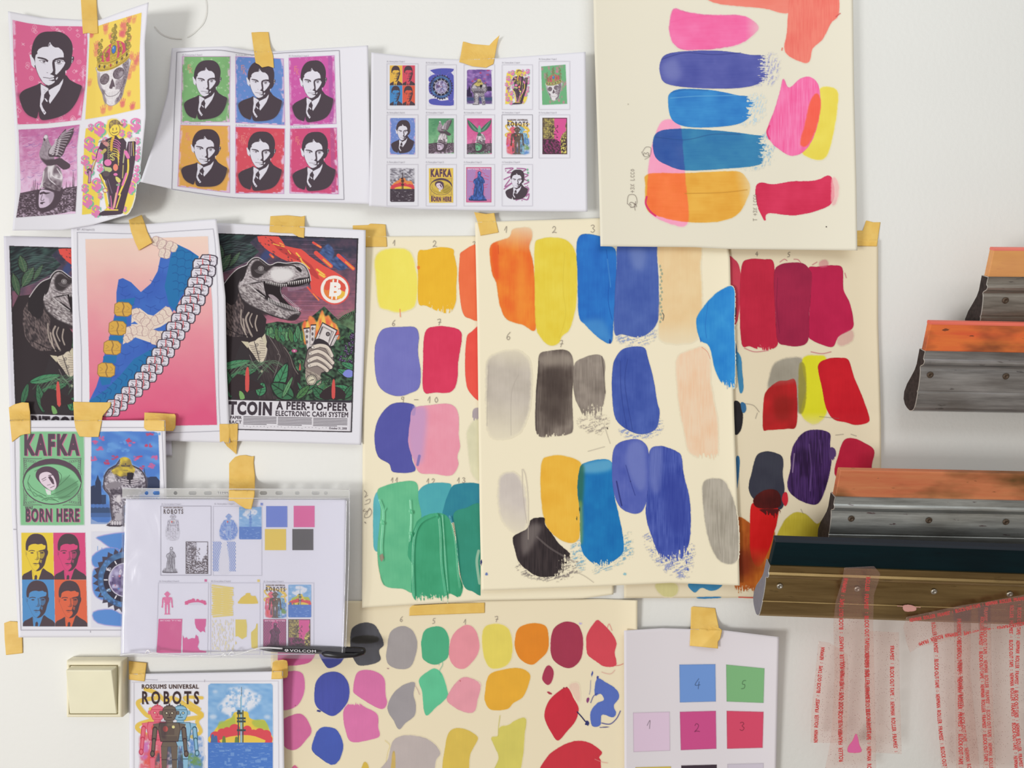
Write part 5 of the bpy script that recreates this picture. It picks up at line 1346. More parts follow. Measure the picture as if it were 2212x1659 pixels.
_sw = [0]
def swatch(cv, label, pts, col, dark=None, ang=90, soft=0, rough=.5, dry=(), fade=(), rim=.12, mul=False, pale=(), strokes=(), mat=None, wob=1.0, a=1.0, streak=.24, name='paint_swatch'):
    """one brushed patch of paint: ragged edge, streaks along the stroke, dry or faded ends, folds of thicker paint"""
    _sw[0] += 1; sd = _sw[0]*13
    cv.part(name, label, mat or PAINT)
    sl, m = cv.polymask(smooth(pts, 5), pad=14)
    if sl is None: return
    X, Y = cv.XY(sl)
    b = blur(m, 2.4+soft)
    n = (fbm(X, Y, 9, sd)-.5)*rough*.9*wob+(vn(X, Y, 2.5, 2.5, 0, sd+3)-.5)*rough*.35
    e = b-.5+n*.45
    k = 2.2/(1+soft*.75)
    mm = np.clip(e*k*(2.4+soft)*.8+.5, 0, 1)
    br = vn(X, Y, 1.7, 26, ang-90, sd+5)
    for d in dry:
        t = ramp(X, Y, d)
        q = br*.5+vn(X, Y, 3.2, 5, ang-90, sd+7)*.35+vn(X, Y, 1.5, 1.5, 0, sd+8)*.15
        keep = np.clip(((1-t)*1.15-.12-(q-.5)*.9)*9-3.6, 0, 1)
        mm = mm*np.where(t > 0, keep, 1)
    for d in fade: mm = mm*(1-ramp(X, Y, d)*.96)
    if dark is None: dark = tuple(v*.9 for v in col)
    f = (br-.5)*streak+(fbm(X, Y, 30, sd+9)-.5)*1.1+.4
    c = mixc(col, dark, lambda X, Y: f)(X, Y)
    if rim:
        r = np.clip(1-np.abs(b-.55)*6, 0, 1)*np.clip(vn(X, Y, 14, 14, 0, sd+11)*2-.4, 0, 1)
        c = c*(1-(rim*r)[..., None])
    if mul: c = c/cv.paper*255
    cv.put(sl, (mm*a).astype(np.float32), c, 'm' if mul else 'n', th=.04)
    for p, cc, sf, al in pale:
        s2, m2 = cv.polymask(smooth(p, 4), pad=int(sf*2)+3)
        if s2 is None: continue
        m2 = blur(m2, sf)
        full = np.zeros((cv.H, cv.W), np.float32); full[sl] = mm
        cv.put(s2, m2*full[s2]*al, cc)
    for p, w, cc, al in strokes:
        s2, m2 = cv.linemask(smooth(p, 6, False), w)
        if s2 is not None: cv.put(s2, m2*al, cc)

def again(cv, name):
    """each loose mark is a part of its own"""
    if cv.cur and cv.parts[cv.cur][0] == name: cv.part(*cv.parts[cv.cur])
def haze(cv, pts, col, a=.5, ang=0, sd=3, sx=2.2, sy=9, lo=.52):
    """dry brush marks that only catch the grain of the card"""
    sl, m = cv.polymask(smooth(pts, 5), pad=8)
    X, Y = cv.XY(sl)
    n = vn(X, Y, sx, sy, ang, sd)*.6+vn(X, Y, 2, 2, 0, sd+1)*.4
    free = (cv.own[sl] == 0) | (np.abs(cv.rgb[sl]-cv.paper).sum(-1) < 30)
    cv.put(sl, (blur(m, 3)*free*np.clip((n-lo)*6, 0, 1)*a).astype(np.float32), col, own=True, th=.1)
def speck(cv, x, y, rx, ry, col, rot=0, a=1.0, sd=1):
    again(cv, 'paint_splatter')
    t = np.linspace(0, 6.28, 12, endpoint=False); r = random.Random(sd+int(x*7+y))
    q = [(x+(rx*math.cos(k)*math.cos(rot)-ry*math.sin(k)*math.sin(rot))*r.uniform(.7, 1.2), y+(rx*math.cos(k)*math.sin(rot)+ry*math.sin(k)*math.cos(rot))*r.uniform(.7, 1.2)) for k in t]
    sl, m = cv.polymask(smooth(q, 3)); cv.put(sl, m*a, col)

DIG = {'1': [[(0, .62), (.55, 0), (.45, 1)]], '2': [[(.1, .25), (.4, 0), (.8, .2), (.6, .6), (.05, .98), (.4, .9), (1, .95)]],
       '3': [[(.1, .1), (.5, 0), (.8, .2), (.45, .45), (.85, .7), (.5, 1), (.05, .9)]], '4': [[(.7, 0), (.1, .62), (.9, .6)], [(.75, .3), (.6, 1)]],
       '5': [[(.9, 0), (.4, .05), (.25, .42), (.7, .5), (.6, .9), (.05, 1)]], '6': [[(.8, 0), (.25, .4), (.1, .8), (.45, 1), (.75, .75), (.5, .55), (.15, .7)]],
       '7': [[(.05, .05), (.9, 0), (.4, 1)], [(.3, .55), (1, .5)]], '9': [[(.75, .1), (.3, .05), (.2, .4), (.7, .4), (.75, .05), (.6, 1)]],
       '0': [[(.5, .1), (.1, .5), (.4, .95), (.85, .6), (.55, .1)]], '-': [[(0, .5), (1, .5)]], '%': [[(.1, .1), (.3, .3)], [(.9, 0), (.1, 1)], [(.7, .8), (.9, .9)]],
       'T': [[(0, .05), (.9, 0)], [(.5, 0), (.45, 1)]], '+': [[(0, .5), (.9, .5)], [(.45, .1), (.45, .9)]], 'L': [[(.1, 0), (.1, 1), (.7, .95)]], 'C': [[(.9, .15), (.3, .1), (.1, .6), (.4, 1), (.9, .9)]],
       ' ': []}
def pencil(cv, s, x, y, h, col=(120, 108, 100), w=1.3, rot=0, gap=.35, a=.85):
    again(cv, 'pencil_lettering')
    ca, sa = math.cos(rot), math.sin(rot); u = 0
    for ch in s:
        for st in DIG[ch]:
            p = [(x+(u+q[0]*h*.62)*ca-q[1]*h*sa, y+(u+q[0]*h*.62)*sa+q[1]*h*ca) for q in st]
            sl, m = cv.linemask(smooth(p, 4, False), w); cv.put(sl, m*a, col)
        u += h*(.62+gap)
def scrib(cv, pts, w=1.2, col=(120, 108, 100), a=.8, sm=5):
    again(cv, 'paint_splatter')
    sl, m = cv.linemask(smooth(pts, sm, False), w); cv.put(sl, m*a, col)

TAPES = []
def E4(tl, tr, br, bl, t=(), r=(), b=(), l=()):
    return [[tl, *t, tr], [tr, *r, br], [bl, *b, br], [tl, *l, bl]]
# ------------------------------------------------------------------ the wall
wall_m = plain('white_wall_plaster', (240, 240, 237), rough=.9, var=.012, scale=5, bump=.2, bscale=160, spec=.1, dist=.0012)
_w = quads_mesh('wall', [(-2.6, 0, .2), (2.6, 0, .2), (2.6, 0, 2.9), (-2.6, 0, 2.9), (-2.6, .12, .2), (2.6, .12, .2), (2.6, .12, 2.9), (-2.6, .12, 2.9)],
                [(0, 1, 2, 3), (5, 4, 7, 6), (0, 4, 5, 1), (1, 5, 6, 2), (2, 6, 7, 3), (3, 7, 4, 0)], False)
wall = tag(link('wall_back', _w, wall_m), kind='structure')
cv = Canvas(310, -10, 460, 100, (238, 238, 235))
cv.part('pencil_mark', 'faint pencil arc on the bare wall above the sheet with six portraits', PRINT)
scrib(cv, [(443, -8), (447, 20), (440, 48), (420, 70), (405, 80)], 1.1, (212, 208, 202), .9)
scrib(cv, [(334, 58), (350, 74), (372, 82), (392, 84)], 1.1, (206, 200, 194), .9)
ink_meshes(cv, curl(.0004), wall)

# ------------------------------------------------------------------ painted cream card, left (numbers 1 to 13)
cv = Canvas(783, 500, 1038, 1316, CREAM)
cv.part('pencil_lettering', None, PRINT)
pencil(cv, '1', 849, 519, 11); pencil(cv, '2', 935, 520, 13); pencil(cv, '3', 1021, 522, 12); pencil(cv, '6', 847, 692, 12); pencil(cv, '7', 945, 690, 12)
pencil(cv, '9 - 10', 866, 857, 13, gap=.5); pencil(cv, '11', 845, 1032, 10); pencil(cv, '12', 922, 1034, 11); pencil(cv, '13', 988, 1032, 11)
scrib(cv, [(787, 1060), (792, 1066), (788, 1074), (794, 1070)], 1.2); scrib(cv, [(790, 1082), (799, 1078), (798, 1086), (788, 1090)], 1.1)
scrib(cv, [(788, 1100), (784, 1104), (794, 1104)], 1.2); scrib(cv, [(800, 1100), (790, 1108), (788, 1118), (798, 1116), (803, 1106), (798, 1098), (792, 1112)], 1.3); scrib(cv, [(788, 1128), (790, 1130)], 2)
swatch(cv, 'pale lemon yellow swatch under the pencilled 1', [(810, 560), (822, 543), (845, 537), (870, 537), (888, 547), (898, 580), (903, 620), (898, 655), (888, 668), (860, 675), (835, 668), (818, 660), (812, 600)], (250, 237, 108), (246, 230, 96), soft=4, rim=0, rough=.4)
swatch(cv, 'amber yellow swatch', [(903, 545), (920, 540), (950, 534), (978, 538), (981, 552), (987, 580), (986, 615), (984, 655), (970, 676), (945, 672), (920, 660), (904, 655), (903, 600)], (248, 196, 52), (240, 184, 44), dry=[(930, 640, 930, 700)], rough=.6)
swatch(cv, 'orange swatch cut off by the middle card', [(999, 543), (1040, 537), (1042, 680), (1012, 687), (998, 670), (991, 610), (993, 560)], (249, 124, 78), (242, 112, 68))
swatch(cv, 'periwinkle blue swatch', [(809, 760), (818, 722), (835, 708), (870, 706), (897, 707), (905, 726), (903, 760), (909, 805), (905, 838), (885, 850), (860, 856), (830, 846), (813, 820)], (126, 126, 202), (116, 116, 194), rim=.35)
swatch(cv, 'raspberry red swatch', [(918, 718), (940, 705), (970, 706), (992, 713), (998, 730), (990, 780), (988, 820), (975, 846), (940, 848), (915, 845), (914, 780)], (230, 62, 100), (218, 50, 88), rough=.8, rim=.2)
swatch(cv, 'vermilion swatch', [(1007, 735), (1018, 717), (1045, 711), (1045, 858), (1015, 848), (1005, 810)], (246, 92, 78), (238, 82, 70))
swatch(cv, 'indigo swatch', [(809, 940), (820, 900), (848, 872), (888, 872), (896, 885), (888, 940), (890, 990), (896, 1018), (850, 1020), (841, 1002), (816, 985)], (90, 92, 176), (82, 84, 168), rim=.3)
swatch(cv, 'rose pink swatch brushed over the indigo one', [(893, 882), (930, 875), (972, 873), (990, 893), (991, 940), (994, 965), (988, 985), (990, 1005), (975, 1027), (940, 1024), (905, 1020), (890, 985), (882, 955), (886, 910)], (246, 166, 186), (240, 152, 174),
       pale=[([(882, 890), (920, 880), (918, 950), (910, 1000), (888, 985), (880, 940)], (206, 160, 206), 7, .9)], strokes=[([(906, 985), (902, 1004)], 6, (110, 110, 186), .7), ([(895, 880), (893, 894)], 8, (160, 140, 200), .5)])
swatch(cv, 'pale straw smear', [(1012, 925), (1040, 905), (1042, 1028), (1020, 1025), (1010, 960)], (238, 234, 196), soft=3, rim=0, a=.8)
swatch(cv, None, [(1022, 885), (1036, 882), (1036, 900), (1022, 912)], (190, 176, 182), dry=[(1030, 895, 1018, 915)])
swatch(cv, 'turquoise swatch under the green', [(808, 1075), (820, 1062), (826, 1100), (824, 1180), (808, 1186), (806, 1120)], (98, 194, 204), mat=WET)
swatch(cv, 'teal swatch under the pencilled 12', [(903, 1062), (925, 1045), (970, 1044), (974, 1060), (965, 1110), (950, 1125), (905, 1122), (903, 1080)], (82, 180, 188), (72, 166, 182), mat=WET)
swatch(cv, 'deep teal swatch under the pencilled 13', [(972, 1058), (990, 1045), (1030, 1044), (1046, 1060), (1046, 1110), (1000, 1115), (975, 1130), (955, 1115)], (50, 146, 164), (38, 130, 156), mat=WET)
swatch(cv, 'light green swatch under the pencilled 11', [(815, 1062), (830, 1050), (870, 1040), (900, 1043), (904, 1080), (910, 1120), (896, 1180), (896, 1275), (870, 1272), (832, 1266), (820, 1236), (815, 1190), (818, 1150), (822, 1100)], (112, 202, 154), (92, 186, 140), mat=WET, rough=.4)
swatch(cv, 'sea green swatch of thick paint', [(980, 1110), (1004, 1098), (1046, 1100), (1046, 1272), (1020, 1277), (1000, 1262), (988, 1200), (984, 1150)], (52, 152, 130), (44, 140, 116), mat=WET, strokes=[([(1034, 1190), (1030, 1215), (1036, 1260)], 6, (200, 216, 190), .7)])
swatch(cv, 'emerald swatch of thick ridged paint', [(905, 1122), (930, 1110), (958, 1110), (975, 1130), (986, 1180), (992, 1240), (1000, 1268), (992, 1290), (970, 1282), (968, 1302), (940, 1294), (900, 1298), (888, 1270), (893, 1225), (881, 1200), (885, 1165), (895, 1140)], (70, 174, 130), (54, 156, 112), mat=WET,
       dry=[(930, 1268, 930, 1316)], rough=.6)
for pts, w in (([(888, 1080), (890, 1120), (887, 1170)], 2), ([(950, 1114), (954, 1160), (956, 1220), (966, 1290)], 3), ([(957, 1112), (963, 1200), (969, 1280)], 2), ([(896, 1290), (894, 1220), (897, 1160), (912, 1128), (945, 1112)], 3), ([(974, 1115), (986, 1170), (992, 1240), (996, 1270)], 3),
               ([(822, 1080), (830, 1104), (829, 1140), (826, 1180), (828, 1210)], 3), ([(834, 1098), (830, 1106)], 3), ([(812, 1205), (818, 1240), (828, 1264)], 2)):
    sl, m = cv.linemask(smooth(pts, 6, False), w); m = blur(m, 1.5); cv.relief(sl, m*.0022)
for x, y in ((889, 1104), (828, 1128), (889, 1152), (945, 1112)):
    sl, m = cv.linemask([(x, y), (x+2, y+3)], 6); cv.relief(sl, blur(m, 2)*.003)
cv.part('paint_splatter', None, PAINT); speck(cv, 824, 1204, 5, 8, (150, 140, 120)); scrib(cv, [(864, 668), (865, 684)], 2, (240, 130, 90))
speck(cv, 904, 578, 3, 5, (244, 130, 50))
dA = curl(.0045, rise(800, 1250, 783, 1313, .003))
sheet('painted_card', 'cream card with yellow, blue, raspberry and thick green swatches, left of middle card', 'painted card',
      E4((787, 511), (1300, 508), (1325, 1284), (782, 1313), r=[(1318, 900), (1326, 1262)], b=[(1040, 1297), (1260, 1293)], l=[(784, 800)]), dA, cv, CREAM, gain=1.04)

# ------------------------------------------------------------------ painted cream card, right
cv = Canvas(1344, 530, 1908, 1294, (244, 230, 200))
cv.part('pencil_lettering', None, PRINT); pencil(cv, '4', 1632, 544, 9); pencil(cv, '5', 1701, 545, 10)
swatch(cv, 'coral red swatch edge', [(1570, 562), (1588, 562), (1598, 580), (1601, 620), (1594, 690), (1578, 706), (1568, 690)], (222, 74, 92), (206, 56, 84))
swatch(cv, 'crimson swatch under the pencilled 4', [(1602, 575), (1618, 560), (1650, 560), (1671, 566), (1673, 620), (1676, 700), (1680, 745), (1650, 757), (1620, 748), (1602, 742), (1598, 650)], (216, 40, 72), (198, 30, 62), rim=.25, dry=[(1640, 735, 1640, 775)])
swatch(cv, 'raspberry swatch on the right of three', [(1745, 582), (1765, 576), (1800, 573), (1820, 580), (1822, 625), (1836, 655), (1843, 690), (1841, 710), (1812, 727), (1800, 749), (1780, 746), (1755, 735), (1746, 720), (1750, 640)], (208, 32, 84), (194, 24, 76), rim=.25)
swatch(cv, 'dark wine red swatch under the pencilled 5', [(1672, 592), (1685, 572), (1710, 567), (1735, 569), (1748, 582), (1754, 600), (1748, 680), (1746, 735), (1725, 748), (1700, 746), (1680, 737), (1675, 680)], (180, 36, 78), (160, 28, 70), rim=.3,
       strokes=[([(1680, 600), (1678, 660), (1684, 720)], 1.2, (130, 20, 60), .7)])
cv.part('paint_splatter', None, PAINT)
for p in ([(1685, 566), (1694, 560), (1700, 563)], [(1715, 560), (1724, 561), (1730, 568)], [(1755, 572), (1765, 566)], [(1608, 752), (1630, 760), (1660, 757)], [(1752, 760), (1775, 764), (1795, 760)], [(1825, 590), (1828, 600)]): scrib(cv, p, 1.5, (206, 90, 110), .8)
swatch(cv, None, [(1770, 566), (1785, 560), (1790, 575), (1770, 578)], (232, 140, 150), a=.6, soft=2, rim=0); swatch(cv, None, [(1808, 730), (1840, 712), (1842, 735), (1815, 748)], (232, 160, 160), a=.5, soft=3, rim=0)
swatch(cv, 'warm grey swatch', [(1661, 850), (1664, 805), (1680, 780), (1720, 772), (1737, 780), (1741, 830), (1737, 885), (1724, 892), (1700, 870)], (182, 174, 158), (160, 152, 136), soft=4, rim=0)
swatch(cv, 'bright yellow swatch between grey and red', [(1733, 776), (1765, 768), (1786, 775), (1780, 830), (1786, 890), (1765, 915), (1745, 912), (1730, 888), (1741, 840)], (243, 238, 46), (236, 230, 40), soft=3, rim=0, mul=False, fade=[(1755, 890, 1755, 930)])
swatch(cv, 'olive overlap of grey and yellow', [(1726, 790), (1739, 790), (1742, 850), (1736, 888), (1726, 890)], (168, 158, 60), soft=3, rim=0, a=.8)
swatch(cv, 'deep red swatch over the grey', [(1650, 862), (1658, 842), (1680, 824), (1700, 822), (1717, 820), (1722, 860), (1720, 920), (1700, 926), (1660, 929), (1648, 925)], (208, 36, 40), (170, 30, 30), fade=[(1685, 835, 1680, 800)], pale=[([(1672, 860), (1705, 860), (1708, 905), (1675, 905)], (150, 30, 24), 8, .7)])
swatch(cv, 'scarlet slanting swatch', [(1767, 790), (1788, 775), (1815, 773), (1833, 778), (1845, 815), (1860, 850), (1876, 895), (1876, 912), (1850, 918), (1825, 912), (1800, 905), (1784, 880), (1776, 840)], (224, 30, 46), (204, 20, 38), rim=.25)
swatch(cv, 'dark violet swatch', [(1708, 985), (1715, 960), (1735, 935), (1760, 928), (1792, 935), (1793, 960), (1796, 1000), (1785, 1050), (1768, 1087), (1745, 1088), (1720, 1076), (1704, 1060), (1701, 1040), (1708, 1010)], (80, 48, 110), (46, 22, 66), streak=1.5, rough=.8,
       strokes=[([(1748, 960), (1752, 1010), (1750, 1060)], 3, (120, 90, 150), .6), ([(1770, 950), (1775, 1000)], 2, (130, 100, 160), .4), ([(1716, 980), (1712, 1020)], 2.5, (200, 180, 200), .6)])
swatch(cv, None, [(1794, 966), (1805, 972), (1804, 992), (1795, 998), (1791, 985)], (96, 66, 124), dry=[(1796, 980, 1810, 1000)])
swatch(cv, 'charcoal blue swatch', [(1617, 1055), (1624, 1020), (1634, 985), (1655, 975), (1680, 980), (1692, 992), (1691, 1025), (1695, 1060), (1690, 1098), (1660, 1098), (1630, 1080)], (66, 68, 82), (54, 54, 70), rim=.2)
swatch(cv, 'small bright red dab', [(1692, 1066), (1700, 1064), (1702, 1084), (1696, 1094), (1689, 1080)], (228, 44, 60))
swatch(cv, 'burnt orange wash', [(1585, 1128), (1618, 1128), (1640, 1160), (1668, 1142), (1674, 1160), (1668, 1200), (1655, 1240), (1650, 1288), (1590, 1280)], (222, 128, 48), (160, 66, 24), soft=1, pale=[([(1590, 1190), (1640, 1200), (1620, 1240), (1590, 1245)], (130, 44, 24), 14, .8)], dry=[(1610, 1250, 1600, 1296)])
swatch(cv, 'bright red stripe running into the orange', [(1624, 1088), (1650, 1096), (1680, 1096), (1678, 1130), (1672, 1150), (1664, 1180), (1640, 1225), (1622, 1200), (1620, 1140)], (232, 34, 36), (214, 22, 22), fade=[(1640, 1180, 1635, 1230)])
swatch(cv, 'blackish red oval where charcoal and red overlap', [(1628, 1078), (1648, 1060), (1675, 1058), (1687, 1074), (1684, 1095), (1655, 1099), (1632, 1094)], (104, 28, 26), (70, 16, 16), soft=.5)
swatch(cv, None, [(1640, 1100), (1682, 1100), (1683, 1112), (1664, 1122), (1650, 1108)], (96, 26, 26), dry=[(1660, 1090, 1660, 1130)], wob=2)
swatch(cv, 'olive yellow swatch', [(1682, 1175), (1690, 1132), (1714, 1108), (1740, 1110), (1765, 1132), (1779, 1120), (1787, 1135), (1770, 1180)], (222, 204, 72), (196, 172, 46), soft=1.5)
swatch(cv, 'crimson swatch behind the wide grey squeegee', [(1806, 1030), (1812, 980), (1824, 950), (1845, 947), (1866, 956), (1888, 972), (1884, 1000), (1874, 1030)], (208, 38, 70), (190, 26, 60), rim=.25)
for c_, p in (((30, 44, 84), [(1574, 640), (1586, 650), (1590, 680), (1580, 700), (1572, 690)]), ((70, 150, 200), [(1588, 760), (1600, 770), (1603, 800), (1606, 840), (1598, 848), (1592, 800)]), ((60, 110, 160), [(1580, 735), (1590, 742), (1592, 762), (1582, 760)]),
              ((40, 36, 42), [(1584, 870), (1600, 872), (1605, 900), (1600, 930), (1586, 936)]), ((60, 120, 170), [(1600, 870), (1610, 872), (1612, 886), (1604, 892)]), ((60, 120, 170), [(1590, 990), (1598, 992), (1595, 1040), (1590, 1060)])):
    swatch(cv, None, p, c_, wob=1.5)
cv.part('paint_splatter', None, PAINT)
for p in ([(1610, 872), (1628, 876), (1640, 890)], [(1636, 892), (1632, 904)], [(1730, 1100), (1735, 1110)], [(1805, 940), (1822, 938)], [(1838, 938), (1850, 942)], [(1770, 900), (1812, 904)]): scrib(cv, p, 1.1, (130, 120, 110), .7)
swatch(cv, None, [(1415, 1262), (1460, 1260), (1462, 1284), (1440, 1290), (1425, 1282)], (232, 224, 150), soft=2, rim=0, a=.8)
swatch(cv, None, [(1488, 1260), (1556, 1260), (1552, 1272), (1535, 1276), (1515, 1270), (1500, 1280)], (70, 150, 200), wob=1.5)
swatch(cv, None, [(1505, 1290), (1555, 1289), (1555, 1292), (1510, 1293)], (60, 140, 200))
scrib(cv, [(1596, 1290), (1630, 1291), (1650, 1290)], 2.4, (214, 60, 50), .9)
dB = curl(.005, hump(1700, 893, 500, 13, -.0008), rise(1850, 900, 1905, 900, .004), hump(1620, 900, 60, 300, .001))
sheet('painted_card', 'cream card with crimson, violet and charcoal swatches, right of the middle card', 'painted card',
      E4((1345, 520), (1897, 520), (1905, 1291), (1348, 1292), r=[(1897, 700), (1903, 900)], l=[(1348, 900)]), dB, cv, (244, 230, 200), gain=.89)

# ------------------------------------------------------------------ middle card
cv = Canvas(1026, 466, 1600, 1280, CREAM)
cv.part('pencil_lettering', None, PRINT)
for s_, x_, y_, h_ in (('1', 1090, 489, 13), ('2', 1193, 489, 14), ('3', 1276, 486, 16), ('6', 1094, 718, 16), ('7', 1208, 736, 13)): pencil(cv, s_, x_, y_, h_)
swatch(cv, 'orange stroke under the pencilled 1', [(1060, 530), (1072, 522), (1100, 512), (1108, 495), (1144, 492), (1150, 512), (1143, 532), (1150, 560), (1155, 600), (1157, 660), (1156, 714), (1130, 702), (1095, 690), (1080, 660), (1072, 612), (1063, 590), (1058, 550)], (250, 144, 52), (240, 98, 38), soft=1.2,
       fade=[(1120, 545, 1130, 480)], pale=[([(1062, 530), (1075, 525), (1078, 600), (1066, 590)], (240, 92, 40), 4, .8), ([(1120, 560), (1135, 570), (1130, 680), (1115, 670)], (252, 160, 60), 8, .6)], strokes=[([(1076, 530), (1077, 548)], 2, (220, 80, 40), .7)])
swatch(cv, 'yellow stroke under the pencilled 2', [(1155, 532), (1165, 517), (1195, 513), (1225, 520), (1243, 545), (1247, 590), (1244, 660), (1230, 712), (1215, 725), (1206, 742), (1186, 746), (1166, 726), (1157, 700), (1155, 620)], (243, 222, 84), (236, 208, 60), soft=1.2, rim=.05, streak=.3,
       strokes=[([(1220, 545), (1216, 620), (1222, 680), (1208, 730)], 1.6, (222, 196, 60), .5)])
swatch(cv, 'bright blue stroke under the pencilled 3', [(1249, 512), (1300, 512), (1304, 530), (1326, 535), (1332, 560), (1330, 640), (1325, 700), (1320, 742), (1290, 727), (1265, 702), (1250, 680), (1248, 600)], (44, 128, 214), (28, 98, 192), soft=.3, rim=.2,
       pale=[([(1252, 700), (1300, 690), (1322, 740), (1290, 730)], (90, 164, 222), 8, .6)], strokes=[([(1310, 540), (1316, 600), (1314, 650), (1322, 690)], 1.6, (20, 80, 170), .6), ([(1312, 560), (1319, 620)], 2.5, (90, 160, 226), .5)])
swatch(cv, 'slate blue stroke under the top sheet', [(1340, 520), (1412, 520), (1420, 560), (1423, 620), (1424, 680), (1410, 712), (1380, 729), (1345, 722), (1327, 720), (1328, 640), (1332, 580)], (86, 112, 188), (60, 86, 170), soft=.3, dry=[(1375, 715, 1375, 748)], pale=[([(1360, 540), (1395, 540), (1390, 580), (1370, 580)], (120, 140, 200), 8, .7)])
swatch(cv, 'pale tan stroke', [(1425, 520), (1508, 520), (1513, 580), (1516, 640), (1515, 700), (1500, 738), (1430, 738), (1423, 690), (1426, 600)], (244, 216, 168), (238, 202, 150), soft=4, rim=0, fade=[(1470, 690, 1470, 760)])
cv.part('paint_splatter', None, PAINT)
for i in range(16): speck(cv, 1426+(i*7 % 5), 575+i*8, 2.4, 3.4, (120, 150, 140), a=.6)
scrib(cv, [(1431, 676), (1434, 682), (1432, 692)], 2, (50, 60, 70), .7)
swatch(cv, 'sky blue slanting stroke at the right edge', [(1555, 628), (1585, 622), (1586, 700), (1588, 780), (1584, 850), (1562, 832), (1545, 800), (1532, 748), (1513, 735), (1504, 700), (1508, 680), (1530, 650)], (58, 156, 226), (30, 126, 210), soft=.8, dry=[(1555, 800, 1545, 850)],
       strokes=[([(1530, 650), (1524, 700), (1526, 730)], 1.4, (30, 100, 190), .5), ([(1512, 730), (1514, 738)], 2, (30, 100, 190), .9)])
swatch(cv, 'faint grey stroke under the pencilled 6', [(1052, 800), (1060, 770), (1110, 757), (1142, 778), (1147, 850), (1138, 900), (1115, 940), (1060, 945), (1052, 880)], (210, 200, 188), (190, 180, 168), soft=7, rim=0, fade=[(1095, 860, 1080, 960), (1100, 800, 1110, 740)], strokes=[([(1056, 790), (1053, 860), (1052, 920)], 1.6, (170, 160, 150), .5), ([(1104, 940), (1105, 850), (1120, 810)], 1.5, (170, 160, 150), .4)])
swatch(cv, 'dark grey brown stroke under the pencilled 7', [(1165, 766), (1185, 758), (1225, 757), (1239, 785), (1236, 860), (1238, 925), (1228, 938), (1200, 942), (1160, 938), (1157, 860), (1162, 800)], (150, 138, 128), (74, 62, 58), streak=.35, pale=[([(1175, 800), (1225, 800), (1222, 900), (1175, 910)], (70, 58, 54), 16, .75), ([(1165, 770), (1230, 765), (1226, 785), (1175, 790)], (160, 148, 136), 6, .7)],
       strokes=[([(1164, 780), (1159, 860), (1158, 930)], 1.8, (50, 40, 40), .6)], dry=[(1200, 925, 1200, 965)])
swatch(cv, 'grey brown stroke with a frayed end', [(1240, 790), (1262, 772), (1295, 766), (1307, 785), (1305, 820), (1308, 850), (1300, 890), (1302, 920), (1275, 922), (1255, 888), (1240, 850)], (164, 152, 142), (112, 102, 94), streak=.4, dry=[(1280, 850, 1285, 935)], wob=1.4, strokes=[([(1300, 770), (1305, 810), (1307, 850)], 1.6, (70, 60, 56), .6)])
swatch(cv, 'cobalt blue stroke in the second row', [(1330, 772), (1350, 752), (1390, 750), (1400, 775), (1412, 820), (1420, 870), (1425, 890), (1418, 925), (1390, 938), (1360, 931), (1330, 905), (1322, 850), (1323, 800)], (84, 108, 190), (54, 78, 166), rim=.2,
       strokes=[([(1340, 780), (1342, 850), (1354, 925)], 1.6, (44, 62, 140), .6), ([(1356, 775), (1350, 830), (1366, 928)], 1.6, (44, 62, 140), .6)])
swatch(cv, 'pale peach stroke', [(1462, 775), (1490, 757), (1520, 750), (1533, 775), (1535, 830), (1545, 880), (1550, 920), (1550, 985), (1530, 992), (1490, 978), (1480, 940), (1468, 880), (1463, 830)], (248, 220, 190), (246, 206, 170), soft=4, rim=0, streak=.8, dry=[(1515, 960, 1515, 1010)], strokes=[([(1516, 750), (1528, 760), (1534, 775)], 1.2, (214, 110, 90), .6)])
swatch(cv, 'very faint grey stroke at the lower left', [(1080, 1035), (1100, 1020), (1122, 1030), (1135, 1080), (1136, 1140), (1110, 1150), (1080, 1110)], (220, 210, 202), (206, 196, 190), soft=8, rim=0, fade=[(1100, 1080, 1070, 1150)])
swatch(cv, 'amber stroke in the bottom row', [(1170, 998), (1190, 985), (1220, 985), (1256, 1002), (1252, 1050), (1252, 1110), (1250, 1165), (1222, 1171), (1190, 1150), (1175, 1120), (1168, 1060)], (248, 196, 74), (240, 180, 56), soft=1, rim=.08)
swatch(cv, 'cerulean stroke overlapping the amber one', [(1252, 1012), (1268, 998), (1310, 992), (1326, 1010), (1326, 1060), (1336, 1110), (1346, 1160), (1346, 1192), (1325, 1212), (1300, 1226), (1270, 1208), (1255, 1180), (1252, 1100), (1247, 1060)], (28, 130, 198), (14, 104, 180), rough=.8, dry=[(1310, 1195, 1310, 1240)],
       pale=[([(1258, 1002), (1318, 992), (1318, 1016), (1262, 1022)], (110, 180, 216), 5, .8), ([(1248, 1010), (1262, 1010), (1258, 1090), (1248, 1080)], (50, 110, 80), 4, .8), ([(1249, 1090), (1258, 1090), (1258, 1170), (1250, 1165)], (150, 170, 70), 3, .7)])
swatch(cv, 'violet blue stroke, upper of the overlapping pair', [(1322, 1005), (1330, 962), (1370, 948), (1395, 960), (1402, 990), (1401, 1060), (1390, 1100), (1370, 1110), (1340, 1096), (1325, 1060)], (98, 112, 194), (72, 88, 178), pale=[([(1358, 960), (1390, 960), (1396, 1040), (1380, 1060), (1355, 1010)], (124, 136, 204), 5, .7)],
       strokes=[([(1352, 1005), (1362, 1040), (1372, 1070)], 1.6, (40, 50, 130), .6), ([(1332, 1040), (1338, 1070), (1343, 1092)], 3, (34, 42, 110), .7)])
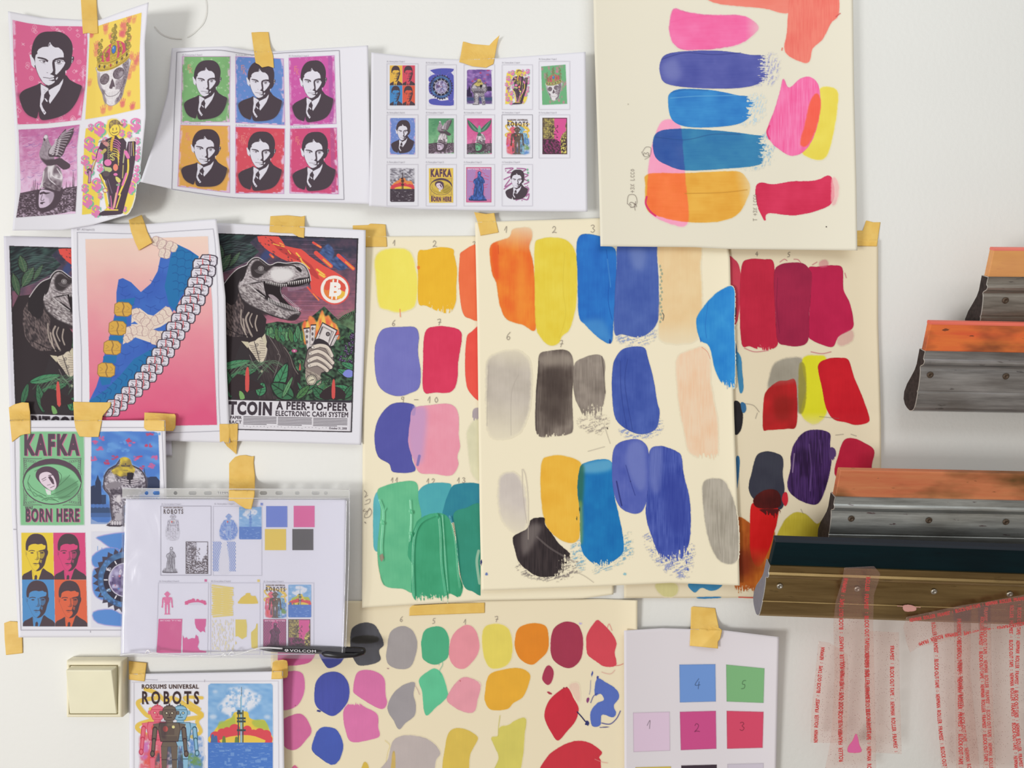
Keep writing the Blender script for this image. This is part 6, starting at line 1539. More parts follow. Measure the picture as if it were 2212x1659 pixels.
swatch(cv, 'cobalt stroke with a frayed foot', [(1403, 975), (1425, 963), (1455, 972), (1472, 985), (1476, 1020), (1488, 1070), (1492, 1110), (1490, 1165), (1476, 1205), (1460, 1232), (1432, 1215), (1410, 1165), (1395, 1110), (1401, 1040)], (86, 104, 190), (56, 74, 166), streak=1, rough=.8, dry=[(1445, 1165, 1450, 1240)], wob=1.3,
       pale=[([(1404, 975), (1430, 968), (1425, 1060), (1404, 1050)], (124, 136, 204), 7, .6), ([(1440, 1020), (1480, 1060), (1480, 1150), (1440, 1130)], (52, 68, 160), 12, .7)])
swatch(cv, 'warm grey stroke at the lower right', [(1517, 1060), (1526, 1036), (1560, 1036), (1576, 1060), (1590, 1100), (1596, 1160), (1592, 1212), (1562, 1216), (1540, 1190), (1525, 1140)], (192, 184, 170), (160, 152, 138), soft=2, streak=.7, rim=.05, strokes=[([(1550, 1080), (1550, 1130), (1556, 1195)], 1.1, (130, 120, 110), .5)])
swatch(cv, 'black dragged paint mark', [(1108, 1172), (1112, 1156), (1138, 1142), (1148, 1122), (1175, 1118), (1178, 1134), (1190, 1150), (1206, 1172), (1236, 1200), (1258, 1216), (1236, 1226), (1210, 1243), (1165, 1246), (1140, 1232), (1120, 1212)], (64, 54, 56), (40, 32, 36), streak=1.1, rough=1, wob=1.3, dry=[(1190, 1215, 1240, 1240)],
       pale=[([(1128, 1150), (1155, 1130), (1170, 1140), (1150, 1180), (1130, 1200)], (150, 140, 136), 7, .6)], strokes=[([(1160, 1160), (1190, 1185), (1240, 1214)], 4, (130, 120, 118), .5)])
for q_, c_, n_ in (([(1235, 1180), (1262, 1150), (1262, 1230), (1240, 1215)], (110, 170, 205), 3), ([(1340, 1170), (1362, 1150), (1366, 1200), (1345, 1215), (1300, 1236), (1280, 1230)], (110, 170, 205), 4), ([(1395, 1150), (1405, 1200), (1440, 1236), (1480, 1250), (1495, 1225), (1492, 1170)], (130, 142, 200), 5), ([(1120, 1215), (1135, 1245), (1200, 1255), (1240, 1242), (1262, 1222), (1230, 1200)], (120, 110, 108), 6),
                   ([(1250, 905), (1262, 930), (1302, 936), (1312, 900)], (160, 148, 138), 7), ([(1335, 725), (1420, 715), (1400, 742), (1350, 745)], (130, 150, 204), 8), ([(1340, 925), (1425, 905), (1420, 940), (1360, 946)], (120, 140, 204), 9)):
    cv.part('paint_smear', 'faint dry brush marks', PAINT); haze(cv, q_, c_, .75, 70, n_)
cv.part('paint_splatter', None, PAINT)
for p in ([(1130, 1014), (1136, 1030), (1141, 1080), (1141, 1165)], [(1128, 1014), (1130, 1070), (1138, 1130)]): scrib(cv, p, 1.5, (196, 184, 172), .8)
for p in ([(1236, 1232), (1262, 1244), (1282, 1258)], [(1140, 1248), (1180, 1254), (1200, 1250)], [(1304, 915), (1312, 940), (1318, 958)], [(1306, 965), (1270, 975)]): scrib(cv, p, 1, (150, 140, 132), .6)
for x, y, rx, ry, c_ in ((1051, 1240, 3, 3.5, (110, 130, 190)), (1318, 738, 2.5, 6, (20, 70, 160)), (1312, 925, 1.6, 2.5, (90, 80, 76)), (1039, 1215, 2, 6, (40, 50, 110)), (1362, 1040, 1, 2, (40, 46, 110)), (1350, 1240, 4, 3, (150, 200, 210)), (1486, 1195, 2, 5, (70, 90, 180)), (1483, 1215, 1.5, 4, (70, 90, 180)), (1486, 1230, 2.5, 4, (100, 116, 190)), (1430, 1215, 3, 2, (120, 134, 196)), (1252, 1100, 1.2, 5, (40, 70, 60)), (1246, 1120, 1, 4, (40, 70, 60))): speck(cv, x, y, rx, ry, c_)
dC = curl(.0085, rise(1300, 1100, 1300, 1275, .003), rise(1540, 900, 1600, 900, .003), hump(1110, 480, 60, 40, .001))
sheet('painted_card', 'large cream middle card with rows of orange, yellow, blue and grey brush strokes', 'painted card',
      E4((1026, 480), (1565, 468), (1598, 1265), (1040, 1276), t=[(1150, 476), (1300, 471)], r=[(1577, 560), (1586, 900), (1594, 1100)], l=[(1031, 700), (1036, 1100)], b=[(1300, 1266), (1450, 1259)]), dC, cv, CREAM, gain=1.03)

# ------------------------------------------------------------------ top card
cv = Canvas(1280, -30, 1856, 546, (235, 229, 211))
swatch(cv, 'translucent pink upright stroke crossed by two others', [(1412, 300), (1428, 264), (1450, 258), (1470, 272), (1476, 330), (1482, 400), (1488, 460), (1482, 488), (1455, 486), (1410, 466), (1398, 440), (1400, 370), (1405, 330)], (252, 164, 200), (250, 150, 190), soft=2, rim=.05, a=.95)
swatch(cv, 'hot pink lying stroke', [(1446, 50), (1455, 18), (1480, 25), (1530, 32), (1600, 33), (1627, 45), (1640, 60), (1622, 80), (1595, 96), (1540, 106), (1480, 108), (1456, 96), (1447, 75)], (249, 126, 182), (244, 96, 160), ang=0, soft=2, fade=[(1610, 60, 1660, 60)], strokes=[([(1450, 48), (1480, 40), (1530, 34)], 3, (242, 96, 160), .4)])
swatch(cv, 'indigo lying stroke', [(1426, 135), (1440, 117), (1490, 110), (1560, 110), (1620, 118), (1655, 122), (1665, 150), (1650, 175), (1600, 190), (1500, 190), (1440, 181), (1426, 160)], (92, 98, 176), (68, 76, 160), ang=0, dry=[(1620, 150, 1680, 150)], rim=.25, pale=[([(1430, 140), (1460, 125), (1470, 170), (1440, 170)], (130, 136, 196), 9, .6)], strokes=[([(1430, 128), (1480, 114), (1540, 118), (1600, 114)], 1.6, (44, 48, 120), .6)])
swatch(cv, 'blue lying stroke', [(1443, 215), (1450, 199), (1475, 192), (1540, 195), (1590, 205), (1626, 212), (1628, 240), (1600, 266), (1540, 275), (1480, 273), (1450, 256)], (58, 146, 214), (34, 116, 196), ang=0, dry=[(1595, 240, 1645, 240)], rim=.2, strokes=[([(1448, 212), (1500, 208), (1545, 207), (1590, 206)], 2, (110, 176, 222), .6), ([(1450, 200), (1480, 194), (1530, 196)], 1.4, (20, 70, 140), .5)])
swatch(cv, 'teal blue lying stroke turning purple over the pink', [(1411, 300), (1428, 282), (1480, 278), (1560, 283), (1620, 290), (1655, 298), (1660, 330), (1640, 356), (1560, 365), (1480, 368), (1440, 356), (1415, 338)], (58, 138, 184), (36, 112, 172), ang=0, mul=True, dry=[(1620, 320, 1670, 320)], rim=.2, strokes=[([(1416, 296), (1480, 302), (1540, 290), (1600, 290)], 1.6, (30, 70, 130), .5)])
swatch(cv, 'ochre lying stroke turning orange over the pink', [(1400, 376), (1480, 374), (1560, 370), (1600, 372), (1620, 400), (1614, 430), (1590, 466), (1540, 480), (1470, 478), (1420, 466), (1396, 450), (1394, 400)], (240, 184, 76), (228, 160, 52), ang=0, mul=True, soft=1.5, fade=[(1590, 400, 1640, 390)], rim=.05, strokes=[([(1480, 418), (1560, 416), (1614, 410)], 2, (190, 130, 40), .6)])
for q_, c_, n_ in (([(1640, 122), (1680, 118), (1684, 150), (1670, 182), (1640, 184), (1620, 180)], (150, 152, 200), 3), ([(1615, 210), (1650, 206), (1655, 245), (1630, 268), (1600, 268)], (170, 204, 228), 5), ([(1640, 296), (1672, 290), (1670, 345), (1650, 362), (1600, 362)], (130, 176, 210), 7)):
    cv.part('paint_smear', 'faint dry brush marks', PAINT); haze(cv, q_, c_, .7, 20, n_)
cv.part('paint_swatch', 'magenta edge of dried paint', PAINT); scrib(cv, [(1397, 425), (1395, 440), (1404, 456), (1416, 466)], 4, (222, 50, 110), .95)
swatch(cv, 'salmon stroke cut off by the top edge', [(1525, -20), (1535, 3), (1580, 12), (1650, 18), (1704, 28), (1725, -20)], (243, 140, 124), (240, 124, 108), ang=0, soft=1.5, rim=.05)
swatch(cv, 'salmon stroke bending down', [(1702, 32), (1716, -20), (1802, -20), (1812, 30), (1795, 50), (1778, 84), (1756, 104), (1750, 130), (1738, 136), (1705, 122), (1694, 104), (1700, 70)], (243, 132, 116), (238, 112, 100), soft=1.5, rim=.08, streak=.8, strokes=[([(1806, 36), (1815, 29)], 2.4, (200, 80, 80), .8), ([(1690, 104), (1689, 108)], 3, (220, 110, 90), .8)])
swatch(cv, 'lemon yellow upright stroke', [(1772, 190), (1808, 194), (1808, 240), (1795, 312), (1778, 345), (1742, 338), (1730, 320), (1752, 270), (1766, 230)], (238, 222, 92), (232, 212, 78), soft=2, rim=0)
swatch(cv, 'pink upright stroke', [(1692, 168), (1704, 190), (1728, 170), (1750, 166), (1768, 184), (1772, 230), (1760, 290), (1738, 326), (1710, 337), (1682, 322), (1665, 306), (1656, 284), (1672, 240), (1684, 200)], (250, 130, 184), (246, 96, 160), soft=.8, streak=1, strokes=[([(1662, 300), (1657, 285), (1662, 272)], 4, (226, 50, 110), .8)])
swatch(cv, 'red orange overlap of pink and yellow', [(1765, 200), (1773, 225), (1764, 275), (1744, 315), (1728, 310), (1738, 270), (1750, 220)], (250, 110, 90), (246, 90, 70), soft=2.5, rim=0)
swatch(cv, 'crimson lying swatch', [(1633, 402), (1645, 394), (1670, 398), (1710, 392), (1760, 390), (1790, 379), (1800, 395), (1801, 430), (1780, 450), (1720, 465), (1660, 461), (1653, 476), (1641, 456), (1633, 430)], (222, 54, 94), (206, 36, 76), ang=0, rough=.8, strokes=[([(1640, 450), (1652, 474)], 5, (216, 40, 80), .9)])
swatch(cv, 'pale pink smear beside the crimson swatch', [(1796, 386), (1806, 384), (1813, 405), (1808, 435), (1796, 445)], (248, 190, 190), soft=2, rim=0, a=.8)
cv.part('pencil_lettering', None, PRINT)
pencil(cv, '3', 1390, 336, 12, rot=-1.57); sl, m = cv.linemask(smooth([(1387, 330), (1395, 318), (1406, 320), (1404, 336), (1392, 338), (1386, 328)], 4, False), 1.1); cv.put(sl, m*.8, (110, 100, 96)); scrib(cv, [(1393, 344), (1404, 338), (1399, 334)], 1.1)
pencil(cv, '2', 1360, 444, 14, rot=-1.57, w=1.5); scrib(cv, [(1355, 440), (1358, 422), (1372, 422), (1376, 438), (1366, 448), (1356, 440)], 1.3); scrib(cv, [(1372, 454), (1370, 440), (1375, 446), (1362, 448)], 1.3)
pencil(cv, '+3% LCCO'.replace('O', '0'), 1362, 416, 8, rot=-1.57, w=1.1, gap=.2); pencil(cv, 'T +3% LCC0', 1627, 477, 8, rot=-1.57, w=1.1, gap=.1)
speck(cv, 1785, 490, 1.6, 1.6, (60, 50, 50)); speck(cv, 1357, 225, 1, 1, (130, 120, 110))
dD = curl(.0135, rise(1700, 250, 1850, 250, .007), rise(1550, 400, 1550, 541, .002), rise(1400, 300, 1282, 300, .002))
sheet('painted_card', 'large cream top card with lying pink, indigo, teal and ochre strokes', 'painted card',
      E4((1281, -40), (1842, -40), (1852, 541), (1297, 532), r=[(1845, 200), (1850, 400)], l=[(1284, 100), (1294, 400)], b=[(1500, 534), (1575, 538)]), dD, cv, (235, 229, 211))

# ------------------------------------------------------------------ bottom card with ovals
CR2 = (240, 227, 197)
cv = Canvas(600, 1290, 1380, 1670, CR2)
cv.part('pencil_lettering', None, PRINT)
for s_, x_, y_ in (('6', 864, 1332), ('5', 934, 1336), ('1', 1002, 1338), ('7', 1069, 1332)): pencil(cv, s_, x_, y_, 11)
OV = [('charcoal grey oval', [(757, 1372), (763, 1355), (785, 1345), (808, 1349), (822, 1370), (829, 1392), (819, 1405), (822, 1425), (805, 1435), (775, 1437), (762, 1420), (757, 1400)], (88, 88, 96), dict(rough=.9, dark=(74, 72, 76))),
      ('light grey oval under the pencilled 6', [(836, 1400), (843, 1366), (868, 1352), (890, 1361), (901, 1385), (898, 1415), (885, 1442), (860, 1445), (840, 1436), (834, 1420)], (170, 163, 164), {}),
      ('emerald oval under the pencilled 5', [(910, 1385), (918, 1361), (940, 1353), (958, 1357), (969, 1375), (970, 1400), (966, 1422), (940, 1436), (915, 1425), (911, 1405)], (82, 180, 136), {}),
      ('rose pink oval under the pencilled 1', [(970, 1402), (979, 1370), (1005, 1350), (1025, 1358), (1035, 1385), (1034, 1408), (1022, 1428), (1004, 1444), (985, 1442), (972, 1425)], (238, 154, 166), {}),
      ('yellow oval under the pencilled 7', [(1041, 1385), (1046, 1356), (1070, 1347), (1095, 1355), (1106, 1380), (1105, 1420), (1090, 1440), (1060, 1443), (1046, 1420)], (238, 220, 104), dict(soft=1.5, rim=0)),
      ('orange oval', [(1112, 1385), (1120, 1357), (1150, 1346), (1178, 1352), (1185, 1375), (1183, 1405), (1166, 1425), (1148, 1436), (1125, 1425), (1114, 1405)], (236, 142, 42), {}),
      ('wine red oval', [(1189, 1400), (1195, 1360), (1220, 1343), (1246, 1348), (1256, 1365), (1260, 1385), (1256, 1420), (1240, 1440), (1220, 1442), (1196, 1426)], (170, 58, 84), dict(rim=.3)),
      ('red pointed swatch at the right of the top row', [(1266, 1388), (1270, 1366), (1288, 1340), (1300, 1345), (1320, 1366), (1332, 1388), (1328, 1410), (1331, 1437), (1306, 1440), (1290, 1430), (1270, 1415)], (218, 76, 90), dict(rough=.8)),
      ('magenta pink oval half under the pocket', [(600, 1405), (676, 1405), (672, 1428), (650, 1436), (625, 1438), (600, 1436)], (214, 100, 158), {}),
      ('navy oval half under the pocket', [(690, 1405), (742, 1405), (738, 1430), (715, 1443), (703, 1438)], (66, 72, 150), {}),
      ('mauve pink oval beside the robot print', [(600, 1460), (625, 1450), (650, 1452), (658, 1470), (656, 1500), (640, 1526), (612, 1534), (600, 1520)], (220, 116, 174), {}),
      ('large royal blue oval', [(679, 1510), (682, 1475), (700, 1455), (730, 1452), (750, 1470), (755, 1500), (745, 1526), (720, 1547), (695, 1536), (684, 1526)], (76, 86, 176), dict(rim=.3, streak=.8)),
      ('mauve pink swatch with a slanted foot', [(763, 1490), (768, 1460), (780, 1448), (810, 1450), (830, 1466), (833, 1500), (836, 1520), (825, 1532), (800, 1521), (768, 1500)], (224, 122, 176), {}),
      ('mauve pink squarish swatch', [(741, 1542), (750, 1522), (770, 1517), (790, 1528), (815, 1543), (817, 1570), (820, 1590), (800, 1598), (760, 1603), (747, 1580)], (226, 124, 178), dict(dry=[(790, 1530, 790, 1512)])),
      ('deep pink oval beside the robot print', [(605, 1560), (630, 1545), (650, 1542), (664, 1555), (673, 1580), (660, 1600), (640, 1619), (618, 1616), (605, 1590)], (216, 112, 164), {}),
      ('small royal blue oval with a spiky top', [(675, 1605), (685, 1580), (700, 1570), (725, 1575), (738, 1595), (741, 1620), (731, 1645), (715, 1652), (690, 1636), (675, 1622)], (74, 96, 186), dict(rim=.3, rough=.9)),
      ('light grey leaf shaped swatch', [(837, 1525), (848, 1500), (870, 1480), (896, 1474), (893, 1500), (898, 1520), (896, 1545), (876, 1562), (862, 1576), (850, 1556), (840, 1541)], (166, 160, 164), {}),
      ('mint green swatch', [(905, 1468), (925, 1450), (940, 1444), (955, 1456), (966, 1490), (966, 1506), (940, 1530), (922, 1546), (915, 1530), (912, 1495)], (102, 202, 156), {}),
      ('rose pink swatch in the second row', [(965, 1512), (975, 1488), (997, 1464), (1020, 1466), (1038, 1480), (1032, 1510), (1026, 1536), (1010, 1540), (985, 1530)], (238, 162, 176), dict(soft=1)),
      ('large amber swatch', [(1047, 1500), (1055, 1460), (1080, 1448), (1120, 1443), (1144, 1455), (1143, 1475), (1130, 1505), (1110, 1518), (1095, 1532), (1060, 1533), (1048, 1515)], (240, 180, 60), {}),
      ('small wine red drop', [(1171, 1466), (1178, 1443), (1187, 1437), (1196, 1450), (1193, 1470), (1183, 1480)], (176, 60, 88), {}),
      ('bright red lozenge', [(1176, 1542), (1185, 1515), (1205, 1495), (1226, 1485), (1240, 1510), (1250, 1530), (1244, 1556), (1225, 1580), (1205, 1600), (1190, 1581), (1180, 1562)], (210, 50, 68), dict(rim=.25)),
      ('blue splash with a gap in it', [(1289, 1466), (1310, 1475), (1330, 1488), (1338, 1506), (1326, 1524), (1331, 1540), (1324, 1550), (1300, 1544), (1297, 1566), (1279, 1568), (1275, 1540), (1288, 1520), (1304, 1512), (1297, 1498), (1285, 1502)], (92, 116, 196), dict(rough=.9)),
      ('pale mauve grey swatch', [(838, 1640), (848, 1602), (870, 1589), (900, 1590), (930, 1600), (951, 1625), (942, 1642), (925, 1675), (820, 1675)], (196, 184, 182), dict(soft=1.5)),
      ('mustard yellow stroke', [(958, 1675), (962, 1610), (970, 1582), (985, 1573), (1010, 1577), (1032, 1592), (1028, 1606), (1015, 1632), (1008, 1675)], (226, 196, 90), {}),
      ('yellow green stroke', [(1060, 1592), (1076, 1590), (1079, 1570), (1098, 1566), (1115, 1555), (1136, 1552), (1133, 1590), (1130, 1632), (1116, 1675), (1066, 1675), (1077, 1638), (1068, 1612)], (222, 210, 106), dict(soft=.5)),
      ('wide red arc at the bottom edge', [(1172, 1675), (1178, 1640), (1205, 1616), (1240, 1601), (1272, 1604), (1300, 1624), (1294, 1636), (1298, 1646), (1284, 1675)], (210, 56, 70), dict(rough=.8)),
      ('mustard drip at the bottom edge', [(778, 1675), (784, 1650), (790, 1646), (796, 1655), (796, 1675)], (224, 192, 84), {}),
      ('pink tip at the bottom edge', [(626, 1675), (632, 1656), (640, 1654), (650, 1675)], (220, 110, 150), {})]
for lb, p, c_, kw in OV:
    kw = dict(kw); dk = kw.pop('dark', tuple(v*.955 for v in c_))
    swatch(cv, lb, p, c_, dk, **kw)
swatch(cv, 'streak of dull black across the charcoal oval', [(762, 1378), (790, 1372), (818, 1376), (816, 1386), (790, 1390), (760, 1388)], (62, 60, 58), soft=3, rim=0)
cv.part('paint_splatter', None, PAINT)
scrib(cv, [(1247, 1538), (1256, 1548), (1264, 1558)], 2.6, (40, 40, 84), 1); speck(cv, 1268, 1562, 5, 6, (52, 56, 110))
for x, y, rx, ry, rot, c_ in ((1254, 1347, 3.4, 2.6, 0, (196, 184, 220)), (1279, 1456, 1.8, 5.5, .2, (70, 80, 160)), (1291, 1463, 2.6, 3.4, .4, (66, 74, 150)), (1270, 1512, 3, 6.5, .1, (140, 66, 120)), (1187, 1497, 6, 2.6, .6, (176, 60, 80)), (1218, 1486, 2, 1.6, 0, (150, 50, 70)), (1224, 1485, 2, 1.4, 0, (150, 50, 70)),
                           (1305, 1571, 12, 1.2, -.06, (60, 62, 130)), (689, 1536, 5, 2.4, .2, (50, 56, 130)), (638, 1524, 1.3, 1.3, 0, (150, 90, 90)), (838, 1444, 2.4, 1, .2, (150, 110, 120)), (994, 1471, 1.2, 1.2, 0, (170, 60, 60))): speck(cv, x, y, rx, ry, c_, rot)
scrib(cv, [(1300, 1562), (1318, 1564), (1332, 1552), (1340, 1536)], 2.2, (62, 66, 140), .9); scrib(cv, [(1276, 1470), (1275, 1490), (1273, 1500)], 1.2, (80, 84, 150), .7); scrib(cv, [(1276, 1518), (1282, 1504), (1290, 1498)], 1.8, (62, 66, 140), .9)
for p, c_ in (([(1312, 1356), (1316, 1348), (1322, 1362)], (220, 110, 110)), ([(1330, 1438), (1338, 1437), (1346, 1434)], (200, 80, 80)), ([(1300, 1452), (1318, 1456), (1328, 1448)], (214, 150, 140)), ([(948, 1436), (954, 1420), (956, 1436), (950, 1448), (952, 1458)], (90, 170, 140)), ([(1080, 1546), (1077, 1570), (1076, 1590)], (190, 180, 70)),
              ([(896, 1480), (902, 1490), (906, 1500)], (180, 150, 150)), ([(832, 1600), (842, 1610), (838, 1625), (834, 1645)], (222, 200, 130)), ([(1285, 1640), (1300, 1646), (1312, 1648)], (220, 150, 140)), ([(1024, 1470), (1036, 1474), (1039, 1482)], (238, 176, 186))): scrib(cv, p, 1.6, c_, .7)
swatch(cv, None, [(848, 1625), (853, 1624), (854, 1675), (844, 1675)], (222, 190, 110), soft=.5)
swatch(cv, None, [(1228, 1482), (1250, 1476), (1252, 1520), (1244, 1510)], (244, 200, 186), soft=3, rim=0, a=.6)
dE = curl(.0022, rise(1330, 1500, 1376, 1500, .004), rise(1300, 1340, 1376, 1296, .003), rise(700, 1500, 600, 1500, .001))
sheet('painted_card', 'cream bottom card with rows of paint ovals, under the plastic pocket and the robot print', 'painted card',
      E4((585, 1300), (1377, 1297), (1376, 1700), (585, 1700), t=[(755, 1298), (950, 1298), (1200, 1294), (1300, 1294)]), dE, cv, CR2)

# ------------------------------------------------------------------ printed colour chart
W2 = (226, 220, 226)
cv = Canvas(1346, 1350, 1690, 1670, W2)
for lb, q, c_, n_, nx, ny in (('blue square with a handwritten 4', [(1468, 1436), (1545, 1435), (1546, 1515), (1469, 1517)], (116, 154, 218), '4', 1500, 1466), ('green square with a handwritten 5', [(1569, 1436), (1651, 1444), (1649, 1518), (1570, 1515)], (128, 182, 128), '5', 1601, 1470),
                              ('pale lilac square with a handwritten 1', [(1368, 1540), (1446, 1538), (1447, 1621), (1369, 1624)], (224, 200, 222), '1', 1398, 1556), ('magenta square with a handwritten 2', [(1469, 1538), (1546, 1536), (1547, 1617), (1471, 1620)], (206, 84, 142), '2', 1500, 1563),
                              ('red square with a handwritten 3', [(1570, 1536), (1649, 1538), (1647, 1615), (1571, 1617)], (214, 78, 108), '3', 1598, 1560), ('yellow square cut off by the photo edge', [(1373, 1658), (1449, 1656), (1450, 1700), (1373, 1700)], (214, 190, 90), '', 0, 0),
                              ('black square cut off by the photo edge', [(1472, 1654), (1548, 1652), (1548, 1700), (1472, 1700)], (66, 54, 64), '', 0, 0), ('grey lilac square cut off by the photo edge', [(1572, 1651), (1649, 1649), (1649, 1700), (1572, 1700)], (206, 198, 212), '', 0, 0)):
    cv.part('colour_square', lb, PRINT)
    sl, m = cv.polymask(q); cv.put(sl, m, c_)
    dk = tuple(v*.8 for v in c_)
    for a_, b_ in ((0, 1), (1, 2), (2, 3), (3, 0)):
        sl, m = cv.linemask([q[a_], q[b_]], 1.1); cv.put(sl, m*.7, dk)
    if n_: pencil(cv, n_, nx, ny, 18 if n_ != '4' else 22, col=tuple(v*.5 for v in c_), w=1.3)
dF = curl(.0065, rise(1500, 1450, 1683, 1400, .012), rise(1450, 1450, 1349, 1450, .003))
sheet('colour_chart', 'white sheet of printed colour squares numbered by hand, under a tape beside the bronze squeegee', 'printed sheet',
      E4((1348, 1362), (1683, 1376), (1676, 1700), (1349, 1700), t=[(1430, 1357), (1560, 1361)], r=[(1680, 1500)]), dF, cv, W2)
# ------------------------------------------------------------------ printed sheets
GR = (150, 146, 160)
def cap(cv, n, x, y, w=40, tail='1 / kopie 2'):
    g = Pen(cv, (0, 0, 10, 10), (x, y, x+w, y+4.2), clip=False)
    g.text('%02d - Format plakatu %s' % (n, tail), 0, 0, 10, 10, (120, 114, 130), a=.75); g.end()
def frame(cv, pts, w=1.1, col=GR, a=.9, closed=True, sm=0):
    if sm: pts = smooth(pts, sm, closed)
    pts = np.asarray(pts, float)
    if closed: pts = np.concatenate([pts, pts[:1]])
    sl, m = cv.linemask(pts, w); cv.put(sl, m*a, col)

# top left: portrait, skull, dove, skeleton
W1 = (236, 235, 244)
cv = Canvas(14, 0, 326, 505, W1, 1.25)
cv.part('printed_picture', 'pink portrait of a man in a suit'); portrait(cv, E4((27, 43), (187, 57), (175, 259), (38, 269), t=[(60, 50), (105, 56)], r=[(189, 90), (185, 181)], l=[(30, 150)], b=[(100, 267)]), (228, 112, 158), 3, edge=(244, 196, 226))
cv.part('printed_picture', 'crowned skull on yellow'); skull(cv, E4((194, 62), (306, 27), (303, 235), (184, 258), t=[(230, 50)], r=[(301, 120)], l=[(190, 160)], b=[(240, 249)]), (250, 220, 108), (228, 112, 124))
cv.part('printed_picture', 'pigeon on a helmeted statue head'); dove(cv, E4((40, 280), (172, 269), (163, 461), (35, 470), t=[(102, 277)], r=[(166, 320), (167, 392)], l=[(41, 316), (45, 407)]))
cv.part('printed_picture', 'skeleton with a smiling face among dollar signs'); skeleton(cv, (174, 255, 304, 470))
cv.part('printed_caption'); g = Pen(cv, (0, 0, 10, 10), (166, 492, 202, 497), clip=False); g.end()
d1 = curl(.006, rise(205, 240, 322, 240, .042, 1.6), rise(150, 240, 14, 240, .010, 1.5), rise(180, 380, 190, 500, .010), hump(300, 150, 60, 70, .004))
sheet('printed_sheet', 'curled white sheet of four posters with a pink portrait, crowned skull, pigeon and skeleton', 'printed sheet',
      E4((17, 24), (321, 5), (277, 463), (27, 498), t=[(90, 38), (175, 43), (212, 44), (265, 24)], r=[(313, 90), (315, 250), (305, 350), (292, 420)], l=[(24, 150), (33, 300), (32, 430)], b=[(135, 497), (200, 486)]), d1, cv, W1, 'sheets of printed poster designs', gain=.98)

# six portraits
cv = Canvas(362, 96, 752, 440, W1, 1.25)
cv.part('printed_frame')
frame(cv, smooth([(382, 113), (466, 108), (519, 115), (555, 119), (615, 114), (733, 109)], 6, False).tolist()+[(738, 270), (743, 431)]+smooth([(743, 431), (591, 429), (495, 426), (371, 408.6)], 6, False).tolist()+[(376, 260)], 1.2, (130, 126, 140))
for i, (x, y) in enumerate(((394, 117), (509, 117), (624, 119), (390, 265), (509, 269), (627, 273))): cap(cv, i+1, x, y, 42, '2 / kopie %d' % (i+1))
PQ = [('green portrait of a man', [(394, 122), (497, 122), (495, 263), (391, 264)], (136, 190, 130), (222, 240, 206)), ('blue portrait of a man', [(509, 122), (612, 127), (615, 270), (509, 265)], (110, 148, 218), (216, 170, 220)),
      ('magenta portrait of a man', [(624, 125), (722, 120), (726, 267), (627, 271)], (216, 102, 180), (240, 190, 226)), ('orange portrait of a man', [(390, 270), (496, 272), (496, 416), (384, 402)], (240, 182, 96), (246, 170, 150)),
      ('red portrait of a man', [(509, 274), (615, 278), (613, 418), (509, 417)], (226, 92, 108), (246, 176, 180)), ('crimson portrait of a man', [(627, 278), (727, 276), (731, 419), (626, 417)], (222, 90, 136), (246, 170, 200))]
for i, (lb, q, c_, mc) in enumerate(PQ):
    cv.part('printed_portrait', lb)
    portrait(cv, q, c_, 10+i, mot=mc, edge=(238, 206, 232), fk=(240, 150, 140), stripes=[(990, 90, (150, 100, 170), .35), (700, 6, (150, 60, 130), .4), (830, 5, (150, 60, 130), .4), (520, 5, (150, 60, 130), .3)] if i in (2, 5) else None)
    frame(cv, q, 1.2, (206, 140, 206), .8)
d2 = curl(.0075, rise(520, 250, 320, 395, .034, 2), rise(640, 250, 800, 200, .011), hump(480, 105, 50, 60, .009), hump(565, 110, 40, 60, -.002))
sheet('printed_sheet', 'white landscape sheet with six colour portraits of the same man in two rows', 'printed sheet',
      E4((371, 104), (795, 98), (804, 441), (303, 393), t=[(430, 102), (490, 100), (560, 113), (650, 107)], r=[(799, 300)], l=[(362, 200), (335, 300)], b=[(370, 408), (460, 426), (600, 434), (740, 439)]), d2, cv, W1, 'sheets of printed poster designs', gain=.98)

# fourteen thumbnails
cv = Canvas(826, 118, 1240, 450, W1, 1.5)
Z = lambda x, y: (790+x/4.148, 70+y/4.148)
R4 = lambda a, b, c_, d_: [Z(a, b), Z(c_, b), Z(c_, d_), Z(a, d_)]
cv.part('printed_frame')
n = 0
for r_, (ya, yb) in enumerate(((272, 690), (738, 1125), (1182, 1555))):
    for c_, (xa, xb) in enumerate(((190, 468), (540, 812), (880, 1155), (1222, 1494), (1552, 1828))):
        if r_ == 2 and c_ == 4: continue
        n += 1
        dy = (8 if c_ in (0,) else 18 if c_ in (1, 2, 3) else -14) if r_ == 0 else 0
        frame(cv, [Z(xa, ya+dy), Z(xb, ya+dy), Z(xb, yb), Z(xa, yb)], .9, (120, 116, 130) if n == 9 else (206, 202, 216))
        x_, y_ = Z(xa, ya-26+dy); cap(cv, n, x_, y_, 38, '1 / kopie %d' % n)
GS[0] = .42
cv.part('printed_thumbnail', 'four coloured heads'); pop4(cv, R4(215, 295, 442, 655), [(246, 196, 90), (226, 90, 110), (84, 150, 214), (232, 104, 84)])
cv.part('printed_thumbnail', 'round watch with jagged rim'); gear_watch(cv, R4(562, 320, 790, 657), b0=(96, 100, 190), k=(70, 66, 96))
cv.part('printed_thumbnail', 'stone giant on violet sky'); golem(cv, R4(905, 330, 1132, 650), sky=(120, 90, 160), cl=(176, 140, 206), pk=(150, 110, 190), top=(214, 196, 120), city=(60, 50, 80), water=(96, 84, 130))
cv.part('printed_thumbnail', 'small skeleton among dollar signs'); skeleton(cv, [Z(1245, 328), Z(1472, 328), Z(1468, 652), Z(1245, 652)])
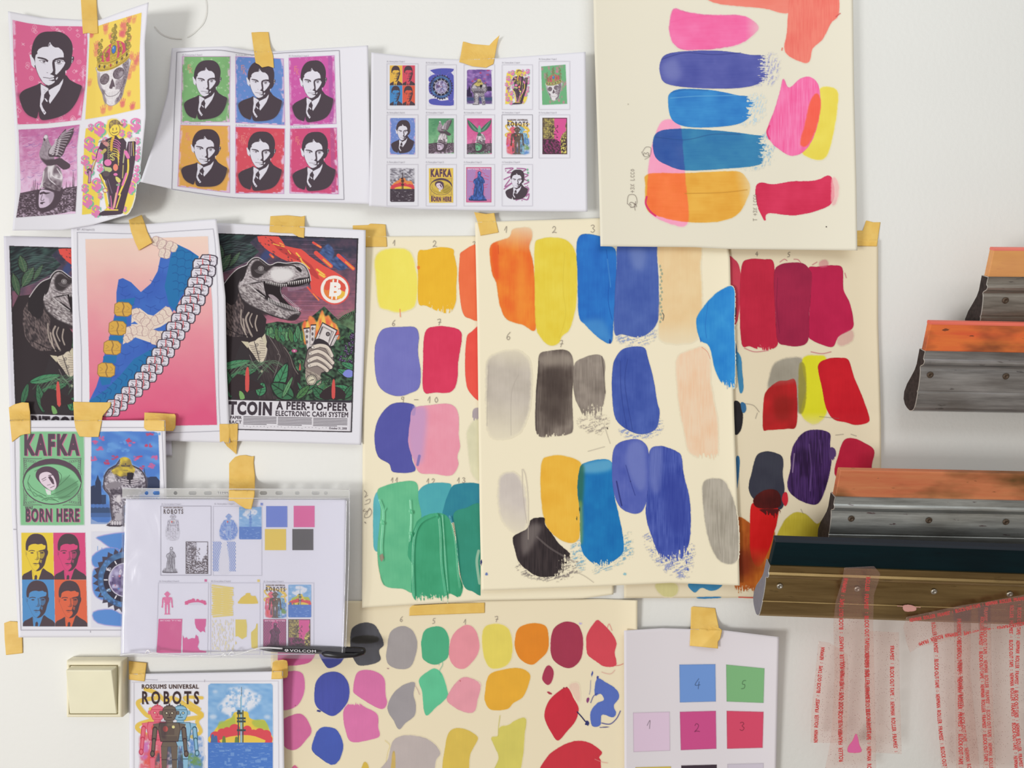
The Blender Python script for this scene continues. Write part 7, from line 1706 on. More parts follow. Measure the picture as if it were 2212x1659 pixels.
cv.part('printed_thumbnail', 'crowned skull on green'); skull(cv, [Z(1572, 305), Z(1790, 288), Z(1806, 640), Z(1582, 650)], (120, 186, 136), (224, 130, 160), gold=(140, 170, 140), handa=.6)
cv.part('printed_thumbnail', 'small blue portrait'); portrait(cv, R4(217, 767, 443, 1095), (124, 150, 220), 4, edge=(230, 190, 226))
cv.part('printed_thumbnail', 'pigeon on green'); dove(cv, R4(563, 770, 790, 1085), (96, 156, 116), (140, 196, 150), (70, 110, 84))
cv.part('printed_thumbnail', 'green bird on pink'); dove(cv, R4(907, 770, 1130, 1090), (214, 90, 150), (232, 130, 180), (150, 60, 110), face=(120, 196, 150), bird=1)
cv.part('printed_thumbnail', 'three robots'); robots(cv, R4(1250, 770, 1470, 1095))
cv.part('printed_thumbnail', 'street scene in pink and yellow'); street(cv, R4(1583, 765, 1805, 1092))
cv.part('printed_thumbnail', 'tower with orange clouds'); tower(cv, R4(218, 1215, 437, 1520), 'grey')
cv.part('printed_thumbnail', 'yellow poster of a figure in a blanket'); born_here(cv, R4(565, 1215, 785, 1527), bgc=(240, 206, 96), sh=(200, 130, 120), blanket=(226, 196, 96))
cv.part('printed_thumbnail', 'blue statue on zigzags'); statue(cv, R4(900, 1208, 1126, 1522))
cv.part('printed_thumbnail', 'portrait on purple squiggles'); squiggles(cv, R4(1240, 1212, 1465, 1510))
GS[0] = 1.0
d3 = curl(.0075, rise(1035, 200, 800, 150, .012, 1.6), rise(1035, 250, 1268, 200, .011, 1.6), rise(1000, 350, 1000, 455, .002))
sheet('printed_sheet', 'white landscape sheet with fourteen small poster thumbnails in three rows', 'printed sheet',
      E4((802, 113), (1265, 112), (1269, 457), (797, 445), t=[(900, 124), (1000, 129), (1070, 126), (1170, 119)], r=[(1267, 300)], l=[(801, 280)], b=[(900, 452), (1100, 456)]), d3, cv, W1, 'sheets of printed poster designs', gain=.98)

# dinosaur, left copy (half covered)
W4 = (228, 226, 238)
cv = Canvas(16, 520, 200, 932, W4)
cv.part('printed_picture', 'left half of the dinosaur poster'); dinosaur(cv, [(20, 531), (338, 541), (352, 969), (36, 959)], blue=1)
d4 = curl(.003, rise(60, 700, 10, 700, .003))
sheet('printed_sheet', 'white sheet with a dinosaur poster half covered by the pink shoe poster', 'printed sheet',
      E4((8, 510), (350, 518), (372, 985), (24, 980), l=[(14, 700)], t=[(150, 513)]), d4, cv, W4, 'sheets of printed poster designs', gain=.98)

# dinosaur, whole copy
cv = Canvas(466, 500, 780, 942, W1, 1.4)
cv.part('printed_picture', 'dinosaur in a suit holding burning banknotes under a meteor'); dinosaur(cv, [(447, 503), (774, 515), (760, 934), (433, 927)])
d6 = curl(.0055, rise(640, 700, 790, 650, .0055), rise(600, 560, 560, 484, .003), rise(600, 800, 600, 960, .002))
sheet('printed_sheet', 'white sheet with the whole poster of a dinosaur in a suit and a burning coin', 'printed sheet',
      E4((440, 480), (790, 497), (780, 961), (432, 950), t=[(580, 487), (660, 490)], r=[(789, 700)]), d6, cv, W1, 'sheets of printed poster designs', gain=.98)

# shoe poster
cv = Canvas(155, 480, 492, 956, W1, 1.2)
cv.part('printed_picture', 'high shoe made of banknote bundles on a pink ground'); shoe(cv, (0, 450, 480, 950))
d5 = curl(.009, rise(330, 650, 475, 560, .011), hump(300, 480, 40, 60, -.001), rise(380, 700, 340, 480, .002))
sheet('printed_sheet', 'white sheet with a blue high shoe built of money bundles on pink', 'printed sheet',
      E4((153, 480), (468, 473), (497, 957), (161, 945), t=[(262, 484), (315, 484)], r=[(478, 560), (487, 640), (490, 800)], l=[(157, 700)]), d5, cv, W1, 'sheets of printed poster designs', gain=.98)

# sheet with the blanket figure, stone giant, four heads and watch
cv = Canvas(26, 918, 356, 1368, W1, 1.25)
Z = lambda x, y: (x/3.3175, 900+y/3.3175)
cv.part('printed_frame'); frame(cv, [Z(103, 78), Z(1160, 78), Z(1180, 600), Z(1185, 1530), Z(150, 1530), Z(115, 700)], 1.1, GR)
for a_, b_ in ((Z(98, 808), Z(118, 808)), (Z(648, 1535), Z(648, 1545))): frame(cv, [a_, b_], 1.2, GR, closed=False)
cv.part('printed_picture', 'green poster of a sleeping figure wrapped in a blanket'); born_here(cv, R4(140, 105, 605, 780))
cv.part('printed_picture', 'stone giant looking at a telephone'); golem(cv, R4(650, 100, 1150, 790))
cv.part('printed_picture', 'four heads on yellow, pink, blue and orange'); pop4(cv, [Z(152, 832), Z(610, 832), Z(627, 1505), Z(163, 1503)], [(244, 214, 76), (226, 84, 136), (94, 154, 214), (232, 112, 82)])
cv.part('printed_picture', 'diver watch with a jagged rim'); gear_watch(cv, R4(655, 825, 1145, 1510))
d7 = curl(.013, rise(250, 1050, 358, 1000, .009), rise(80, 1100, 22, 1000, .001), rise(200, 1250, 200, 1375, .001))
sheet('printed_sheet', 'white sheet with a green blanket poster, stone giant, four heads and a watch', 'printed sheet',
      E4((20, 908), (357, 908), (364, 1376), (40, 1377), l=[(25, 1100), (30, 1200)], r=[(359, 1000)]), d7, cv, W1, 'sheets of printed poster designs', gain=.98)

# robot and tower sheet
cv = Canvas(276, 1458, 612, 1700, W1, 1.25)
cv.part('printed_frame'); frame(cv, [(289, 1476), (289, 1700)], .9, (200, 196, 210), closed=False); frame(cv, [(286, 1474), (440, 1472), (601, 1471), (602, 1700)], .9, (200, 196, 210), closed=False); frame(cv, [(442, 1469), (442, 1473)], .9, GR, closed=False); frame(cv, [(314, 1468), (340, 1469)], .8, GR, closed=False)
cv.part('printed_picture', 'three toy robots under black lettering'); robots(cv, (294, 1473.6, 440.4, 1686.5))
cv.part('printed_picture', 'television tower in front of a red and yellow cloud'); tower(cv, (449, 1475.5, 589.6, 1685))
d9 = curl(.0052, rise(480, 1600, 614, 1600, .007), rise(500, 1550, 540, 1450, .003))
sheet('printed_sheet', 'white sheet with toy robots and a television tower, beside the light switch', 'printed sheet',
      E4((279, 1456), (611, 1450), (615, 1710), (280, 1710), t=[(450, 1453)]), d9, cv, W1, 'sheets of printed poster designs', gain=.98)

# ------------------------------------------------------------------ sheet inside the plastic pocket
WP = (232, 231, 244)
cv = Canvas(262, 1076, 752, 1418, WP, 1.6)
Z = lambda x, y: (240+x/3.53, 960+y/3.53)
LT = (196, 194, 210)
cv.part('printed_frame')
frame(cv, R4(378, 470, 762, 998), 1.1, (150, 146, 162)); frame(cv, R4(778, 472, 1148, 1000), .9, LT); frame(cv, [Z(360, 1056), Z(742, 1056), Z(736, 1600), Z(345, 1600)], .9, LT); frame(cv, R4(758, 1056, 1135, 1600), .9, LT); frame(cv, R4(1160, 1056, 1545, 1600), .9, LT)
for i, (x, y) in enumerate(((385, 450), (788, 448), (366, 1038), (762, 1038), (1163, 1040))): x_, y_ = Z(x, y); cap(cv, i+1, x_, y_, 42, '1 / kopie 1')
for x0, y0, c_ in ((1139, 446, (130, 150, 220)), (712, 1028, (222, 104, 160)), (1115, 1030, (238, 214, 120))):
    cv.part('colour_square'); sl, m = cv.polymask(R4(x0, y0, x0+19, y0+19)); cv.put(sl, m, c_)
for lb, q, c_ in (('blue ink square', (1182, 470, 1344, 631), (112, 136, 220)), ('pink ink square', (1392, 468, 1552, 631), (230, 104, 166)), ('yellow ink square', (1172, 645, 1334, 806), (240, 208, 90)), ('black ink square', (1382, 645, 1542, 806), (92, 88, 92))):
    cv.part('colour_square', lb); sl, m = cv.polymask(R4(*q)); cv.put(sl, m, c_)
GS[0] = .42
P8 = [('robot in black line', lambda: robots(cv, R4(385, 470, 562, 735), 'line')), ('statue in black line', lambda: statue(cv, R4(375, 755, 535, 990), 'line')), ('street scene in black line', lambda: street(cv, R4(568, 740, 740, 987), 'line')),
      ('robot in blue', lambda: robots(cv, R4(812, 470, 985, 735), 'blue', False)), ('tower in blue', lambda: tower(cv, R4(975, 475, 1148, 725), 'blue')), ('blue zigzags', lambda: statue(cv, R4(775, 728, 950, 990), 'blue')),
      ('robot in pink', lambda: robots(cv, R4(345, 1065, 515, 1318), 'pink', False)), ('pink cloud', lambda: tower(cv, R4(555, 1068, 728, 1320), 'pink')), ('pink field', lambda: statue(cv, [Z(362, 1330), Z(543, 1330), Z(533, 1590), Z(346, 1590)], 'pink')), ('pink street shapes', lambda: street(cv, R4(545, 1330, 725, 1588), 'pink')),
      ('yellow cloud', lambda: tower(cv, R4(966, 1060, 1120, 1310), 'yellow')), ('yellow strokes', lambda: statue(cv, R4(768, 1330, 940, 1578), 'yellow')), ('yellow street shapes', lambda: street(cv, R4(948, 1335, 1118, 1572), 'yellow')),
      ('three robots in colour', lambda: robots(cv, R4(1165, 1063, 1340, 1325))), ('tower in colour', lambda: tower(cv, R4(1350, 1068, 1527, 1320))), ('statue on dark pink zigzags', lambda: statue(cv, R4(1160, 1333, 1335, 1572), 'dark')), ('street scene in colour', lambda: street(cv, R4(1350, 1333, 1520, 1572)))]
for lb, fn in P8: cv.part('printed_thumbnail', lb); fn()
cv.part('printed_thumbnail', 'yellow squiggle')
r_ = random.Random(4)
for i in range(13):
    y = 1075+i*17; sl, m = cv.linemask([Z(770+r_.uniform(0, 14), y), Z(930-r_.uniform(0, 16), y+22)], 4); cv.put(sl, m*.85, (240, 216, 120)); sl, m = cv.linemask([Z(930-r_.uniform(0, 16), y+20), Z(772+r_.uniform(0, 16), y+34)], 4); cv.put(sl, m*.85, (240, 216, 120))
GS[0] = 1.0
d8 = curl(.0225, rise(640, 1200, 748, 1200, .004), rise(450, 1300, 450, 1420, .002))
sheet('printed_sheet', 'white sheet of small colour separations and four colour squares inside the plastic pocket', 'printed sheet',
      E4((272, 1078), (748.5, 1079), (743, 1402), (261, 1413), r=[(746, 1250)]), d8, cv, WP, 'sheets of printed poster designs', gain=.98)
# ------------------------------------------------------------------ masking tape
def tape_mat():
    m, nt, bs = mat_new('yellow_masking_tape')
    tc = nt.nodes.new('ShaderNodeTexCoord')
    nz = nt.nodes.new('ShaderNodeTexNoise'); nz.inputs['Scale'].default_value = 60; nz.inputs['Detail'].default_value = 4
    nt.links.new(tc.outputs['Object'], nz.inputs['Vector'])
    rp = nt.nodes.new('ShaderNodeValToRGB')
    rp.color_ramp.elements[0].position = .3; rp.color_ramp.elements[1].position = .75
    rp.color_ramp.elements[0].color = lin4((238, 194, 98)); rp.color_ramp.elements[1].color = lin4((246, 208, 116))
    nt.links.new(nz.outputs['Fac'], rp.inputs[0]); nt.links.new(rp.outputs[0], bs.inputs['Base Color'])
    bs.inputs['Roughness'].default_value = .5; bs.inputs['Specular IOR Level'].default_value = .3
    bs.inputs['Alpha'].default_value = .93
    mp = nt.nodes.new('ShaderNodeMapping'); mp.inputs['Scale'].default_value = (30, 30, 420)
    n2 = nt.nodes.new('ShaderNodeTexNoise'); n2.inputs['Scale'].default_value = 1
    bp = nt.nodes.new('ShaderNodeBump'); bp.inputs['Strength'].default_value = .35; bp.inputs['Distance'].default_value = .0005
    nt.links.new(tc.outputs['Object'], mp.inputs[0]); nt.links.new(mp.outputs[0], n2.inputs['Vector'])
    nt.links.new(n2.outputs['Fac'], bp.inputs['Height']); nt.links.new(bp.outputs[0], bs.inputs['Normal'])
    return m
TAPE = tape_mat()
def tape(label, edges, under=(), lift=()):
    """lies on whatever sheets are beneath it; under = points on sheets that cover the tape"""
    T, R, B, L = edges
    pts = np.array([p for q in edges for p in q], float)
    x0, y0 = pts.min(0)-4; x1, y1 = pts.max(0)+4
    gx, gy = np.meshgrid(np.arange(x0, x1, 1.5), np.arange(y0, y1, 1.5))
    H = np.full(gx.shape, .0008)
    for poly, dep in SURF:
        if any(dep is u for u in under): continue
        H = np.maximum(H, np.where(inside(poly, gx, gy), dep(gx, gy)+.0007, 0))
    Hs = H
    for _ in range(5): Hs = np.maximum(blur(Hs, 7), H)
    def dep(px, py):
        i = np.clip(((py-y0)/1.5).round().astype(int), 0, H.shape[0]-1); j = np.clip(((px-x0)/1.5).round().astype(int), 0, H.shape[1]-1)
        d = Hs[i, j]
        for f in lift: d = d+f(px, py)
        return d+.0003*vn(px, py, 12, 9, 0, int(x0))
    o = link('masking_tape', sheet_mesh(edges, dep, 2.0, .00012), TAPE)
    tag(o, label, 'tape', 'strips of yellow masking tape')
# ------------------------------------------------------------------ generic solids
def mesh_obj(name, verts, faces, mat, parent=None, smooth_=False, bevel=0, seg=2, loc=None):
    me = bpy.data.meshes.new(name)
    me.from_pydata([tuple(map(float, v)) for v in verts], [], [tuple(f) for f in faces]); me.update()
    o = link(name, me, mat, parent)
    if loc is not None: o.location = loc
    if smooth_:
        me.polygons.foreach_set('use_smooth', [True]*len(me.polygons))
    if bevel:
        b = o.modifiers.new('soft_edge', 'BEVEL'); b.width = bevel; b.segments = seg; b.limit_method = 'ANGLE'
        b.harden_normals = False
    return o

# ------------------------------------------------------------------ plastic pocket
def film_mat(name, tint, diff, fac_d, fac_g, rough=.12, bump=.8, bscale=25, dots=False):
    m = bpy.data.materials.new(name); m.use_nodes = True
    nt = m.node_tree; nt.nodes.clear()
    N = nt.nodes.new; Lk = nt.links.new
    out = N('ShaderNodeOutputMaterial')
    tr = N('ShaderNodeBsdfTransparent'); tr.inputs[0].default_value = (*tint, 1)
    df = N('ShaderNodeBsdfDiffuse'); df.inputs[0].default_value = lin4(diff)
    tl = N('ShaderNodeBsdfTranslucent'); tl.inputs[0].default_value = lin4(diff)
    gl = N('ShaderNodeBsdfGlossy'); gl.inputs['Roughness'].default_value = rough; gl.inputs[0].default_value = (1, 1, 1, 1)
    tc = N('ShaderNodeTexCoord'); nz = N('ShaderNodeTexNoise'); nz.inputs['Scale'].default_value = bscale; nz.inputs['Detail'].default_value = 3; nz.inputs['Distortion'].default_value = .8
    bp = N('ShaderNodeBump'); bp.inputs['Strength'].default_value = bump; bp.inputs['Distance'].default_value = .004
    Lk(tc.outputs['Object'], nz.inputs['Vector']); Lk(nz.outputs['Fac'], bp.inputs['Height']); Lk(bp.outputs[0], gl.inputs['Normal'])
    m0 = N('ShaderNodeMixShader'); m0.inputs[0].default_value = .3; Lk(df.outputs[0], m0.inputs[1]); Lk(tl.outputs[0], m0.inputs[2])
    m1 = N('ShaderNodeMixShader'); m1.inputs[0].default_value = fac_d; Lk(tr.outputs[0], m1.inputs[1]); Lk(m0.outputs[0], m1.inputs[2])
    m2 = N('ShaderNodeMixShader'); m2.inputs[0].default_value = fac_g; Lk(m1.outputs[0], m2.inputs[1]); Lk(gl.outputs[0], m2.inputs[2])
    last = m2
    if dots:
        vo = N('ShaderNodeTexVoronoi'); vo.inputs['Scale'].default_value = 380
        lt = N('ShaderNodeMath'); lt.operation = 'LESS_THAN'; lt.inputs[1].default_value = .15
        d2 = N('ShaderNodeBsdfDiffuse'); d2.inputs[0].default_value = lin4((150, 84, 84))
        mu = N('ShaderNodeMath'); mu.operation = 'MULTIPLY'; mu.inputs[1].default_value = .55
        m3 = N('ShaderNodeMixShader')
        Lk(tc.outputs['Object'], vo.inputs['Vector']); Lk(vo.outputs['Distance'], lt.inputs[0]); Lk(lt.outputs[0], mu.inputs[0]); Lk(mu.outputs[0], m3.inputs[0])
        Lk(m2.outputs[0], m3.inputs[1]); Lk(d2.outputs[0], m3.inputs[2]); last = m3
    Lk(last.outputs[0], out.inputs[0])
    return m
CLEAR = film_mat('clear_crinkled_plastic', (.99, .99, 1), (240, 240, 250), .04, .02, bump=.22, bscale=18)
STRIP = film_mat('milky_plastic', (.97, .97, .98), (240, 240, 238), .62, .03, bump=.2)
SEAM = film_mat('welded_plastic_edge', (1, 1, 1), (250, 250, 252), .8, .1, bump=.6, bscale=120)
pocket = bpy.data.objects.new('plastic_pocket', None); COL.objects.link(pocket)
pocket.location = tuple(world_pt(505, 1418, .02))
tag(pocket, 'clear punched plastic pocket holding a printed sheet and a black pen', 'plastic pocket')
pocket_inv = pocket.matrix_world.inverted()
def child(o, p):
    o.parent = p
    o.location = o.location-p.location
    return o
dP = curl(.0275, rise(640, 1200, 755, 1200, .004), rise(450, 1300, 450, 1420, .005), lambda px, py: .0012*(fbm(px, py, 40, 3)-.5))
dPb = curl(.0195, rise(640, 1200, 755, 1200, .004))
o = child(link('front_film', sheet_mesh(E4((264, 1074), (755, 1075), (745, 1424), (259, 1419), r=[(752, 1250)]), dP, 8, .00006), CLEAR), pocket)
o = child(link('back_film', sheet_mesh(E4((264, 1074), (757, 1075), (752, 1424), (259, 1419)), dPb, 12, .00006), CLEAR), pocket)
cv = Canvas(262, 1052, 758, 1080, (238, 238, 236), 2)
cv.part('binding_strip', 'milky strip with punched holes', STRIP)
sl, m = cv.polymask([(264.5, 1055), (755, 1057), (755, 1077), (264.5, 1075)]); cv.put(sl, m, (238, 238, 236))
hole = np.zeros_like(cv.rgb[..., 0])
for x, w in ((316.5, 0), (338, 7), (379, 0), (416, 9), (449, 9), (569, 8), (603, 8), (642, 2), (682, 9), (704, 0)):
    sl, m = cv.linemask([(x-w/2, 1065), (x+w/2+.1, 1065)], 8.6); hole[sl] = np.maximum(hole[sl], m)
cv.own[hole > .5] = 0
cv.part('printed_lettering', None, PRINT); g = Pen(cv, (0, 0, 10, 10), (469, 1062, 497, 1067.6), clip=False); g.text('TEMPU', 0, 0, 10, 10, (110, 108, 114), bold=.01, a=.9); g.end()
_p0 = len(COL.objects)
ink_meshes(cv, curl(.0235), None)
for o in list(COL.objects)[_p0:]: child(o, pocket)
def tube(name, pts, r, mat, parent=None, seg=8, taper=None, flat=1.0):
    """tube through 3-D points; r may be a list"""
    P = [Vector(p) for p in pts]; n = len(P)
    rr = r if hasattr(r, '__len__') else [r]*n
    vs, fs = [], []
    for i, p in enumerate(P):
        t = (P[min(i+1, n-1)]-P[max(i-1, 0)]).normalized()
        u = t.cross(Vector((0, 1, 0)));
        if u.length < .1: u = t.cross(Vector((0, 0, 1)))
        u.normalize(); v = t.cross(u).normalized()
        for k in range(seg):
            a = 2*math.pi*k/seg; vs.append(p+u*math.cos(a)*rr[i]+v*math.sin(a)*rr[i]*flat)
    for i in range(n-1):
        for k in range(seg):
            a, b = i*seg+k, i*seg+(k+1) % seg
            fs.append((a, b, b+seg, a+seg))
    fs.append(tuple(range(seg))[::-1]); fs.append(tuple((n-1)*seg+k for k in range(seg)))
    return mesh_obj(name, vs, fs, mat, parent, True)
WP3 = lambda px, py, d: tuple(float(q) for q in world_pt(px, py, d))
for pts, r in (([(260, 1415), (290, 1412), (316, 1414), (330, 1410), (350, 1413), (385, 1416), (398, 1418), (430, 1416), (460, 1418), (480, 1415), (500, 1416), (520, 1412), (545, 1404), (570, 1399), (610, 1401)], .0011),
               ([(476, 1419), (484, 1411), (492, 1417), (500, 1408), (508, 1412)], .0009), ([(314, 1412), (320, 1404), (326, 1412)], .0008), ([(264.5, 1076), (400, 1075.6), (560, 1076.4), (754, 1076.6)], .0005), ([(265, 1055), (500, 1056), (754, 1057)], .0004), ([(755, 1058), (754, 1200), (746, 1423)], .0005)):
    child(tube('welded_seam', [WP3(x, y, .034 if r > .0007 else .0285) for x, y in smooth(pts, 4, False)], r, SEAM, None, 6), pocket)

SURF.append((np.array([(260, 1060), (757, 1060), (750, 1424), (258, 1419)], float), dP))
TT = [
 ('yellow tape at the top of the curled four poster sheet', E4((174, -12), (208, -12), (212, 72), (179, 73), b=[(190, 71), (200, 73)]), (), ()),
 ('long yellow tape at the top of the six portrait sheet', E4((543, 70), (580, 69), (592, 147), (552, 136), t=[(560, 69)], r=[(584, 100), (590, 120)], b=[(560, 140), (566, 146), (580, 143)]), (), ()),
 ('yellow tape with a torn spike at its right corner, on the thumbnail sheet', E4((1000, 90), (1079, 76), (1050, 146), (992, 134), t=[(1003, 90), (1020, 95), (1057, 98), (1066, 88)], r=[(1074, 95), (1066, 138)], b=[(1000, 136), (1020, 143)], l=[(996, 115)]), (), (rise(1050, 110, 1080, 76, .006),)),
 ('tilted yellow tape at the top of the pink shoe sheet', E4((278, 475), (306, 464), (329, 524), (300, 541), r=[(313, 483), (318, 500)], l=[(283, 500), (292, 524)]), (), (rise(312, 505, 330, 520, .002),)),
 ('wide yellow tape at the top of the whole dinosaur sheet', E4((584, 467), (659, 466), (657, 514), (582, 501), t=[(620, 465), (650, 468)], b=[(600, 503), (632, 504), (645, 512)]), (), ()),
 ('yellow tape between the dinosaur sheet and the left cream card', E4((762, 487), (833, 485), (836, 533), (763, 533), t=[(795, 486), (800, 483), (825, 484)]), (), ()),
 ('yellow tape at the upper left corner of the middle card', E4((1024, 458), (1068, 460), (1077, 502), (1038, 509), t=[(1050, 462)], r=[(1072, 480)], l=[(1032, 480)]), (), ()),
 ('yellow tape behind the right edge of the top card', E4((1850, 498), (1902, 480), (1894, 532), (1850, 531), t=[(1864, 498), (1871, 476), (1886, 480)], r=[(1899, 500)]), (), ()),
 ('curled yellow tape over the half covered dinosaur sheet and the blanket poster', E4((19, 880), (62, 870), (66, 937), (26, 955), t=[(32, 873), (48, 869)], r=[(65, 890)], b=[(34, 949), (44, 941), (54, 938)], l=[(22, 915)]), (), (rise(45, 905, 64, 875, .004),)),
 ('broad yellow tape with a stepped edge between the shoe sheet and the blanket poster', E4((158, 868), (240, 869), (213, 944), (168, 936), t=[(200, 869)], r=[(238, 879), (222, 898), (217, 925)], b=[(172, 943), (190, 944)], l=[(160, 905), (163, 925)]), (), ()),
 ('lying yellow tape above the stone giant picture', E4((312, 891), (377, 894), (374, 931), (311, 924), t=[(340, 892), (370, 894)], r=[(380, 898), (379, 923)], b=[(317, 930), (345, 931)]), (), (rise(355, 910, 380, 910, .002),)),
 ('torn yellow tape hanging below the shoe and dinosaur sheets', E4((474, 916), (514, 915), (511, 982), (475, 955), r=[(513, 950)], b=[(483, 953), (490, 964), (500, 972)], t=[(495, 916)]), (), ()),
 ('longest yellow tape, holding the plastic pocket', E4((508, 987), (549, 985), (543, 1100), (494, 1082), t=[(517, 984), (530, 983), (543, 986)], r=[(548, 1000), (551, 1030), (550, 1070)], b=[(505, 1082), (516, 1090), (530, 1099)], l=[(500, 995), (495, 1001), (495, 1040)]), (), ()),
 ('yellow tape on the wall at the left edge below the four heads', E4((9, 1346), (38, 1343), (49, 1411), (13, 1415), t=[(20, 1342)], r=[(42, 1355), (48, 1370)], l=[(10, 1380)]), (), ()),
 ('yellow tape at the upper left corner of the robot and tower sheet', E4((278, 1428), (317, 1432), (312, 1472), (278, 1468)), (), ()),
 ('small yellow tape at the upper right corner of the robot and tower sheet', E4((589, 1431), (620, 1427), (620, 1464), (586, 1467), t=[(595, 1427), (612, 1425)], r=[(622, 1435), (622, 1458)], b=[(604, 1467)]), (), ()),
 ('narrow lying yellow tape at the top of the bottom card', E4((885, 1313), (1047, 1302), (1047, 1324), (884, 1330), t=[(891, 1308), (970, 1304)], r=[(1047, 1312)]), (), ()),
 ('creased yellow tape at the top of the colour chart sheet', E4((1493, 1312), (1545, 1314), (1551, 1401), (1490, 1395), t=[(1498, 1310), (1520, 1312)], r=[(1548, 1330), (1553, 1356), (1560, 1361), (1556, 1380), (1551, 1386)], l=[(1492, 1350)]), (), (rise(1535, 1325, 1555, 1345, .0025),)),
]
for lb, e, un, lf in TT:
    if 'between the dinosaur' in lb: un = (d6,)
    if 'behind the right edge' in lb: un = (dD,)
    if 'on the wall at the left' in lb: un = (d7,)
    tape(lb, e, un, lf)

# ------------------------------------------------------------------ pen in the pocket
BLK = plain('black_pen_plastic', (30, 28, 34), rough=.22, var=.1, bump=0, spec=.5)
BLK2 = plain('black_pen_clip', (22, 20, 26), rough=.35, var=.1, bump=0, spec=.5)
pen = bpy.data.objects.new('pen', None); COL.objects.link(pen); pen.location = WP3(675, 1409, .03)
tag(pen, 'black pen with white lettering and a clip, sticking out of the plastic pocket', 'pen')
ax = lambda t: WP3(559+t*231, 1400.5+t*6.5, .0272)
ts = [0, .02, .05, .10, .16, .3, .5, .62, .7, .82, .9, .96, .985, 1.0]
rs = [.0008, .0014, .0024, .0036, .0042, .0046, .0049, .005, .0052, .0053, .0054, .0052, .0046, .002]
child(tube('barrel', [ax(t) for t in ts], rs, BLK, None, 20), pen)
cl = [WP3(696, 1412, .0315), WP3(702, 1413.5, .0345), WP3(730, 1416.5, .0355), WP3(765, 1415.5, .0345), WP3(782, 1412, .0315)]
child(tube('clip', cl, [.0018, .0034, .0036, .003, .0022], BLK2, None, 12, flat=.6), pen)
cv = Canvas(600, 1400, 690, 1420, (30, 28, 34), 3)
cv.part('printed_lettering', 'white lettering', PRINT)
g = Pen(cv, (0, 0, 100, 12), [(613, 1401.5), (684, 1403.8), (684, 1410.3), (613, 1408)], clip=False)
g.text('VOLCOM', 18, 1, 98, 11, (232, 230, 236), bold=.02, space=1.1)
g.fill([(2, 6), (5, 1), (12, 1), (15, 6), (11, 11), (6, 11)], (232, 230, 236)); g.line([(4, 8), (8, 4), (12, 9)], 1.4, (30, 28, 34)); g.line([(8, 1), (8, 6)], 1.2, (30, 28, 34)); g.end()
_p0 = len(COL.objects); ink_meshes(cv, curl(.0327), None, lift=0)
for o in list(COL.objects)[_p0:]: child(o, pen)

# ------------------------------------------------------------------ light switch
SW = plain('cream_switch_plastic', (238, 230, 202), rough=.4, var=.02, scale=30, bump=.05, spec=.4)
SW2 = plain('cream_rocker_plastic', (242, 237, 208), rough=.38, var=.02, scale=30, bump=.05, spec=.4)
DK = plain('dark_gap', (60, 48, 40), rough=.8, bump=0)
sw = bpy.data.objects.new('light_switch', None); COL.objects.link(sw)
def wx(px, d): return (px-CX)*S*(1-d)
def wz(py, d): return CZ+(CY-py)*S*(1-d)
sw.location = (wx(202, .03), -.0002, wz(1489, .03))
tag(sw, 'square cream light switch on the wall, left of the robot and tower sheet', 'light switch')
def rbox(x0, x1, z0, z1, y0, y1, inset=0.0):
    """box from y0 (wall side) to y1 (viewer side), narrower in front by inset"""
    vs = [(x0, y0, z0), (x1, y0, z0), (x1, y0, z1), (x0, y0, z1), (x0+inset, y1, z0+inset), (x1-inset, y1, z0+inset), (x1-inset, y1, z1-inset), (x0+inset, y1, z1-inset)]
    return vs, [(0, 1, 2, 3), (7, 6, 5, 4), (0, 4, 5, 1), (1, 5, 6, 2), (2, 6, 7, 3), (3, 7, 4, 0)]
X0, X1, Z0, Z1 = wx(142, .015), wx(264, .015), wz(1551, .015), wz(1427, .015)
# body as a ring around the rocker well
gx0, gx1, gz0, gz1 = wx(149, .015), wx(254.5, .015), wz(1543.5, .015), wz(1437.5, .015)
def ring_body(o_, i_, y0, y1, yb, ins):
    ox0, ox1, oz0, oz1 = o_; ix0, ix1, iz0, iz1 = i_
    R = lambda a, b, c_, d_, y: [(a, y, c_), (b, y, c_), (b, y, d_), (a, y, d_)]
    vs = R(ox0, ox1, oz0, oz1, y0)+R(ox0, ox1, oz0, oz1, y1+ins)+R(ox0+ins, ox1-ins, oz0+ins, oz1-ins, y1)+R(ix0, ix1, iz0, iz1, y1)+R(ix0, ix1, iz0, iz1, yb)
    fs = []
    for k in range(4):
        for i in range(4):
            j = (i+1) % 4; fs.append((k*4+i, k*4+j, (k+1)*4+j, (k+1)*4+i))
    fs.append((16, 17, 18, 19)); fs.append((3, 2, 1, 0))
    return vs, fs
v, f = ring_body((X0, X1, Z0, Z1), (gx0, gx1, gz0, gz1), 0, -.015, -.006, .002)
child(mesh_obj('housing', v, f, SW, None, bevel=.0022, seg=4), sw)
v, f = rbox(gx0+.0002, gx1-.0002, gz0+.0002, gz1-.0002, -.0062, -.0072); child(mesh_obj('well', v, f, DK), sw)
a0, a1 = gx0+.0012, gx1-.0012
zt, zb = gz1-.0012, gz0+.0012
v = [(a0, -.0074, zb), (a1, -.0074, zb), (a1, -.0074, zt), (a0, -.0074, zt), (a0, -.0155, zb), (a1, -.0155, zb), (a1-.002, -.0245, zt-.0015), (a0, -.0245, zt-.0015)]
child(mesh_obj('rocker', v, [(0, 1, 2, 3), (7, 6, 5, 4), (0, 4, 5, 1), (1, 5, 6, 2), (2, 6, 7, 3), (3, 7, 4, 0)], SW2, None, bevel=.0012, seg=3), sw)
v, f = rbox(a0+.001, a1-.001, zt-.0012, zt+.0002, -.0074, -.0150); child(mesh_obj('rocker_hinge_edge', v, f, SW), sw)

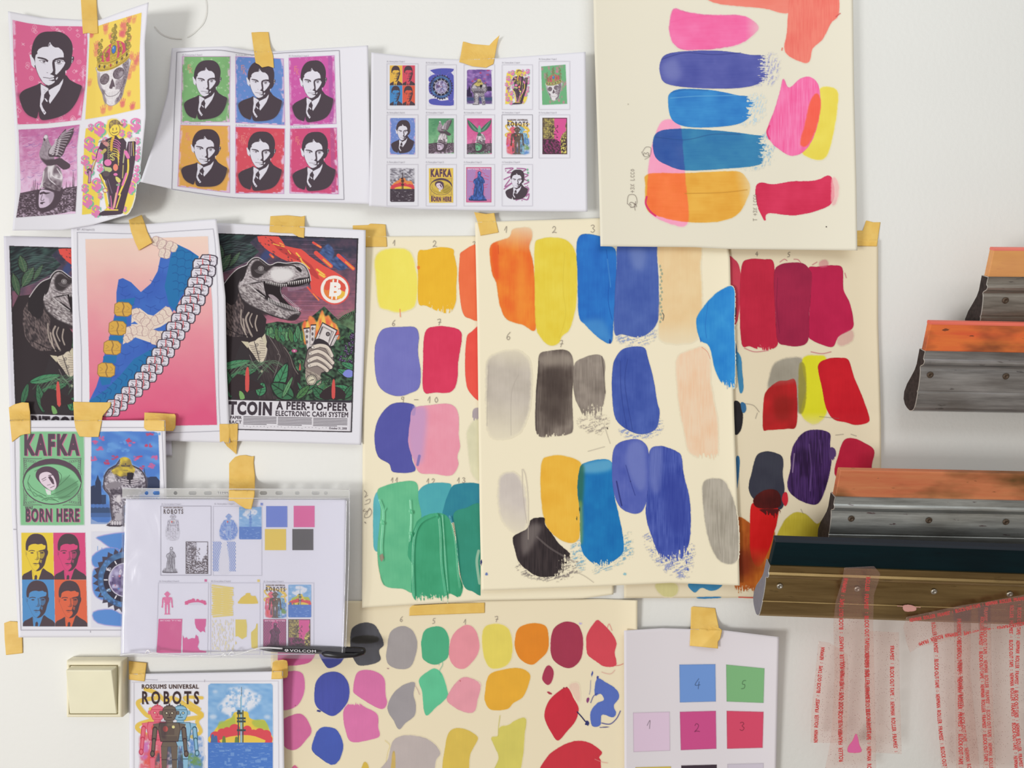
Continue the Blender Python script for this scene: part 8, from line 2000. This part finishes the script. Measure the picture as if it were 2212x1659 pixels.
# ------------------------------------------------------------------ squeegees
def metal_mat(name, c0, c1, rough=.42, metal=.75, stain=(60, 48, 36), sa=.35, wear=(80, 30, 40), wa=.5, seed=0.0):
    m, nt, bs = mat_new(name); N = nt.nodes.new; Lk = nt.links.new
    tc = N('ShaderNodeTexCoord'); mp = N('ShaderNodeMapping'); mp.inputs['Scale'].default_value = (5, 60, 60); mp.inputs['Location'].default_value = (seed, seed, 0)
    nz = N('ShaderNodeTexNoise'); nz.inputs['Scale'].default_value = 1.6; nz.inputs['Detail'].default_value = 6; nz.inputs['Roughness'].default_value = .65
    Lk(tc.outputs['Object'], mp.inputs[0]); Lk(mp.outputs[0], nz.inputs['Vector'])
    rp = N('ShaderNodeValToRGB'); rp.color_ramp.elements[0].position = .3; rp.color_ramp.elements[1].position = .7
    rp.color_ramp.elements[0].color = lin4(c0); rp.color_ramp.elements[1].color = lin4(c1); Lk(nz.outputs['Fac'], rp.inputs[0])
    m2 = N('ShaderNodeMapping'); m2.inputs['Scale'].default_value = (40, 150, 150); m2.inputs['Location'].default_value = (seed+3, 0, 0)
    n2 = N('ShaderNodeTexNoise'); n2.inputs['Scale'].default_value = 1; n2.inputs['Detail'].default_value = 5; Lk(tc.outputs['Object'], m2.inputs[0]); Lk(m2.outputs[0], n2.inputs['Vector'])
    r2 = N('ShaderNodeValToRGB'); r2.color_ramp.elements[0].position = .66; r2.color_ramp.elements[1].position = .70
    r2.color_ramp.elements[0].color = (0, 0, 0, 1); r2.color_ramp.elements[1].color = (wa, wa, wa, 1); Lk(n2.outputs['Fac'], r2.inputs[0])
    mx = N('ShaderNodeMix'); mx.data_type = 'RGBA'; Lk(r2.outputs[0], mx.inputs['Factor']); Lk(rp.outputs[0], mx.inputs['A']); mx.inputs['B'].default_value = lin4(wear)
    m3 = N('ShaderNodeMapping'); m3.inputs['Scale'].default_value = (9, 22, 22); m3.inputs['Location'].default_value = (0, seed+5, 2)
    n3 = N('ShaderNodeTexNoise'); n3.inputs['Scale'].default_value = 1; n3.inputs['Detail'].default_value = 4; Lk(tc.outputs['Object'], m3.inputs[0]); Lk(m3.outputs[0], n3.inputs['Vector'])
    r3 = N('ShaderNodeValToRGB'); r3.color_ramp.elements[0].position = .46; r3.color_ramp.elements[1].position = .68; r3.color_ramp.elements[0].color = (0, 0, 0, 1); r3.color_ramp.elements[1].color = (sa, sa, sa, 1); Lk(n3.outputs['Fac'], r3.inputs[0])
    my = N('ShaderNodeMix'); my.data_type = 'RGBA'; Lk(r3.outputs[0], my.inputs['Factor']); Lk(mx.outputs['Result'], my.inputs['A']); my.inputs['B'].default_value = lin4(stain)
    Lk(my.outputs['Result'], bs.inputs['Base Color'])
    bs.inputs['Metallic'].default_value = metal; bs.inputs['Roughness'].default_value = rough
    bp = N('ShaderNodeBump'); bp.inputs['Strength'].default_value = .3; bp.inputs['Distance'].default_value = .0006; Lk(nz.outputs['Fac'], bp.inputs['Height']); Lk(bp.outputs[0], bs.inputs['Normal'])
    return m
def rubber_mat(name, c0, c1, stain, sa, seed=0.0, rough=.45):
    return metal_mat(name, c0, c1, rough, 0.0, stain, sa, stain, sa*.8, seed)

def squeegee(label, bx, by, db, tx, ty, dt, slope, x_end, metal, rubber, cap_m, screws, rim_m, screw_m, thick=1.0, blade_top=None, screw_t=.43):
    root = bpy.data.objects.new('squeegee', None); COL.objects.link(root)
    P0 = Vector(WP3(bx, by, db)); P1 = Vector(WP3(tx, ty, dt))
    X = (P0.x+P1.x)/2
    up = Vector((0, P1.y-P0.y, P1.z-P0.z)); L = up.length; up.normalize()
    nrm = Vector((0, -up.z, up.y))                 # outward, towards the viewer
    if nrm.y > 0: nrm = -nrm
    root.location = (X, P0.y, P0.z)
    root.rotation_euler = (0, math.radians(slope), 0)
    tag(root, label, 'squeegee', 'metal squeegees hung one above the other')
    Lx = wx(x_end, .06)-X
    def ext(name, prof, mat, x0=0.0, x1=None, parent=root, bevel=0):
        x1 = Lx if x1 is None else x1
        k = len(prof); nseg = 1
        vs = []
        for x in (x0, x1):
            for s, n_ in prof:
                q = up*(s*L)+nrm*(n_*thick/1000)
                vs.append((x, q.y, q.z))
        fs = [(i, (i+1) % k, k+(i+1) % k, k+i) for i in range(k)]
        fs.append(tuple(range(k))[::-1]); fs.append(tuple(range(k, 2*k)))
        return mesh_obj(name, vs, fs, mat, parent, bevel=bevel)
    front = [(0, -9), (.012, -5), (.035, -1.5), (.07, 0), (.12, .6), (.2, .4), (.238, 0), (.243, -1.0), (.254, -1.2), (.262, -.3), (.30, -.6), (.36, -1.4), (.42, -2.6), (.47, -4.2), (.505, -6.2), (.52, -5.2), (.535, -2.0), (.55, -.2), (.575, .8), (.592, .2), (.606, -2.6), (.64, -2.7), (.69, -2.6)]
    back = [(.69, -15.6), (.60, -15.6), (.52, -15.2), (.45, -17), (.36, -22), (.26, -28), (.16, -31), (.08, -29), (.03, -23), (.008, -16)]
    body = ext('metal_handle', front+back, metal)
    # hollow end: bright rim and a darker infill
    prof = front+back
    c = np.mean(np.array([(s*L*1000, n_) for s, n_ in prof]), 0)
    rim_w = .9
    def shrink(k_):
        out = []
        m_ = len(prof)
        P = np.array([(s*L*1000, n_) for s, n_ in prof])
        for i in range(m_):
            a, b = P[i-1], P[(i+1) % m_]
            t = (b-a)/np.hypot(*(b-a)); nn = np.array([-t[1], t[0]])
            out.append(((P[i][0]+nn[0]*k_)/L/1000, P[i][1]+nn[1]*k_))
        return out
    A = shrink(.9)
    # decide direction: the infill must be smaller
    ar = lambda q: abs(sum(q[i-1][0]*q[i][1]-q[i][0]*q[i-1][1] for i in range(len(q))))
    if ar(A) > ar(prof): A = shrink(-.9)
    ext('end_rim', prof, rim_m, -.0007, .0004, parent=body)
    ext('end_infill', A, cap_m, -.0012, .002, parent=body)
    bl = [(.655, -4.6), (.655, -13.6), (.985, -13.6), (1.0, -13.0), (1.0, -5.2), (.985, -4.6)]
    blade = ext('rubber_blade', bl, rubber, .0008, bevel=.0007)
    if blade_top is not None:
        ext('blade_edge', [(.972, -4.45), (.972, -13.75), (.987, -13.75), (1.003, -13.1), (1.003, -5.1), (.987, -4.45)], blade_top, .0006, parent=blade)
    for sx_ in screws:
        q = up*(screw_t*L)
        d_s = -(P0.y+q.y)
        xx = wx(sx_, d_s)-X
        cpt = Vector((xx, q.y, q.z))+nrm*(-2.6*thick/1000)
        vs, fs = [], []
        ex = Vector((1, 0, 0))
        rings = ((.0041, -.0004), (.0041, .0006), (.0034, .0014), (.0018, .0018), (.0016, .0006))
        n_ = 18
        for r_, h_ in rings:
            for k in range(n_):
                a = 2*math.pi*k/n_; vs.append(cpt+ex*math.cos(a)*r_+up*math.sin(a)*r_+nrm*h_)
        for i in range(len(rings)-1):
            for k in range(n_): fs.append((i*n_+k, i*n_+(k+1) % n_, (i+1)*n_+(k+1) % n_, (i+1)*n_+k))
        fs.append(tuple((len(rings)-1)*n_+k for k in range(n_)))
        mesh_obj('screw', vs, fs, screw_m, body, True)
    return root, P0, up, nrm, L
RIM = plain('raw_metal_rim', (210, 206, 200), rough=.4, metal=.6, bump=0)
STEEL = plain('steel_screw', (176, 170, 160), rough=.3, metal=.9, bump=0)
RUST = plain('dirty_rivet', (92, 78, 66), rough=.6, metal=.5, bump=.3, var=.3, scale=300)
M1 = metal_mat('worn_aluminium_brown', (112, 106, 98), (188, 182, 174), stain=(112, 84, 52), sa=.7, wear=(50, 44, 44), seed=1.0)
M2 = metal_mat('worn_aluminium_grey', (120, 118, 118), (192, 190, 190), stain=(96, 86, 76), sa=.45, wear=(56, 50, 52), seed=4.0)
M3 = metal_mat('worn_aluminium_pale', (132, 134, 134), (214, 218, 216), stain=(104, 98, 84), sa=.5, wear=(86, 30, 44), wa=.75, seed=7.0)
M4 = metal_mat('bronze_anodised_aluminium', (132, 108, 70), (172, 146, 100), stain=(110, 92, 60), sa=.35, wear=(90, 74, 50), wa=.3, seed=11.0, rough=.36, metal=.92)
RB1 = rubber_mat('amber_rubber', (222, 158, 92), (234, 172, 104), (200, 130, 90), .4, 2.0)
RB2 = rubber_mat('orange_rubber', (222, 96, 56), (232, 128, 60), (74, 46, 36), 1.0, 5.6)
RB3 = rubber_mat('stained_orange_rubber', (196, 104, 70), (208, 136, 90), (96, 68, 32), 1.0, 8.6)
RB4 = rubber_mat('dark_green_rubber', (4, 26, 32), (6, 32, 38), (4, 10, 16), .4, 9.0, .5)
RB4.node_tree.nodes['Principled BSDF'].inputs['Specular IOR Level'].default_value = .12
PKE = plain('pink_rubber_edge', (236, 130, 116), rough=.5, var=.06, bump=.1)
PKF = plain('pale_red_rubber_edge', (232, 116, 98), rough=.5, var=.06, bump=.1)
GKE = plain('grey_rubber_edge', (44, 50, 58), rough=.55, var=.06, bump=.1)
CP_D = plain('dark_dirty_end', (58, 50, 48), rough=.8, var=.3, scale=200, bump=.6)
CP_G = plain('blue_grey_end', (122, 120, 130), rough=.6, var=.06, scale=100, bump=.3)
squeegee('topmost squeegee, amber blade and brown stained metal, cut off by the right photo edge', 2110, 731, .045, 2150, 537, .0825, .4, 2700, M1, RB1, CP_D, (2174,), RIM, RUST, blade_top=PKE)
squeegee('second squeegee from the top, orange blade and plain grey metal', 1972, 893, .045, 2013, 697, .084, 1.1, 2560, M2, RB2, CP_D, (2010, 2174, 2330), RIM, RUST, blade_top=PKF)
squeegee('third squeegee from the top, brownish orange blade and pale scratched metal', 1782, 1196, .045, 1815, 1019, .0854, 1.2, 2470, M3, RB3, CP_D, (1839, 2007, 2174, 2330), RIM, RUST)
S4 = squeegee('lowest squeegee, dark green blade and bronze metal handle', 1638, 1337, .045, 1672, 1171, .099, 2.0, 2380, M4, RB4, CP_G, (1683, 1851, 2017, 2181), RIM, STEEL, blade_top=GKE)

# ------------------------------------------------------------------ clear red printed tape
FILM = film_mat('clear_pink_tape', (.995, .965, .955), (240, 200, 192), .075, .02, rough=.25, bump=.3, bscale=60, dots=True)
LETT = ink_mat('red_tape_lettering', rough=.5, spec=.2, bump=.02)
def dS(py, px=1700):
    """front face of the lowest squeegee, then hanging clear of the wall below it"""
    py = py-(px-1640)*.035
    t = np.clip((1337-py)/166, 0, 1)
    on = .045+t*.054
    off = .045-.030*np.clip((py-1337)/330, 0, 1)
    return np.where(py < 1337, on, off)
def ribbon(label, edges, extra, cols, flip=1, pink=None):
    T, R, B, L = edges
    dep = lambda px, py: dS(np.asarray(py, float), np.asarray(px, float))+extra
    o = link('block_out_tape', sheet_mesh(edges, dep, 6, .00008), FILM)
    tag(o, label, 'tape', 'clear tapes with red lettering')
    pts = np.array([p for q in edges for p in q], float)
    x0, y0 = pts.min(0)-2; x1, y1 = pts.max(0)+2
    cv = Canvas(x0, y0, min(x1, 2216), min(y1, 1662), (212, 118, 112), 1.7)
    cv.part('red_lettering', None, LETT)
    return o, cv, dep
UNIT = "NEWMAN ROLLER FRAMES' : BLOCK-OUT-TAPE : "
def lettering(cv, line, h, start=0.0, up_=True, col=(198, 30, 38), stretch=1.0, a=1.0):
    """red capitals following a polyline from its first point"""
    p = smooth(line, 6, False)
    L = np.concatenate([[0], np.cumsum(np.hypot(*np.diff(p, axis=0).T))])
    words = [("NEWMAN", 6), ("ROLLER", 6), ("FRAMES'", 6.4), (":", .28), ("BLOCK·OUT·TAPE", 13), (":", .28)]
    u = -start
    i = 0
    while u < L[-1]:
        w, n = words[i % 6]; i += 1
        wl = n*h*.56*stretch; gap = h*.75
        a0, a1 = u, u+wl; u = a1+gap
        if a1 < 0 or a0 > L[-1]: continue
        A, B, asp = glyphs(w, 0.0, 1.12)
        def f(q):
            s = a0+(a1-a0)*q[:, 0]
            x = np.interp(s, L, p[:, 0]); y = np.interp(s, L, p[:, 1])
            e = np.clip(s+1, 0, L[-1]); e0 = np.clip(s-1, 0, L[-1])
            tx = np.interp(e, L, p[:, 0])-np.interp(e0, L, p[:, 0]); ty = np.interp(e, L, p[:, 1])-np.interp(e0, L, p[:, 1]); ln = np.hypot(tx, ty)+1e-9
            nx, ny = -ty/ln, tx/ln
            v = (q[:, 1]-.5)*h*(1 if w != ':' else .55)
            return np.stack([x+nx*v, y+ny*v], -1)
        qa, qb = f(A), f(B)
        inside = (a0 >= 0) and (a1 <= L[-1]+h)
        if not inside: continue
        sl, m = cv.segmask(qa, qb, ss=4); cv.put(sl, m*a, col, th=.3)
def clipto(cv, edges):
    T, R, B, L = [list(q) for q in edges]
    sl, m = cv.polymask(T+R[1:]+B[::-1][1:]+L[::-1][1:]); full = np.zeros((cv.H, cv.W), np.float32); full[sl] = m; cv.clip = full

RB = [
 ('clear red printed tape running over the bronze squeegee and down the wall', E4((1824, 1226), (1888, 1223), (1893, 1672), (1780, 1672), r=[(1902, 1239), (1897, 1259), (1888, 1284), (1886, 1351), (1890, 1500)], l=[(1819, 1254), (1805, 1301), (1800, 1348), (1803, 1450), (1798, 1560), (1793, 1606)]), .0045,
  [([(1818, 1672), (1815, 1560), (1819, 1450), (1817, 1350), (1820, 1290), (1832, 1228)], 9, 10), ([(1876, 1240), (1872, 1300), (1873, 1380), (1874, 1480), (1876, 1560), (1878, 1672)], 9, 30)]),
 ('short clear red printed tape, leftmost, torn at the top', E4((1768, 1385), (1831, 1414), (1829, 1606), (1751, 1604), t=[(1791, 1388), (1813, 1401)], r=[(1833, 1450)], l=[(1762, 1446), (1753, 1535)], b=[(1793, 1605)]), .003,
  [([(1762, 1604), (1765, 1530), (1771, 1460), (1779, 1386)], 8, 0), ([(1814, 1602), (1817, 1530), (1822, 1410)], 9, 60)]),
 ('short clear red printed tape beside the right edge of the long one', E4((1866, 1362), (1942, 1366), (1948, 1629), (1876, 1625), r=[(1944, 1500)], l=[(1868, 1500)]), .0018,
  [([(1928, 1366), (1927, 1440), (1928, 1530), (1936, 1629)], 8.5, 40), ([(1874, 1366), (1872, 1450), (1875, 1540), (1882, 1626)], 9, 90)]),
 ('vertical clear red printed tape hanging at the left of the right hand bunch', E4((2007, 1324), (2098, 1318), (2118, 1672), (2034, 1672), l=[(2016, 1390), (2018, 1446), (2027, 1579)], r=[(2096, 1450)]), .003,
  [([(2014, 1330), (2022, 1400), (2024, 1480), (2032, 1580), (2043, 1672)], 8.5, 20), ([(2072, 1318), (2072, 1420), (2074, 1520), (2076, 1672)], 9, 55)]),
 ('vertical clear red printed tape in the middle of the right hand bunch', E4((2060, 1312), (2140, 1306), (2152, 1672), (2066, 1672), l=[(2062, 1450)], r=[(2142, 1450)]), .0018,
  [([(2070, 1316), (2074, 1420), (2080, 1560), (2096, 1672)], 8.5, 80), ([(2124, 1310), (2119, 1400), (2123, 1500), (2132, 1672)], 8, 10)]),
 ('vertical clear red printed tape cut off by the lower right photo corner', E4((2112, 1308), (2216, 1296), (2216, 1672), (2124, 1672), l=[(2118, 1450)]), .0012,
  [([(2130, 1312), (2128, 1400), (2134, 1520), (2142, 1672)], 8, 65), ([(2186, 1300), (2184, 1400), (2188, 1520), (2196, 1672)], 8, 25), ([(2203, 1300), (2198, 1420), (2196, 1540), (2208, 1672)], 8, 95)]),
 ('clear red printed tape stuck slantwise across the lower right of the bronze squeegee', E4((1958, 1333), (2216, 1284), (2216, 1352), (1966, 1410), t=[(2076, 1308), (2130, 1300)], l=[(1951, 1354), (1958, 1388)], b=[(1982, 1399), (2016, 1391), (2120, 1362)]), .0062,
  [([(1965, 1340), (2040, 1326), (2130, 1305), (2216, 1292)], 7.5, 0), ([(2216, 1346), (2120, 1364), (2040, 1374), (1985, 1392)], 8, 30)]),
]
for lb, e, ex_, cols in RB:
    o, cv, dep = ribbon(lb, e, ex_, cols)
    clipto(cv, e)
    for i_, (ln, h_, st) in enumerate(cols):
        if i_: cv.part('red_lettering', None, LETT)
        lettering(cv, ln, h_, st)
    cv.clip = None
    if lb.startswith('clear red printed tape running'):
        cv.part('pink_ink_stain', 'bright pink ink stain', LETT)
        sl, m = cv.polymask(smooth([(1848, 1586), (1852, 1590), (1856, 1608), (1860, 1624), (1834, 1625), (1832, 1614), (1842, 1600)], 4)); cv.put(sl, m*.8, (226, 104, 176))
    if lb.startswith('clear red printed tape stuck'):
        g = Pen(cv, (0, 0, 10, 10), (2150, 1393, 2205, 1399), clip=False); g.text("NEWMAN R", 0, 0, 10, 10, (200, 56, 60), rot=180) if False else None; g.end()
    ink_meshes(cv, dep, o, lift=.00022)
# pink ink smudge on the bronze handle
cv = Canvas(1930, 1296, 1996, 1324, (196, 140, 130), 2); cv.part('ink_smudge', 'pink ink smudge', PRINT)
sl, m = cv.polymask(smooth([(1951, 1309), (1965, 1307), (1978, 1312), (1976, 1319), (1955, 1320)], 4)); cv.put(sl, blur(m, 1), (214, 158, 150), th=.3)
sl, m = cv.linemask([(1939, 1309), (1988, 1312)], 1.2); cv.put(sl, m*.6, (196, 150, 140), th=.3)
_p0 = len(COL.objects); ink_meshes(cv, lambda px, py: dS(py, px)+.0012, None)
bpy.context.view_layer.update()
for o in list(COL.objects)[_p0:]:
    o.parent = S4[0]; o.matrix_parent_inverse = S4[0].matrix_world.inverted()
